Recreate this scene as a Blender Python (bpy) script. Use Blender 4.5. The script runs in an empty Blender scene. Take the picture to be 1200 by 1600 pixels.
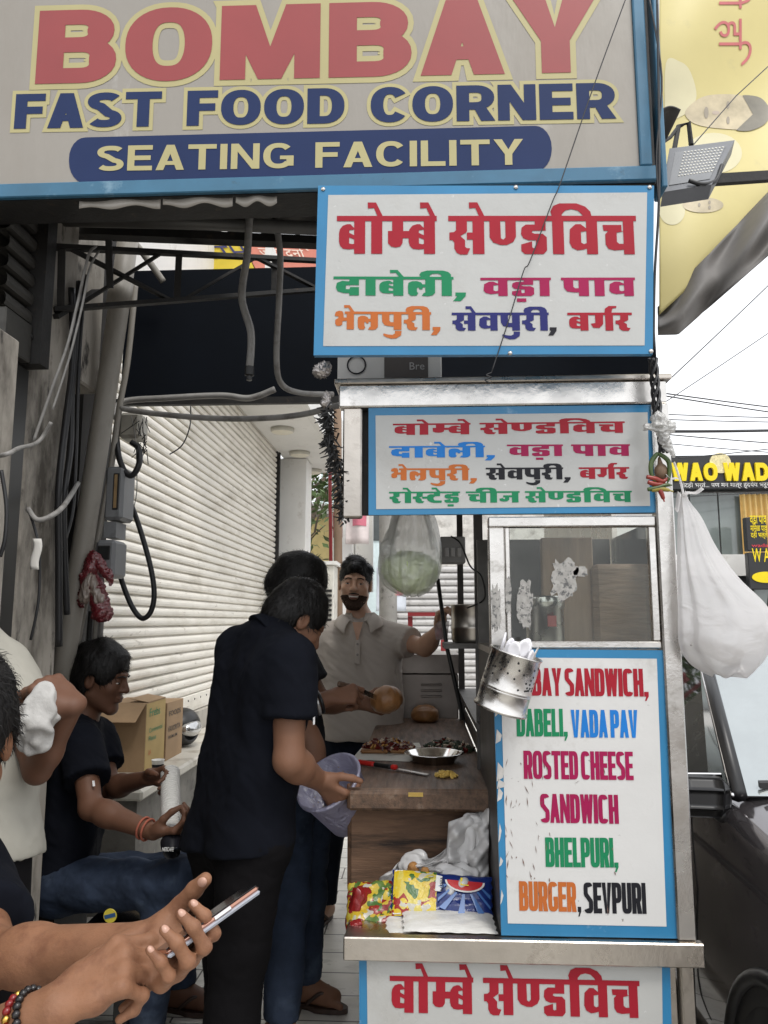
import bpy, math, random
import numpy as np
from mathutils import Vector, Matrix
from mathutils.geometry import delaunay_2d_cdt
R = math.radians
rnd = random.Random(7)
scene = bpy.context.scene
COL = scene.collection
# ---------------------------------------------------------------- camera, sky, sun, exposure
F = 1202.0; PITCH = R(8.05); YAW = R(2.83); CAMZ = 1.41
cd = bpy.data.cameras.new("camera"); cam = bpy.data.objects.new("camera", cd); COL.objects.link(cam)
cam.location = (0, 0, CAMZ); cam.rotation_euler = (math.pi/2 + PITCH, 0, YAW)
cd.sensor_fit = 'HORIZONTAL'; cd.sensor_width = 36; cd.lens = 36*F/1200
cd.clip_start = 0.05; cd.clip_end = 1000
scene.camera = cam
SUN_EL, SUN_AZ = R(58), R(150)      # azimuth clockwise from +Y: behind the camera, to the right
w = bpy.data.worlds.new("World"); scene.world = w; w.use_nodes = True
wn = w.node_tree.nodes; wl = w.node_tree.links
sky = wn.new('ShaderNodeTexSky'); sky.sky_type = 'NISHITA'; sky.sun_disc = False
sky.sun_elevation = SUN_EL; sky.sun_rotation = SUN_AZ; sky.air_density = 1.0; sky.dust_density = 4.0
hs = wn.new('ShaderNodeHueSaturation'); hs.inputs['Saturation'].default_value = 0.16; hs.inputs['Value'].default_value = 1.0
wl.new(sky.outputs[0], hs.inputs['Color'])
wt = wn.new('ShaderNodeTexCoord'); wz = wn.new('ShaderNodeTexNoise'); wz.inputs['Scale'].default_value = 2.2; wz.inputs['Detail'].default_value = 6
wl.new(wt.outputs['Generated'], wz.inputs['Vector']); wr = wn.new('ShaderNodeValToRGB'); wr.color_ramp.elements[0].position = .3; wr.color_ramp.elements[1].position = .7
wr.color_ramp.elements[0].color = (.80,.82,.85,1); wr.color_ramp.elements[1].color = (1,1,1,1); wl.new(wz.outputs['Fac'], wr.inputs[0])
wg = wn.new('ShaderNodeMixRGB'); wg.blend_type = 'MULTIPLY'; wg.inputs[0].default_value = 1; wg.inputs[2].default_value = (7.6,7.7,7.9,1); wl.new(wr.outputs[0], wg.inputs[1])      # cloud cover
wx = wn.new('ShaderNodeMixRGB'); wx.inputs[0].default_value = .78; wl.new(hs.outputs[0], wx.inputs[1]); wl.new(wg.outputs[0], wx.inputs[2]); wl.new(wx.outputs[0], wn['Background'].inputs[0])
wn['Background'].inputs[1].default_value = 0.15
sd = bpy.data.lights.new("sun", 'SUN'); sd.energy = 0.9; sd.angle = R(14); sd.color = (1, .96, .9)
so = bpy.data.objects.new("sun", sd); COL.objects.link(so)
so.rotation_euler = (math.pi/2 - SUN_EL, 0, math.pi - SUN_AZ)
scene.view_settings.view_transform = 'Standard'; scene.view_settings.look = 'None'
scene.view_settings.gamma = 1; scene.view_settings.exposure = 0.62
scene.view_settings.use_curve_mapping = False
scene.cycles.transparent_max_bounces = 24
# ---------------------------------------------------------------- pixel -> place on a real plane
_sp, _cp, _sy, _cy = math.sin(PITCH), math.cos(PITCH), math.sin(YAW), math.cos(YAW)
_F = Vector((-_sy*_cp, _cy*_cp, _sp)); _R = Vector((_cy, _sy, 0)); _U = Vector((_sy*_sp, -_cy*_sp, _cp))
def P(px, py, y=None, x=None, z=None):
    d = _F + _R*((px-600)/F) - _U*((py-800)/F)
    if y is not None: t = y/d.y
    elif x is not None: t = x/d.x
    else: t = (z-CAMZ)/d.z
    return Vector((d.x*t, d.y*t, CAMZ + d.z*t))
# ---------------------------------------------------------------- object helpers
WL = {}
def _tag(o, label=None, cat=None, group=None, kind=None):
    if label: o['label'] = label
    if cat: o['category'] = cat
    if group: o['group'] = group
    if kind: o['kind'] = kind
    return o
def T(name, label, cat, loc, group=None):
    o = bpy.data.objects.new(name, None); COL.objects.link(o); o.location = loc; o.empty_display_size = .05
    WL[o.name] = Vector(loc); return _tag(o, label, cat, group)
def mesh_obj(name, verts, faces, mat, parent=None, smooth=False, loc=None, mats=None, mi=None, label=None):
    v = np.asarray([tuple(p) for p in verts] if not isinstance(verts, np.ndarray) else verts, dtype=float)
    if parent is not None: base = WL[parent.name]
    else:
        base = Vector(loc) if loc is not None else Vector(((v[:,0].min()+v[:,0].max())/2, (v[:,1].min()+v[:,1].max())/2, v[:,2].min()))
    v = v - np.array(base)
    me = bpy.data.meshes.new(name); me.from_pydata(v.tolist(), [], [tuple(int(i) for i in f) for f in faces])
    for m in (mats or [mat]): me.materials.append(m)
    if mi is not None: me.polygons.foreach_set('material_index', mi)
    if smooth: me.polygons.foreach_set('use_smooth', [True]*len(me.polygons))
    me.update()
    o = bpy.data.objects.new(name, me); COL.objects.link(o); WL[o.name] = base
    if parent is not None: o.parent = parent
    else: o.location = base
    if label: o['label'] = label
    return o
def copy_tree(o, loc=None, parent=None):
    c = o.copy(); COL.objects.link(c)
    if parent is not None: c.parent = parent
    if loc is not None: c.location = loc
    WL[c.name] = Vector(c.location) if parent is None else WL[parent.name]
    for ch in [k for k in bpy.data.objects if k.parent == o]: copy_tree(ch, None, c)
    return c
def frame_from(d):
    d = Vector(d).normalized(); a = Vector((0,0,1)) if abs(d.z) < .9 else Vector((1,0,0))
    u = d.cross(a).normalized(); return u, d.cross(u).normalized()
def spline(pts, n=8):
    pts = [Vector(p) for p in pts]
    if len(pts) < 3: return pts
    out = []
    for i in range(len(pts)-1):
        p0, p1, p2, p3 = pts[max(i-1,0)], pts[i], pts[i+1], pts[min(i+2, len(pts)-1)]
        for k in range(n):
            t = k/n
            out.append(.5*((2*p1)+(p2-p0)*t+(2*p0-5*p1+4*p2-p3)*t*t+(3*p1-p0-3*p2+p3)*t**3))
    out.append(pts[-1]); return out
class MB:
    def __init__(s): s.v = []; s.f = []; s.m = []; s.cur = 0
    def add(s, vs, fs):
        b = len(s.v); s.v += [Vector(p) for p in vs]; s.f += [tuple(i+b for i in f) for f in fs]; s.m += [s.cur]*len(fs); return s
    def box(s, a, b, bev=0.0):
        x0,x1 = sorted((a[0],b[0])); y0,y1 = sorted((a[1],b[1])); z0,z1 = sorted((a[2],b[2]))
        c = Vector(((x0+x1)/2,(y0+y1)/2,(z0+z1)/2))
        return s.obox(c, Vector((1,0,0)), Vector((0,1,0)), Vector((0,0,1)), (x1-x0)/2, (y1-y0)/2, (z1-z0)/2, bev)
    def obox(s, c, ux, uy, uz, hx, hy, hz, bev=0.0):
        c, ux, uy, uz = Vector(c), Vector(ux).normalized(), Vector(uy).normalized(), Vector(uz).normalized()
        b = min(bev, hx*.9, hy*.9, hz*.9)
        if b <= 0:
            v = [c+ux*(hx*i)+uy*(hy*j)+uz*(hz*k) for k in (-1,1) for j in (-1,1) for i in (-1,1)]
            return s.add(v, [(0,2,3,1),(4,5,7,6),(0,1,5,4),(2,6,7,3),(0,4,6,2),(1,3,7,5)])
        v = []; ix = {}
        for k in (-1,1):
            for j in (-1,1):
                for i in (-1,1):
                    for a in range(3):
                        h = [hx-b, hy-b, hz-b]; h[a] += b
                        ix[(i,j,k,a)] = len(v); v.append(c+ux*(h[0]*i)+uy*(h[1]*j)+uz*(h[2]*k))
        f = []
        for a, o1, o2 in ((0,1,2),(1,2,0),(2,0,1)):
            for sg in (-1,1):
                q = []
                for p, r in ((-1,-1),(1,-1),(1,1),(-1,1)):
                    k3 = [0,0,0]; k3[a] = sg; k3[o1] = p; k3[o2] = r; q.append(ix[(*k3, a)])
                f.append(tuple(q if sg > 0 else q[::-1]))
        for a, o1, o2 in ((0,1,2),(1,2,0),(2,0,1)):           # edges parallel to axis a
            for p in (-1,1):
                for r in (-1,1):
                    def K(t, ax):
                        k3 = [0,0,0]; k3[a] = t; k3[o1] = p; k3[o2] = r; return ix[(*k3, ax)]
                    q = (K(-1,o1), K(1,o1), K(1,o2), K(-1,o2)); f.append(q if p*r > 0 else q[::-1])
        for i in (-1,1):
            for j in (-1,1):
                for k in (-1,1):
                    t = (ix[(i,j,k,0)], ix[(i,j,k,1)], ix[(i,j,k,2)]); f.append(t if i*j*k > 0 else t[::-1])
        return s.add(v, f)
    def bar(s, a, b, w, h=None, up=(0,0,1), bev=0.0):
        a, b = Vector(a), Vector(b); d = b-a; L = d.length; d.normalize(); up = Vector(up)
        sd_ = d.cross(up)
        if sd_.length < 1e-4: sd_ = d.cross(Vector((0,1,0)))
        sd_.normalize(); u = sd_.cross(d)
        return s.obox((a+b)/2, d, sd_, u, L/2, w/2, (h or w)/2, bev)
    def tube(s, path, r, n=8, caps=True):
        path = [Vector(p) for p in path]; N = len(path); rs = r if isinstance(r, (list, tuple)) else [r]*N
        vs = []; prev = None
        for i, p in enumerate(path):
            d = (path[min(i+1,N-1)]-path[max(i-1,0)])
            if d.length < 1e-9: d = Vector((0,0,1))
            d.normalize()
            if prev is None: u, _ = frame_from(d)
            else:
                u = prev - d*prev.dot(d)
                if u.length < 1e-6: u, _ = frame_from(d)
                u.normalize()
            prev = u; q = d.cross(u)
            for k in range(n):
                a = 2*math.pi*k/n; vs.append(p + (u*math.cos(a)+q*math.sin(a))*rs[i])
        fs = [(i*n+k, i*n+(k+1)%n, (i+1)*n+(k+1)%n, (i+1)*n+k) for i in range(N-1) for k in range(n)]
        if caps: fs += [tuple(range(n))[::-1], tuple((N-1)*n+k for k in range(n))]
        return s.add(vs, fs)
    def lathe(s, c, prof, axis=(0,0,1), n=24, caps=True):
        c = Vector(c); d = Vector(axis).normalized(); u, q = frame_from(d); vs = []
        for r_, h in prof:
            for k in range(n):
                a = 2*math.pi*k/n; vs.append(c + d*h + (u*math.cos(a)+q*math.sin(a))*r_)
        N = len(prof)
        fs = [(i*n+k, i*n+(k+1)%n, (i+1)*n+(k+1)%n, (i+1)*n+k) for i in range(N-1) for k in range(n)]
        if caps: fs += [tuple(range(n))[::-1], tuple((N-1)*n+k for k in range(n))]
        return s.add(vs, fs)
    def prism(s, poly, ext):
        ext = Vector(ext); n = len(poly); poly = [Vector(p) for p in poly]
        return s.add(poly+[p+ext for p in poly], [tuple(range(n))[::-1], tuple(range(n,2*n))]+[(i,(i+1)%n,n+(i+1)%n,n+i) for i in range(n)])
    def grid(s, fn, nu, nv, closed=False):
        vs = [fn(i/nu, j/nv) for j in range(nv+1) for i in range(nu+(0 if closed else 1))]
        W_ = nu if closed else nu+1
        fs = [(j*W_+i, j*W_+(i+1)%W_, (j+1)*W_+(i+1)%W_, (j+1)*W_+i) for j in range(nv) for i in range(nu)]
        return s.add(vs, fs)
    def build(s, name, mat, parent=None, smooth=False, label=None, loc=None):
        ms = mat if isinstance(mat, (list, tuple)) else None
        o = mesh_obj(name, s.v, s.f, None if ms else mat, parent, smooth, loc, ms, s.m if ms else None, label)
        return o
def smooth_by_angle(o, deg=35):
    me = o.data; me.polygons.foreach_set('use_smooth', [True]*len(me.polygons))
    try: me.set_sharp_from_angle(angle=R(deg))
    except Exception: pass
    return o
def sub(o, lv=2):
    m = o.modifiers.new('s', 'SUBSURF'); m.levels = lv; m.render_levels = lv; return o
def solid(o, t):
    m = o.modifiers.new('t', 'SOLIDIFY'); m.thickness = t; m.offset = 0; return o
# ---------------------------------------------------------------- materials
def mat(name, col, rough=.6, metal=0.0, var=.15, vs=7.0, bump=0.0, bs=60.0, dirt=None, stretch=(1,1,1), spec=.5, coat=0, trans=0.0, sub_=None, bdist=.004, rvar=0.0):
    m = bpy.data.materials.new(name); m.use_nodes = True
    n = m.node_tree.nodes; l = m.node_tree.links; b = n['Principled BSDF']
    b.inputs['Roughness'].default_value = rough; b.inputs['Metallic'].default_value = metal
    b.inputs['Specular IOR Level'].default_value = spec
    if coat: b.inputs['Coat Weight'].default_value = coat; b.inputs['Coat Roughness'].default_value = .05
    if trans: b.inputs['Transmission Weight'].default_value = trans
    if sub_: b.inputs['Subsurface Weight'].default_value = sub_; b.inputs['Subsurface Radius'].default_value = (.012,.005,.003); b.inputs['Subsurface Scale'].default_value = .4
    tc = n.new('ShaderNodeTexCoord'); mp = n.new('ShaderNodeMapping'); mp.inputs['Scale'].default_value = stretch
    l.new(tc.outputs['Object'], mp.inputs[0])
    def noise(sc, det=5, ro=.6):
        t = n.new('ShaderNodeTexNoise'); t.inputs['Scale'].default_value = sc; t.inputs['Detail'].default_value = det; t.inputs['Roughness'].default_value = ro
        l.new(mp.outputs[0], t.inputs['Vector']); return t
    nz = noise(vs); rp = n.new('ShaderNodeValToRGB'); rp.color_ramp.elements[0].position = .3; rp.color_ramp.elements[1].position = .7
    c = Vector(col[:3]); rp.color_ramp.elements[0].color = (*(c*(1-var)), 1); rp.color_ramp.elements[1].color = (*[min(1, k*(1+var)) for k in c], 1)
    l.new(nz.outputs['Fac'], rp.inputs[0]); outc = rp.outputs[0]
    for (dc, lo, hi, sc) in (dirt or []):
        nd = noise(sc, 8, .65); r2 = n.new('ShaderNodeValToRGB'); r2.color_ramp.elements[0].position = lo; r2.color_ramp.elements[1].position = hi
        r2.color_ramp.elements[0].color = (0,0,0,1); r2.color_ramp.elements[1].color = (1,1,1,1)
        l.new(nd.outputs['Fac'], r2.inputs[0]); mx = n.new('ShaderNodeMixRGB'); l.new(r2.outputs[0], mx.inputs[0]); l.new(outc, mx.inputs[1]); mx.inputs[2].default_value = (*dc, 1); outc = mx.outputs[0]
    l.new(outc, b.inputs['Base Color'])
    if rvar:
        nr = noise(vs*1.7); mr = n.new('ShaderNodeMapRange'); mr.inputs[1].default_value=.3; mr.inputs[2].default_value=.7; mr.inputs[3].default_value = max(.02, rough-rvar); mr.inputs[4].default_value = min(1, rough+rvar)
        l.new(nr.outputs['Fac'], mr.inputs[0]); l.new(mr.outputs[0], b.inputs['Roughness'])
    if bump:
        nb = noise(bs, 6); bp = n.new('ShaderNodeBump'); bp.inputs['Strength'].default_value = bump; bp.inputs['Distance'].default_value = bdist
        l.new(nb.outputs['Fac'], bp.inputs['Height']); l.new(bp.outputs[0], b.inputs['Normal'])
    m['nodes_out'] = 0
    return m
def film(name, col, clear=.35, rough=.25, tl=.4, bs=.8, sc=26):
    """thin plastic: part clear, part light-scattering, shiny skin"""
    m = bpy.data.materials.new(name); m.use_nodes = True; n = m.node_tree.nodes; l = m.node_tree.links
    for k in list(n): n.remove(k)
    o = n.new('ShaderNodeOutputMaterial'); tr = n.new('ShaderNodeBsdfTransparent'); df = n.new('ShaderNodeBsdfDiffuse'); t2 = n.new('ShaderNodeBsdfTranslucent'); gl = n.new('ShaderNodeBsdfGlossy')
    df.inputs[0].default_value = (*col,1); t2.inputs[0].default_value = (*col,1); gl.inputs['Roughness'].default_value = rough
    tc = n.new('ShaderNodeTexCoord'); nz = n.new('ShaderNodeTexNoise'); nz.inputs['Scale'].default_value = sc; nz.inputs['Detail'].default_value = 5; nz.inputs['Distortion'].default_value = 1.2; l.new(tc.outputs['Object'], nz.inputs['Vector'])
    bp = n.new('ShaderNodeBump'); bp.inputs['Strength'].default_value = bs; bp.inputs['Distance'].default_value = .018; l.new(nz.outputs['Fac'], bp.inputs['Height'])
    l.new(bp.outputs[0], gl.inputs['Normal']); l.new(bp.outputs[0], df.inputs['Normal'])
    a = n.new('ShaderNodeMixShader'); a.inputs[0].default_value = tl; l.new(df.outputs[0], a.inputs[1]); l.new(t2.outputs[0], a.inputs[2])
    b = n.new('ShaderNodeMixShader'); b.inputs[0].default_value = 1-clear; l.new(tr.outputs[0], b.inputs[1]); l.new(a.outputs[0], b.inputs[2])
    c = n.new('ShaderNodeMixShader'); c.inputs[0].default_value = .13; l.new(b.outputs[0], c.inputs[1]); l.new(gl.outputs[0], c.inputs[2])
    l.new(c.outputs[0], o.inputs[0]); return m
def glass(name, tint=(.8,.85,.85), clear=.9, refl=1.3):
    m = bpy.data.materials.new(name); m.use_nodes = True; n = m.node_tree.nodes; l = m.node_tree.links
    for k in list(n): n.remove(k)
    o = n.new('ShaderNodeOutputMaterial'); tr = n.new('ShaderNodeBsdfTransparent'); tr.inputs[0].default_value = (*tint,1)
    df = n.new('ShaderNodeBsdfDiffuse'); df.inputs[0].default_value = (.30,.30,.28,1); gl = n.new('ShaderNodeBsdfGlossy'); gl.inputs['Roughness'].default_value = .04
    tc = n.new('ShaderNodeTexCoord'); nz = n.new('ShaderNodeTexNoise'); nz.inputs['Scale'].default_value = 5; nz.inputs['Detail'].default_value = 8; l.new(tc.outputs['Object'], nz.inputs['Vector'])
    mr = n.new('ShaderNodeMapRange'); mr.inputs[1].default_value = .3; mr.inputs[2].default_value = .75; mr.inputs[3].default_value = 1-clear-.05; mr.inputs[4].default_value = 1-clear+.12; l.new(nz.outputs['Fac'], mr.inputs[0])
    a = n.new('ShaderNodeMixShader'); l.new(mr.outputs[0], a.inputs[0]); l.new(tr.outputs[0], a.inputs[1]); l.new(df.outputs[0], a.inputs[2])
    fr = n.new('ShaderNodeFresnel'); fr.inputs[0].default_value = refl; c = n.new('ShaderNodeMixShader'); l.new(fr.outputs[0], c.inputs[0]); l.new(a.outputs[0], c.inputs[1]); l.new(gl.outputs[0], c.inputs[2])
    l.new(c.outputs[0], o.inputs[0]); return m
# ---------------------------------------------------------------- lettering
def poly_off(p, d):
    n = len(p); A = sum(p[i][0]*p[(i+1)%n][1]-p[(i+1)%n][0]*p[i][1] for i in range(n)); q = p if A > 0 else p[::-1]
    out = []
    for i in range(n):
        a, b, c = Vector(q[i-1]).to_2d(), Vector(q[i]).to_2d(), Vector(q[(i+1)%n]).to_2d()
        e1 = (b-a); e2 = (c-b)
        if e1.length < 1e-6 or e2.length < 1e-6: continue
        e1.normalize(); e2.normalize()
        n1 = Vector((e1.y,-e1.x)); n2 = Vector((e2.y,-e2.x)); m = n1+n2
        if m.length < 1e-3: m = n1
        m.normalize(); k = d/max(.45, m.dot(n1)); out.append((b.x+m.x*k, b.y+m.y*k))
    return out
def fill(ops):
    """ops: list of (+1/-1, polygon) painted in order -> verts, tris"""
    vs = []; fs = []; sg = []
    for s, p in ops:
        n = len(p); A = sum(p[i][0]*p[(i+1)%n][1]-p[(i+1)%n][0]*p[i][1] for i in range(n))
        if abs(A) < 1e-7: continue
        if A < 0: p = p[::-1]
        b = len(vs); vs += [Vector((float(x), float(y))) for x, y in p]; fs.append(list(range(b, b+n))); sg.append(s)
    r = delaunay_2d_cdt(vs, [], fs, 0, 1e-5); V, FC = r[0], r[2]
    if not FC: return V, []
    pv = np.array([(p.x, p.y) for p in V]); tri = np.array([f for f in FC]); c = pv[tri].mean(axis=1); val = np.zeros(len(tri), int)
    for f, g in zip(fs, sg):
        q = np.array([(vs[i].x, vs[i].y) for i in f]); ins = np.zeros(len(c), bool); j = len(q)-1
        for i in range(len(q)):
            m = (q[i,1] > c[:,1]) != (q[j,1] > c[:,1])
            if q[i,1] != q[j,1]: ins ^= m & (c[:,0] < (q[j,0]-q[i,0])*(c[:,1]-q[i,1])/(q[j,1]-q[i,1])+q[i,0])
            j = i
        val[ins] = g
    return V, [FC[i] for i in range(len(FC)) if val[i] > 0]
def stroke(pts, s, b, closed=False, ext=0.0):
    """elliptical pen: s = width of uprights, b = thickness of level strokes"""
    N = len(pts); L = []; Rr = []
    pts = [Vector(p) for p in pts]
    if ext and not closed:
        pts[0] = pts[0]-(pts[1]-pts[0]).normalized()*ext; pts[-1] = pts[-1]+(pts[-1]-pts[-2]).normalized()*ext
    for i, p in enumerate(pts):
        d = (pts[(i+1)%N]-pts[i-1]) if closed else (pts[min(i+1,N-1)]-pts[max(i-1,0)])
        d.normalize(); nx, ny = -d.y*s/2, d.x*b/2
        L.append((p.x+nx, p.y+ny)); Rr.append((p.x-nx, p.y-ny))
    out = []
    for i in range(N if closed else N-1):
        j = (i+1)%N; out.append((1, [L[i], L[j], Rr[j], Rr[i]]))
    return out
def arc(cx, cy, rx, ry, a0, a1, n=14, p=2.0):
    o = []
    for i in range(n+1):
        a = R(a0+(a1-a0)*i/n); c, s = math.cos(a), math.sin(a); e = 2/p
        o.append((cx+rx*math.copysign(abs(c)**e, c), cy+ry*math.copysign(abs(s)**e, s)))
    return o
def latin(ch, W, s, b, p=2.3, e=0.0):
    """one capital letter in a box W wide, 1 high; e grows it all round"""
    if ch in 'AVYN': s = min(s, W*.36)
    if ch == 'W': s = min(s, W*.27)
    if ch == 'M': s = min(s, W*.31)
    S, B = s+2*e, b+2*e; hs, hb = s/2, b/2; o = []
    def rect(x0, y0, x1, y1): o.append((1, [(x0-e,y0-e),(x1+e,y0-e),(x1+e,y1+e),(x0-e,y1+e)]))
    def add(poly): o.append((1, poly_off(poly, e) if e else poly))
    def cut(poly):
        q = poly_off(poly, -e) if e else poly
        if len(q) > 2:
            A0 = sum(poly[i][0]*poly[(i+1)%len(poly)][1]-poly[(i+1)%len(poly)][0]*poly[i][1] for i in range(len(poly)))
            A1 = sum(q[i][0]*q[(i+1)%len(q)][1]-q[(i+1)%len(q)][0]*q[i][1] for i in range(len(q)))
            if abs(A1) <= abs(A0)+1e-9 and A1 > 0: o.append((-1, q))
    def st(pts, closed=False): o.extend(stroke(pts, S, B, closed, e))
    if ch == 'O': st(arc(W/2, .5, W/2-hs, .5-hb, 0, 360, 40, p)[:-1], True)
    elif ch in 'CG':
        st(arc(W/2, .5, W/2-hs, .5-hb, 36 if ch == 'C' else 40, 322, 34, p))
        if ch == 'G': rect(W-s, .1, W, .5); rect(W*.55, .5-b*.8, W, .5)
    elif ch == 'D': rect(0, 0, s, 1); st([(hs, 1-hb)]+arc(W*.45, .5, W*.55-hs, .5-hb, 90, -90, 20, p)+[(hs, hb)])
    elif ch == 'B':
        rect(0, 0, s, 1); m = .52
        st([(hs,1-hb)]+arc(W*.52, (1-hb+m)/2, W*.44-hs, (1-hb-m)/2, 90, -90, 14, p)+[(hs, m)])
        st([(hs,m)]+arc(W*.55, (m+hb)/2, W*.45-hs, (m-hb)/2, 90, -90, 14, p)+[(hs, hb)])
    elif ch in 'PR':
        rect(0, 0, s, 1); m = .42
        st([(hs,1-hb)]+arc(W*.5, (1-hb+m)/2, W*.5-hs, (1-hb-m)/2, 90, -90, 16, p)+[(hs, m)])
        if ch == 'R': add([(W*.42,m+.02),(W*.42+s*.95,m+.02),(W*1.02,0),(W*1.02-s*1.12,0)])
    elif ch == 'S':
        top = arc(W/2, .745, W/2-hs, .255-hb, 25, 180, 14, p); 
        up = arc(W/2, .745, W/2-hs, .255-hb, 180, 250, 6, p); lo = arc(W/2, .255, W/2-hs, .255-hb, 70, 0, 6, p)
        bot = arc(W/2, .255, W/2-hs, .255-hb, 0, -155, 14, p)
        st(top+up[1:]+lo[:-1]+bot)
    elif ch == 'U': st([(hs,1)]+arc(W/2, .32, W/2-hs, .32-hb, 180, 360, 18, p)+[(W-hs,1)])
    elif ch == 'A':
        k = W/2-s*.56; xi = lambda y: y*k+1.08*s
        add([(0,0),(W/2-s*.56,1),(W/2+s*.56,1),(W,0)])
        cut([(xi(0),-.001-2*e),(W-xi(0),-.001-2*e),(W-xi(.2),.2),(xi(.2),.2)]); y2 = .2+b*.85; ya = min(.98, (W/2-1.08*s)/k)
        if ya-y2 > .05: cut([(xi(y2),y2),(W-xi(y2),y2),(W/2,ya)])
    elif ch == 'V':
        add([(0,1),(s*1.1,1),(W/2,.25 if W > .6 else .2),(W-s*1.1,1),(W,1),(W/2+s*.55,0),(W/2-s*.55,0)])
    elif ch == 'Y':
        add([(0,1),(s*1.15,1),(W/2,.6),(W-s*1.15,1),(W,1),(W/2+hs,.42),(W/2-hs,.42)]); rect(W/2-hs, 0, W/2+hs, .43)
    elif ch == 'W':
        q = W*.29
        for x0, x1 in ((0,q),(W/2,q),(W/2,W-q),(W,W-q)):
            c0 = min(max(x0, s*.5), W-s*.5); c1 = x1; add([(c0-hs,1),(c0+hs,1),(c1+hs,0),(c1-hs,0)])
    elif ch == 'M':
        rect(0,0,s*.92,1); rect(W-s*.92,0,W,1); add([(0,1),(s*1.25,1),(W/2+s*.42,0),(W/2-s*.42,0)]); add([(W-s*1.25,1),(W,1),(W/2+s*.42,0),(W/2-s*.42,0)])
    elif ch == 'N':
        rect(0,0,s*.92,1); rect(W-s*.92,0,W,1); add([(0,1),(s*1.05,1),(W,0),(W-s*1.05,0)])
    elif ch == 'I': rect(0,0,s,1)
    elif ch == 'H': rect(0,0,s,1); rect(W-s,0,W,1); rect(0,.5-hb,W,.5+hb)
    elif ch == 'L': rect(0,0,s,1); rect(0,0,W,b)
    elif ch == 'T': rect(W/2-hs,0,W/2+hs,1); rect(0,1-b,W,1)
    elif ch == 'F': rect(0,0,s,1); rect(0,1-b,W,1); rect(0,.42,W*.92,.42+b)
    elif ch == 'E': rect(0,0,s,1); rect(0,1-b,W,1); rect(0,0,W,b); rect(0,.5-hb,W*.93,.5+hb)
    elif ch == ',': add([(0,.17),(s*1.05,.17),(s*1.05,.02),(s*.5,-.15),(s*.1,-.15),(s*.45,0),(0,0)])
    return o
LW = {'I': None, 'M': 1.22, 'W': 1.32, 'O': 1.08, 'E': .88, 'F': .84, 'L': .84, 'S': .96, ',': None, 'C': 1.02, 'G': 1.06}
def lat_line(txt, W, s, b, gap, space, p=2.3, e=0.0):
    x = 0; o = []
    for ch in txt:
        if ch == ' ': x += space; continue
        wd = s if ch in 'I,' else W*LW.get(ch, 1.0)
        o += [(g, [(a+x, c) for a, c in q]) for g, q in latin(ch, wd, s, b, p, e)]; x += wd+gap
    return o, x-gap
def rc(x0, y0, x1, y1): return [(x0,y0),(x1,y0),(x1,y1),(x0,y1)]
def stem(a, b=None): return (1, rc(a, 0, b if b else a+28, 92))
SL = (1, [(20,92),(48.5,92),(48.5,60),(46,56),(31,47),(43,36),(43,19),(47,15.5),(56,14.5),(48.5,-1.5),(30,-1.5),(21,3),(15,14),(15,30),(10,36),(2.5,36),(2.5,56),(14,57),(20,62)])
DD = [(1, [(72,92),(44,92),(44,77),(21,77),(10,69),(8,52),(14,41),(27,36),(35,35),(35,33),(8,25),(8,8),(17,0),(65,0),(74,10),(74,44),(64,53),(43,53),(36,56),(38,61),(72,61)]),
      (-1, [(30,36),(46,36),(46,17),(40,15),(36,18),(36,32)])]
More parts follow.
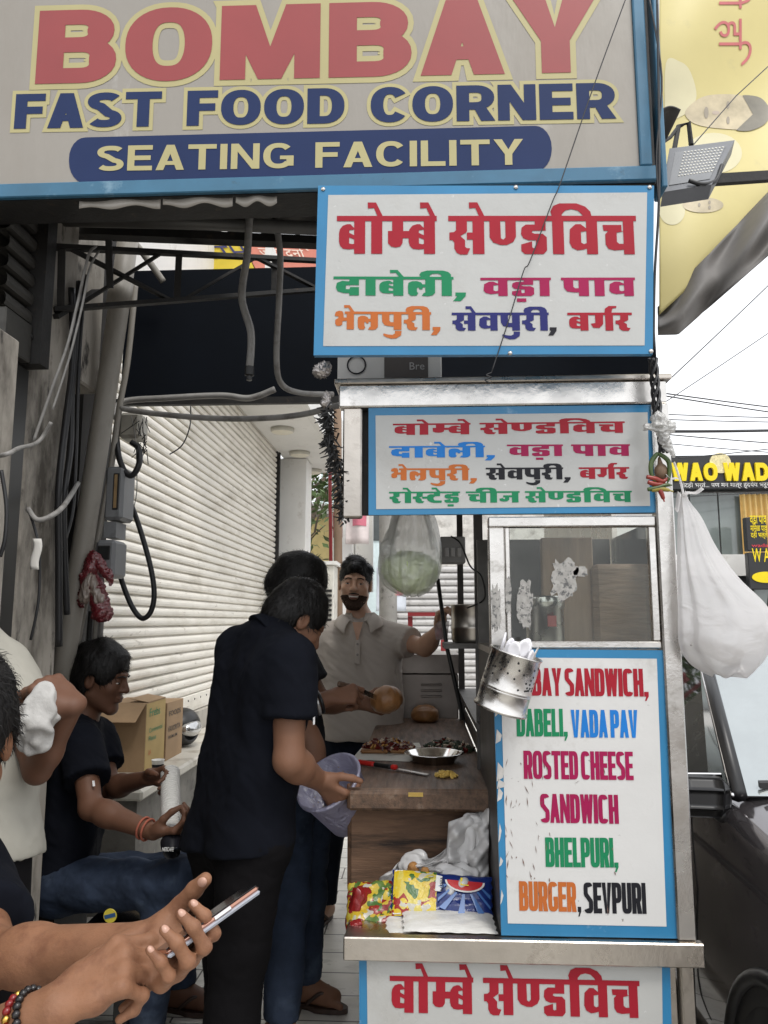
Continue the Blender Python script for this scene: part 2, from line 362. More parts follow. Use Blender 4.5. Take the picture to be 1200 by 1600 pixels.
DG = {  # glyph: advance, right edge of its upright, shapes
 'b': (80, 75, [(1,[(48,66),(36,78),(28,78),(16,74),(8,64),(6,54),(6,32),(9,21),(17,13),(31,11.5),(47,13)]), (-1,[(33,62),(48,64),(48,48),(33,55)]), (-1,[(33,43),(48,37),(48,27),(42,25),(33,27)]), stem(46,75)]),
 'aa': (45, 40, [stem(11,40)]),
 'm_': (58, 50, [(1, rc(21,45,50,92)), (1,[(10,60),(50,60),(48,28),(42,19),(30,16.5),(18,19),(10,27.5)]), (1, rc(46,41,66,60))]),
 's': (98, 93, [SL, (1, rc(48,37.5,64,56)), stem(63,93)]),
 's_': (60, 50, [SL, (1, rc(46,37.5,72,56))]),
 'N_': (82, 77, [(1,[(9,92),(9,43),(18,30),(37,23.5),(53,23.5),(70,32),(77,45),(77,92)]), (-1,[(37,86),(50,86),(50,43),(44,37.5),(38,41)])]),
 'D': (80, 72, DD), 'R': (80, 72, DD+[(1, rc(22,-32,50,-13))]),
 'i': (43, 38, [stem(9,38), (1,[(9,98),(5.5,111),(13,126),(29,132.5),(73.5,132.5),(95.6,124),(108,111),(111,98),(90,98),(85,105),(75,114),(59,117.5),(44,114),(35,105),(34,98)])]),
 'ii': (45, 40, [stem(11,40), (1,[(38,98),(38,112),(30,126),(15,133),(-30,133),(-48,124),(-53,110),(-48,98),(-22,98),(-24,106),(-15,116),(0,117),(8,112),(12,98)])]),
 'v': (86, 81, [(1,[(53,67),(39,78),(26,78),(11,65),(9,30),(15,17),(29,10),(44,12),(54,15)]), (-1,[(39,58),(53,60),(53,29),(46,26),(39,30)]), stem(53,81)]),
 'ch': (95, 88, [(1,[(9,76),(57,76),(57,60),(24,60),(11,61)]), (1,[(24,61),(15,52),(15,25),(22,14),(37,10),(62,12),(62,60)]), (-1,[(44,56),(61,59),(61,27),(50,27),(44,32)]), stem(61,88)]),
 'd': (82, 74, [(1, rc(46,55,74,92)), (1,[(48,74),(25,77),(10,66),(7,42),(12,22),(29,13),(48,12)]), (1, rc(46,0,74,44)), (-1,[(36,53),(46,55),(49,44),(46,33),(36,33)])]),
 'l': (94, 86, [(1,[(8,50),(10,68),(20,76),(34,77),(46,70),(50,60),(50,34),(42,34),(38,44),(34,40),(34,20),(38,14),(32,0),(16,0),(9,12)]), (1,[(58,92),(86,92),(86,16),(78,2),(66,-2),(48,0),(53,14),(58,16)]), (1, rc(46,44,60,60))]),
 'p': (88, 82, [(1,[(7,92),(8,45),(17,25),(35,20),(53,19),(53,92)]), (-1,[(36,86),(52,86),(52,42),(41,42),(36,50)]), stem(52,82)]),
 'bh': (80, 74, [(1,[(0,80),(4,97),(18,104),(30,100),(34,86),(34,66),(47,66),(47,48),(30,46),(29,26),(20,19),(8,19),(2,30),(2,52),(10,60),(14,62),(14,72),(2,74)]), stem(46,74)]),
 'r': (62, 48, [SL]),
 'g': (90, 84, [(1,[(20,92),(49,92),(48,36),(34,14),(12,16),(3,38),(20,42)]), stem(56,84)]),
 't': (80, 68, [(1,[(68,92),(40,92),(40,76),(22,77),(10,66),(7,42),(12,20),(24,6),(40,0),(74,0),(76,20),(70,20),(44,22),(38,32),(38,48),(46,58),(68,60)])]),
 'j': (94, 88, [(1,[(22,64),(62,64),(62,46),(48,46),(48,24),(38,10),(22,8),(8,16),(5,34),(20,40),(26,28),(30,34),(30,46),(22,46)]), stem(60,88)]),
}
def dev_line(tokens):
    x = 0; o = []; ws = None; sr = 0
    def head():
        if ws is not None: o.append((1, rc(ws, 86, x, 100)))
    for t in tokens.split():
        if t == '/': head(); ws = None; x += 30; continue
        if t == ',':
            head(); ws = None; o.append((1, [(a+x, c) for a, c in [(5,18),(35,18),(34,0),(20,-27),(-2,-27),(11,0),(5,0)]])); x += 44; continue
        if t == 'e': o.append((1, [(a+sr, c) for a, c in [(-38.6,135.6),(-16.5,135.6),(2,98),(-12,98),(-22,121),(-38,119.5)]])); continue
        if t == 'u': o.append((1, [(a+sr, c) for a, c in [(-68,-20),(-52,-26),(-35,-28),(-25,-20),(-25,-6),(0,-6),(-2,-30),(-20,-47),(-40,-49),(-60,-40),(-70,-30)]])); continue
        if t == 'rp': o.append((1, [(a+sr, c) for a, c in [(-30,95),(-28,122),(-14,137),(14,137),(13,126),(0,124),(-3,112),(-5,95)]])); continue
        adv, st_, ops = DG[t]
        if ws is None: ws = x + (38 if t == 'bh' else 0)
        o += [(g, [(a+x, c) for a, c in q]) for g, q in ops]; sr = x+st_; x += adv
    head(); return [(g, [(a/100, c/100) for a, c in q]) for g, q in o], x/100
def put_text(name, line, mat_, parent, y, L, Rg, top, base, off=.0022, label=None):
    """lay a line of lettering on the plane Y=y between photo columns L..Rg; base/top = (left,right) rows"""
    ops, wd = line
    b0, b1 = P(L, base[0], y), P(Rg, base[1], y); t0 = P(L, top[0], y)
    V, FC = fill(ops); ux = (b1-b0)/wd; uz = Vector((0,0,t0.z-b0.z))
    vs = [b0+ux*p[0]+uz*p[1]+Vector((0,-off,0)) for p in V]
    return mesh_obj(name, vs, FC, mat_, parent, label=label)
def font_text(name, body, mat_, parent, org, ux, uz, height, width=None, off=0.0, lift=.003, align='L'):
    """small print with the built-in face, turned into a mesh"""
    c = bpy.data.curves.new('t', 'FONT'); c.body = body; c.offset = off; c.resolution_u = 3
    o = bpy.data.objects.new('t', c); COL.objects.link(o); dg = bpy.context.evaluated_depsgraph_get()
    me = o.evaluated_get(dg).to_mesh(); vs = [v.co.copy() for v in me.vertices]; fs = [tuple(p.vertices) for p in me.polygons]
    o.evaluated_get(dg).to_mesh_clear(); bpy.data.objects.remove(o)
    if not vs: return None
    x0 = min(v.x for v in vs); x1 = max(v.x for v in vs); y0 = min(v.y for v in vs); y1 = max(v.y for v in vs)
    ux, uz, org = Vector(ux).normalized(), Vector(uz).normalized(), Vector(org); k = height/(y1-y0); kx = (width/(x1-x0)) if width else k
    nn = ux.cross(uz)
    return mesh_obj(name, [org+ux*((v.x-x0)*kx)+uz*((v.y-y0)*k)+nn*lift for v in vs], fs, mat_, parent)
# ---------------------------------------------------------------- distance-field modelling (bodies, cloth, bags)
def _ax(lo, hi, res, fine, fr):
    out = [lo]
    while out[-1] < hi:
        x = out[-1]; st_ = res
        for a, b in fine:
            if a-2*fr <= x <= b: st_ = fr
            elif x < a and x+res > a: st_ = max(fr, min(res, a-x))
        out.append(x+st_)
    return np.array(out, dtype=np.float32)
def cap(a, b, ra, rb=None, k=None): return ('cap', np.array(a, float), np.array(b, float), ra, ra if rb is None else rb, k)
def ell(c, r, rot=None, k=None): return ('ell', np.array(c, float), np.array(r, float), rot, None, k)
def frus(a, b, ra, rb, k=None): return ('fru', np.array(a, float), np.array(b, float), ra, rb, k)
def cutp(pt, nrm, c=None, rad=None): return ('cut', np.array(pt, float), np.array(nrm, float)/np.linalg.norm(nrm), c, rad, 0)
def minus(p, k=None): return ('sub', p, None, None, None, k)
def _dist(p, X, Y, Z):
    t = p[0]
    if t in ('cap', 'fru'):
        a, b, ra, rb = p[1], p[2], p[3], p[4]; d = b-a; L2 = float(d@d)+1e-12
        px, py, pz = X-a[0], Y-a[1], Z-a[2]; h = (px*d[0]+py*d[1]+pz*d[2])/L2; hc = np.clip(h, 0, 1)
        q = np.sqrt((px-d[0]*hc)**2+(py-d[1]*hc)**2+(pz-d[2]*hc)**2)-(ra+(rb-ra)*hc)
        if t == 'fru':
            L = math.sqrt(L2); r_ = np.sqrt(np.maximum(0, px*px+py*py+pz*pz-(h*L)**2)); q = np.maximum(r_-(ra+(rb-ra)*hc), np.maximum(-h*L, (h-1)*L))
        return q
    if t == 'ell':
        px, py, pz = X-p[1][0], Y-p[1][1], Z-p[1][2]
        if p[3] is not None:
            M = p[3]; px, py, pz = (px*M[0][i]+py*M[1][i]+pz*M[2][i] for i in range(3))
        r = p[2]; k0 = np.sqrt((px/r[0])**2+(py/r[1])**2+(pz/r[2])**2); k1 = np.sqrt((px/r[0]**2)**2+(py/r[1]**2)**2+(pz/r[2]**2)**2)+1e-9
        return k0*(k0-1)/k1
def _bb(p):
    if p[0] in ('cap', 'fru'):
        r = max(p[3], p[4]); return np.minimum(p[1], p[2])-r, np.maximum(p[1], p[2])+r
    r = max(p[2]) if p[3] is not None else p[2]; return p[1]-r, p[1]+r
def sdf(prims, res=.006, k=.02, fine=(), fr=.003):
    lo = np.min([_bb(p)[0] for p in prims if p[0] not in ('cut','sub')], axis=0)-res*3; hi = np.max([_bb(p)[1] for p in prims if p[0] not in ('cut','sub')], axis=0)+res*3
    ax = [_ax(lo[i], hi[i], res, [(f[0][i], f[1][i]) for f in fine], fr) for i in range(3)]
    D = np.full([len(a) for a in ax], .5, dtype=np.float32)
    for p in prims:
        kk = p[5] if p[5] is not None else k
        if p[0] == 'cut':
            c, rad = p[3], p[4]; X, Y, Z = np.meshgrid(*ax, indexing='ij', sparse=True)
            d = (X-p[1][0])*p[2][0]+(Y-p[1][1])*p[2][1]+(Z-p[1][2])*p[2][2]
            if rad:
                m = (X-c[0])**2+(Y-c[1])**2+(Z-c[2])**2 < rad*rad; D = np.where(m, np.maximum(D, d), D)
            else: D = np.maximum(D, d)
            continue
        q = p[1] if p[0] == 'sub' else p
        b0, b1 = _bb(q); mg = kk+3*res; sl = []
        for i in range(3):
            i0 = max(0, np.searchsorted(ax[i], b0[i]-mg)-1); i1 = min(len(ax[i]), np.searchsorted(ax[i], b1[i]+mg)+1); sl.append(slice(i0, i1))
        if any(s.stop <= s.start for s in sl): continue
        X, Y, Z = np.meshgrid(*[ax[i][sl[i]] for i in range(3)], indexing='ij', sparse=True)
        d = _dist(q, X, Y, Z).astype(np.float32); A = D[tuple(sl)]
        if p[0] == 'sub': d = -d; h = np.maximum(kk-np.abs(A-d), 0)/max(kk,1e-6); D[tuple(sl)] = np.maximum(A, d)+h*h*kk/4
        else: h = np.maximum(kk-np.abs(A-d), 0)/max(kk,1e-6); D[tuple(sl)] = np.minimum(A, d)-h*h*kk/4
    return nets(D, ax)
def nets(D, ax):
    S = D < 0; n = [s-1 for s in D.shape]
    cor = [(i,j,k) for i in (0,1) for j in (0,1) for k in (0,1)]
    sl = lambda c: tuple(slice(c[i], c[i]+n[i]) for i in range(3))
    cnt = sum(S[sl(c)].astype(np.int8) for c in cor); M = (cnt > 0) & (cnt < 8)
    I = np.argwhere(M); idx = -np.ones(M.shape, dtype=np.int64); idx[M] = np.arange(len(I))
    pos = np.zeros((len(I),3)); num = np.zeros(len(I))
    for c in cor:
        for a in range(3):
            if c[a]: continue
            c2 = list(c); c2[a] = 1
            i0 = I+np.array(c); i1 = I+np.array(c2); d0 = D[tuple(i0.T)]; d1 = D[tuple(i1.T)]; m = (d0 < 0) != (d1 < 0)
            t = np.where(m, d0/(d0-d1+1e-12), 0)
            p = np.stack([ax[i][i0[:,i]] for i in range(3)], 1).astype(float); p[:,a] += t*(ax[a][i1[:,a]]-ax[a][i0[:,a]])
            pos += np.where(m[:,None], p, 0); num += m
    pos /= np.maximum(num, 1)[:,None]
    F_ = []
    for a in range(3):
        b, c = (a+1)%3, (a+2)%3
        s0 = [slice(None)]*3; s1 = [slice(None)]*3; s0[a] = slice(0,-1); s1[a] = slice(1,None)
        E = S[tuple(s0)] != S[tuple(s1)]; Q = np.argwhere(E); Q = Q[(Q[:,b] > 0) & (Q[:,c] > 0) & (Q[:,b] < n[b]) & (Q[:,c] < n[c])]
        if not len(Q): continue
        eb = np.zeros(3, int); eb[b] = 1; ec = np.zeros(3, int); ec[c] = 1
        q = np.stack([idx[tuple((Q-eb-ec).T)], idx[tuple((Q-ec).T)], idx[tuple(Q.T)], idx[tuple((Q-eb).T)]], 1)
        flip = ~S[tuple(Q.T)]; q[flip] = q[flip][:, ::-1]; F_.append(q)
    return pos, np.concatenate(F_)
def vnorm(v, f):
    n = np.zeros_like(v); a = v[f[:,2]]-v[f[:,0]]; b = v[f[:,3]]-v[f[:,1]]; c = np.cross(a, b)
    for i in range(4): np.add.at(n, f[:,i], c)
    return n/(np.linalg.norm(n, axis=1, keepdims=True)+1e-9)
def relax(v, f, it=2, lam=.5):
    for _ in range(it):
        s = np.zeros_like(v); c = np.zeros(len(v))
        for i in range(4):
            j = (i+1)%4; np.add.at(s, f[:,i], v[f[:,j]]); np.add.at(s, f[:,j], v[f[:,i]]); np.add.at(c, f[:,i], 1); np.add.at(c, f[:,j], 1)
        v = v*(1-lam)+lam*s/np.maximum(c,1)[:,None]
    return v
def wrinkle(v, f, amp, freq, seed, stretch=(1,1,1), sharp=1.0, n=10):
    r = np.random.RandomState(seed); N = vnorm(v, f); h = np.zeros(len(v)); q = v*np.array(stretch)
    w1 = np.stack([np.sin(q@r.normal(size=3)*freq*.5+r.rand()*6) for _ in range(3)], 1)*.06
    q = q+w1
    for i in range(n):
        d = r.normal(size=3); d /= np.linalg.norm(d); fq = freq*(.5+1.6*r.rand()); s = np.sin(q@d*fq+r.rand()*6.28)
        h += np.sign(s)*np.abs(s)**sharp/(1+i*.25)
    return v+N*(h/n**.5*amp)[:,None]
def organic(name, prims, mat_, parent=None, res=.006, k=.02, fine=(), fr=.003, rl=1, wr=None, label=None, loc=None):
    v, f = sdf(prims, res, k, fine, fr)
    if rl: v = relax(v, f, rl)
    for a in (wr or []): v = wrinkle(v, f, *a)
    return mesh_obj(name, v, f, mat_, parent, True, loc, label=label)
# ================================================================ SETTING
WHITE = mat('white_paint', (.74,.73,.70), .55, var=.05, vs=3, dirt=[((.45,.42,.37), .58, .82, 6)])
STEEL = mat('brushed_steel', (.62,.60,.57), .27, 1.0, var=.12, vs=6, bump=.25, bs=9, bdist=.01, rvar=.1, dirt=[((.25,.23,.2), .62, .8, 14)])
STEEL_B = mat('brown_steel', (.50,.46,.41), .32, 1.0, var=.15, vs=5, bump=.3, bs=8, bdist=.012, rvar=.1, dirt=[((.2,.17,.14), .58, .8, 10)])
DARK_STEEL = mat('sooty_steel', (.10,.095,.09), .5, .7, var=.3, vs=9, bump=.2, bs=40)
DARKM = mat('dark_painted_iron', (.022,.021,.02), .6, .3, var=.35, vs=14, bump=.3, bs=80, dirt=[((.09,.06,.04), .6, .8, 22)])
BLACKP = mat('black_plastic', (.012,.012,.012), .4, var=.2); RUBBER = mat('black_cable_rubber', (.012,.012,.013), .45, var=.3)
GREYP = mat('grey_conduit', (.27,.26,.245), .55, var=.2, vs=8, dirt=[((.10,.09,.08), .5, .75, 12)])
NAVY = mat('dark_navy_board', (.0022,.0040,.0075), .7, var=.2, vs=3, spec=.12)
def struct(o): o['kind'] = 'structure'; return o
m = MB(); m.box((-60,-40,-.3), (80,120,-.004)); struct(m.build('ground', mat('ground_earth', (.22,.2,.18), .95, var=.2, vs=2, bump=.3), None))
def tile_mat():
    m = mat('marble_slabs', (.80,.78,.72), .35, var=.12, vs=4, dirt=[((.46,.44,.39), .52, .78, 5), ((.14,.13,.12), .67, .76, 16)], rvar=.12, stretch=(.8,1.6,1))
    n = m.node_tree.nodes; l = m.node_tree.links; b = n['Principled BSDF']
    tc = n.new('ShaderNodeTexCoord'); br = n.new('ShaderNodeTexBrick'); br.inputs['Scale'].default_value = 1; br.inputs['Mortar Size'].default_value = .004; br.inputs['Brick Width'].default_value = .9; br.inputs['Row Height'].default_value = .19
    br.inputs['Mortar Smooth'].default_value = .3
    l.new(tc.outputs['Object'], br.inputs['Vector']); src = b.inputs['Base Color'].links[0].from_socket
    mx = n.new('ShaderNodeMixRGB'); mx.inputs[2].default_value = (.10,.09,.08,1); l.new(br.outputs['Fac'], mx.inputs[0]); l.new(src, mx.inputs[1]); l.new(mx.outputs[0], b.inputs['Base Color'])
    return m
m = MB(); m.box((-1.76,2.92,-.2), (.85,14,0)); struct(m.build('pavement', tile_mat(), None))
m = MB(); m.box((-3,-3,-.2), (.85,2.915,-.003)); struct(m.build('footpath', mat('mottled_concrete', (.52,.50,.455), .6, var=.2, vs=3, bump=.15, bs=60, dirt=[((.14,.13,.11), .48, .7, 6), ((.6,.58,.53), .58, .7, 9)]), None))
m = MB(); m.box((.85,-20,-.16), (11.0,60,-.12)); struct(m.build('road', mat('asphalt', (.06,.058,.055), .9, var=.25, vs=8, bump=.6, bs=160), None))
# ---- left: roll-down shutter of the closed shop, its plinth and the ledge in front
SHX = -1.75
CREAM = mat('cream_shutter_paint', (.80,.765,.69), .45, var=.07, vs=3, dirt=[((.50,.46,.38), .50, .78, 4), ((.24,.20,.15), .62, .76, 15), ((.26,.18,.11), .67, .74, 38)], stretch=(1,.35,1.3))
def slat_profile(z0, z1, pitch, depth):
    pr = []; z = z0
    while z < z1-.001:
        for t, d in ((0,-.9),(.08,-.9),(.085,.1),(.16,.75),(.36,1.0),(.58,1.0),(.76,.75),(.90,.2),(.905,-.9)): pr.append((z+pitch*t, d*depth))
        z += pitch
    return pr
def shutter(name, x, y0, y1, z0, z1, pitch, depth, mat_, label, axis='x', fl=1, rails=True):
    t = T(name, label, 'shutter', (x, (y0+y1)/2, z0) if axis == 'x' else ((y0+y1)/2, x, z0))
    m = MB(); pr = slat_profile(z0+.12, z1, pitch, depth)
    pt = (lambda d, y, z: Vector((x+d*fl, y, z))) if axis == 'x' else (lambda d, y, z: Vector((y, x-d*fl, z)))
    vs = [pt(d, y, z) for z, d in pr for y in (y0, y1)]; m.add(vs, [(2*i,2*i+1,2*i+3,2*i+2) for i in range(len(pr)-1)])
    m.add([pt(-.035,y,z) for z in (z0,z1) for y in (y0,y1)], [(0,1,3,2)])
    m.build('slat_curtain', mat_, t)
    m = MB(); a, b = pt(-.01, y0, z0), pt(.022, y1, z0+.122); m.box(a, b, .004); m.build('bottom_rail', mat_, t)
    m = MB(); k = 0
    while y0+.15+k*.16 < y1: m.lathe(pt(.021, y0+.15+k*.16, z0+.085), [(.008,0),(.007,.004),(.0001,.006)], (1,0,0) if axis == 'x' else (0,-1,0), 8); k += 1
    if m.v: m.build('rail_rivets', DARKM, t)['kind'] = 'stuff'
    if rails: m = MB(); m.box(pt(-.02, y0-.06, z0), pt(.05, y0-.002, z1)); m.build('guide_rail', DARKM, t)
    m = MB(); m.box(pt(-.02, y1+.002, z0), pt(.05, y1+.06, z1)); m.build('guide_rail', DARKM, t)
    return t
shutter('roller_shutter', SHX, 3.5, 9.0, .74, 3.5, .064, .017, CREAM, 'long cream roll-down shutter closed along the left of the passage')
m = MB(); m.box((SHX-.5,3.2,-.1), (SHX+.06,9.3,.735)); PLM = mat('dirty_plaster', (.40,.375,.33), .85, var=.15, vs=4, bump=.3, bs=30, dirt=[((.13,.12,.105), .5, .72, 5), ((.05,.045,.04), .6, .75, 12)])
_tag(m.build('plinth', PLM, None), 'low plaster plinth under the cream shutter', 'plinth')
t = T('stone_ledge', 'stone ledge with a dirty white marble top along the shutter', 'ledge', (-1.55,6,0))
STONE = mat('ledge_stone', (.20,.19,.17), .85, var=.25, vs=4, bump=.4, bs=40, dirt=[((.06,.055,.05), .5, .7, 6), ((.4,.38,.34), .62, .75, 9)])
MARB = mat('ledge_marble', (.60,.57,.50), .45, var=.12, vs=4, dirt=[((.3,.26,.2), .5, .72, 7), ((.1,.09,.08), .64, .74, 20)])
m = MB(); m.box((SHX+.062,3.86,-.1), (-1.40,9.2,.545)); m.build('base', STONE, t)
m = MB(); m.box((SHX+.062,3.80,.547), (-1.355,9.25,.60), .012); smooth_by_angle(m.build('slab', MARB, t))
# ---- left: near shop front, pillar and side wall
WALLM = mat('stained_plaster', (.36,.33,.285), .85, var=.15, vs=3, bump=.35, bs=25, dirt=[((.075,.065,.052), .47, .62, 3.2), ((.52,.5,.45), .62, .70, 8), ((.025,.022,.02), .58, .68, 11)], stretch=(1,1,.40))
SHADE_WALL = mat('shade_toned_wall', (.022,.02,.018), .9, var=.3, vs=5, bump=.3, bs=25, dirt=[((.09,.085,.075), .58, .78, 5), ((.012,.011,.01), .55, .7, 8)], stretch=(1,1,.4))  # the recess shade is put into this dark wall colour
m = MB(); m.box((-1.85,3.12,-.1), (-1.44,3.43,4.3)); _tag(m.build('wall', SHADE_WALL, None), 'wall end coloured dark as recess shade behind the meter boxes and cables', 'wall')
PLX = P(40,700,2.30).x; m = MB(); m.box((-1.62,2.30,-.1), (PLX,2.58,4.0), .008); _tag(smooth_by_angle(m.build('pillar', WALLM, None)), 'broad stained plaster pillar left of the leaning drain pipe', 'pillar')
m = MB(); m.box((-1.42,1.90,-.1), (P(20,700,2.05).x,2.05,2.2), .006); _tag(m.build('door_jamb', WALLM, None), 'narrow plaster jamb at the far left behind the khaki shirt', 'jamb')
m = MB(); m.box((-1.70,2.10,-.1), (PLX-.004,2.297,2.195)); _tag(m.build('gap_shade_panel', BLACKP, None), 'black panel put in for the dark gap between the plaster jamb and the stained pillar', 'panel')  # black box stands in for the shade inside the gap
m = MB(); m.box((-1.95,2.59,-.1), (-1.60,3.11,4.0)); _tag(m.build('recess_wall', SHADE_WALL, None), 'dark recess behind the tangle of cables beside the pillar', 'wall')
m = MB(); m.box((-1.59,2.60,2.30), (PLX-.04,2.90,4.0), .008); _tag(smooth_by_angle(m.build('wall_block', WALLM, None)), 'pale stained plaster block above head height behind the truss end', 'wall')
DSH = mat('sooty_shutter', (.055,.052,.046), .55, .3, var=.25, vs=5, dirt=[((.02,.018,.016), .5, .7, 6)])
shutter('upper_shutter', P(47,420,2.24).x, 2.085, 2.24, 2.20, 3.4, .06, .018, DSH, 'sooty dark shutter of the near shop at the upper left edge', rails=False)
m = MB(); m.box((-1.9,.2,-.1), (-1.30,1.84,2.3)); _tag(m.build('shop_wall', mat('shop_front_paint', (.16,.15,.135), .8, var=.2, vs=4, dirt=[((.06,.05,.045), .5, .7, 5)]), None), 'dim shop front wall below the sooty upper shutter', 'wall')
m = MB(); m.box((-12,2.1,-.1), (-1.96,3.0,4.6)); _tag(m.build('shop_building', WALLM, None), 'plaster building of the near shop on the left', 'building')
m = MB(); m.box((-9,3.5,-.1), (SHX-.505,9.3,5.2)); m.box((SHX-.504,3.5,3.52), (SHX+.03,9.3,5.2)); _tag(m.build('arcade_building', WHITE, None), 'white building above the long cream shutter', 'building')
# ---- white portico beyond the shutter
t = T('portico', 'white portico with round ceiling lamps beyond the cream shutter', 'portico', (-1.4,8.5,0))
m = MB(); m.box((SHX+.031,5.2,3.42), (-1.12,10.3,3.50)); m.build('soffit', WHITE, t)
m = MB(); m.box((-1.118,5.2,3.42), (-1.06,10.3,4.1)); m.build('fascia', WHITE, t)
m = MB(); m.box((SHX-.02,9.32,0), (-1.42,9.75,3.415), .01); m.build('column', WHITE, t)
m = MB(); m.box((-1.30,12.3,-.1), (-1.12,12.5,4.2), .01); m.build('column', WHITE, t)
for y in (7.85, 9.0, 10.1):
    c = Vector((-1.46, y, 3.418)); l = T('ceiling_lamp', 'round cream ceiling lamp on the white soffit, ' + {7.85:'nearest of three', 9.0:'middle of three', 10.1:'farthest of three'}[y], 'lamp', c, 'round lamps under the portico')
    m = MB(); m.lathe(c, [(.125,0),(.125,-.03),(.115,-.04)], n=24); m.build('lamp_rim', mat('lamp_rim', (.5,.48,.42), .5), l, True)
    m = MB(); m.lathe(c, [(.113,-.041),(.09,-.05),(.05,-.055),(.0001,-.057)], n=24, caps=False); m.build('diffuser', mat('lamp_glass', (.72,.68,.56), .4), l, True)
# ---- far street scene between the portico and the stall
t = T('yellow_house', 'pale house with a yellow panelled wall behind the tree', 'building', (-2.2,16,0))
m = MB(); m.box((-4.5,15.5,-.1), (-1.4,19,3.55)); m.build('wall', WHITE, t)
m = MB(); m.box((-2.62,15.44,2.1), (-1.85,15.5,3.5)); m.build('yellow_panel', mat('yellow_panel', (.62,.50,.22), .6, var=.08), t)
m = MB(); m.box((-4.6,15.3,3.552), (-1.3,19.1,3.75)); m.build('parapet', WHITE, t)
m = MB(); m.box((-1.38,15.9,2.0), (-1.02,16.1,3.9)); m.build('gate_wing', WHITE, t)
def tree(loc, h, r, seed, label, n=1500, name='tree', dens=1.0):
    rr = random.Random(seed); t = T(name, label, 'tree', loc); loc = Vector(loc); m = MB()
    tips = []; BK = bpy.data.materials.get('bark') or mat('bark', (.13,.10,.075), .9, var=.3, vs=12, bump=.6, bs=40)
    LF = bpy.data.materials.get('leaf') or mat('leaf', (.075,.12,.035), .6, var=.45, vs=2.0)
    def limb(a, d, L, rad, lv):
        pts = [a]; p = a
        for i in range(4):
            d = (d+Vector((rr.uniform(-.3,.3), rr.uniform(-.3,.3), rr.uniform(-.05,.2)))).normalized(); p = p+d*(L/4); pts.append(p)
        m.tube(spline(pts, 3), [rad*(1-.55*i/12) for i in range(13)], 7 if lv < 2 else 4)
        if lv >= 3: tips.extend(pts[2:]); return
        for i in range(3 if lv else 4): limb(pts[2+i%3], (d+Vector((rr.uniform(-1,1), rr.uniform(-1,1), rr.uniform(-.2,.7)))).normalized(), L*.66, rad*.5, lv+1)
    limb(loc, Vector((.12,0,1)), h*.5, r*.09, 0); m.build('trunk', BK, t, True)
    m = MB()
    for i in range(n):
        q = rr.choice(tips)+Vector((rr.gauss(0,.22), rr.gauss(0,.22), rr.gauss(0,.16)))*r*.5
        a = Vector((rr.uniform(-1,1), rr.uniform(-1,1), rr.uniform(-.7,.3))).normalized(); b = a.cross(Vector((rr.uniform(-1,1), rr.uniform(-1,1), 1))).normalized(); s = rr.uniform(.06,.13)*dens
        m.add([q, q+a*s+b*s*.35, q+a*s*2, q+a*s-b*s*.35], [(0,1,2,3)])
    m.build('crown', LF, t); return t
tree((-2.15,14.2,0), 5.6, 1.8, 4, 'green tree with bare forked limbs beyond the white column', 1400)
RED = mat('red_paint', (.22,.015,.018), .45, var=.1); WOOD_P = mat('weathered_pole_wood', (.20,.135,.09), .85, var=.3, vs=6, bump=.4, bs=50, stretch=(1,1,.2)); CONC = mat('pole_concrete', (.33,.32,.30), .9, var=.15, vs=5, bump=.3, bs=60, dirt=[((.6,.3,.25), .63, .7, 5), ((.12,.12,.11), .55, .7, 9)])
def pole(name, a, b, r, mat_, label, cat, n=10):
    m = MB(); m.tube([a, lerp0(a,b,.5), b], [r, r*.95, r*.9], n); return _tag(m.build(name, mat_, None, True), label, cat)
def lerp0(a, b, t): return Vector(a)*(1-t)+Vector(b)*t
pole('red_pole', P(518,1010,10.5), P(514,560,10.5), .026, RED, 'thin dark red pole left of the wooden pole', 'pole')
a = P(531,1010,8.4); pole('wooden_pole', (a.x,a.y,0), P(527,560,8.4), .05, WOOD_P, 'brown wooden pole behind the smiling man', 'pole')
a = P(607,1000,9.5); pole('utility_pole', (a.x,a.y,0), P(605,500,9.5), .115, CONC, 'grey concrete utility pole with torn paper on it', 'pole', 14)
t = T('white_cabinet', 'tall grimy white cabinet with louvres behind the man in taupe', 'cabinet', (-.95,8.0,0))
c0, c1 = P(478,880,8.0), P(522,880,8.0); m = MB(); m.box((c0.x,8.0,0), (c1.x,8.6,c0.z-.02), .01); m.build('body', mat('cabinet_paint', (.64,.62,.56), .6, var=.1, dirt=[((.2,.18,.15), .55, .75, 6)]), t)
m = MB(); m.box((c0.x-.03,7.97,c0.z-.018), (c1.x+.03,8.63,c0.z+.02)); m.build('lid', WHITE, t)
m = MB()
for i in range(9): m.box((c0.x+.16,7.985,c0.z-.30-.05*i), (c1.x-.02,7.998,c0.z-.275-.05*i))
m.build('louvres', DARKM, t)
t = T('blue_house', 'pale blue green house far down the passage', 'building', (-1,24,0)); m = MB(); m.box((-3.2,24,-.1), (.2,27,6.2)); m.build('wall', mat('blue_green_wash', (.60,.70,.70), .7, var=.1), t)
for i in range(3):
    m = MB(); m.box((-2.6+i*.95,23.96,3.9), (-2.1+i*.95,23.998,4.9)); m.build('window', mat('window_dark', (.06,.07,.07), .2), t)
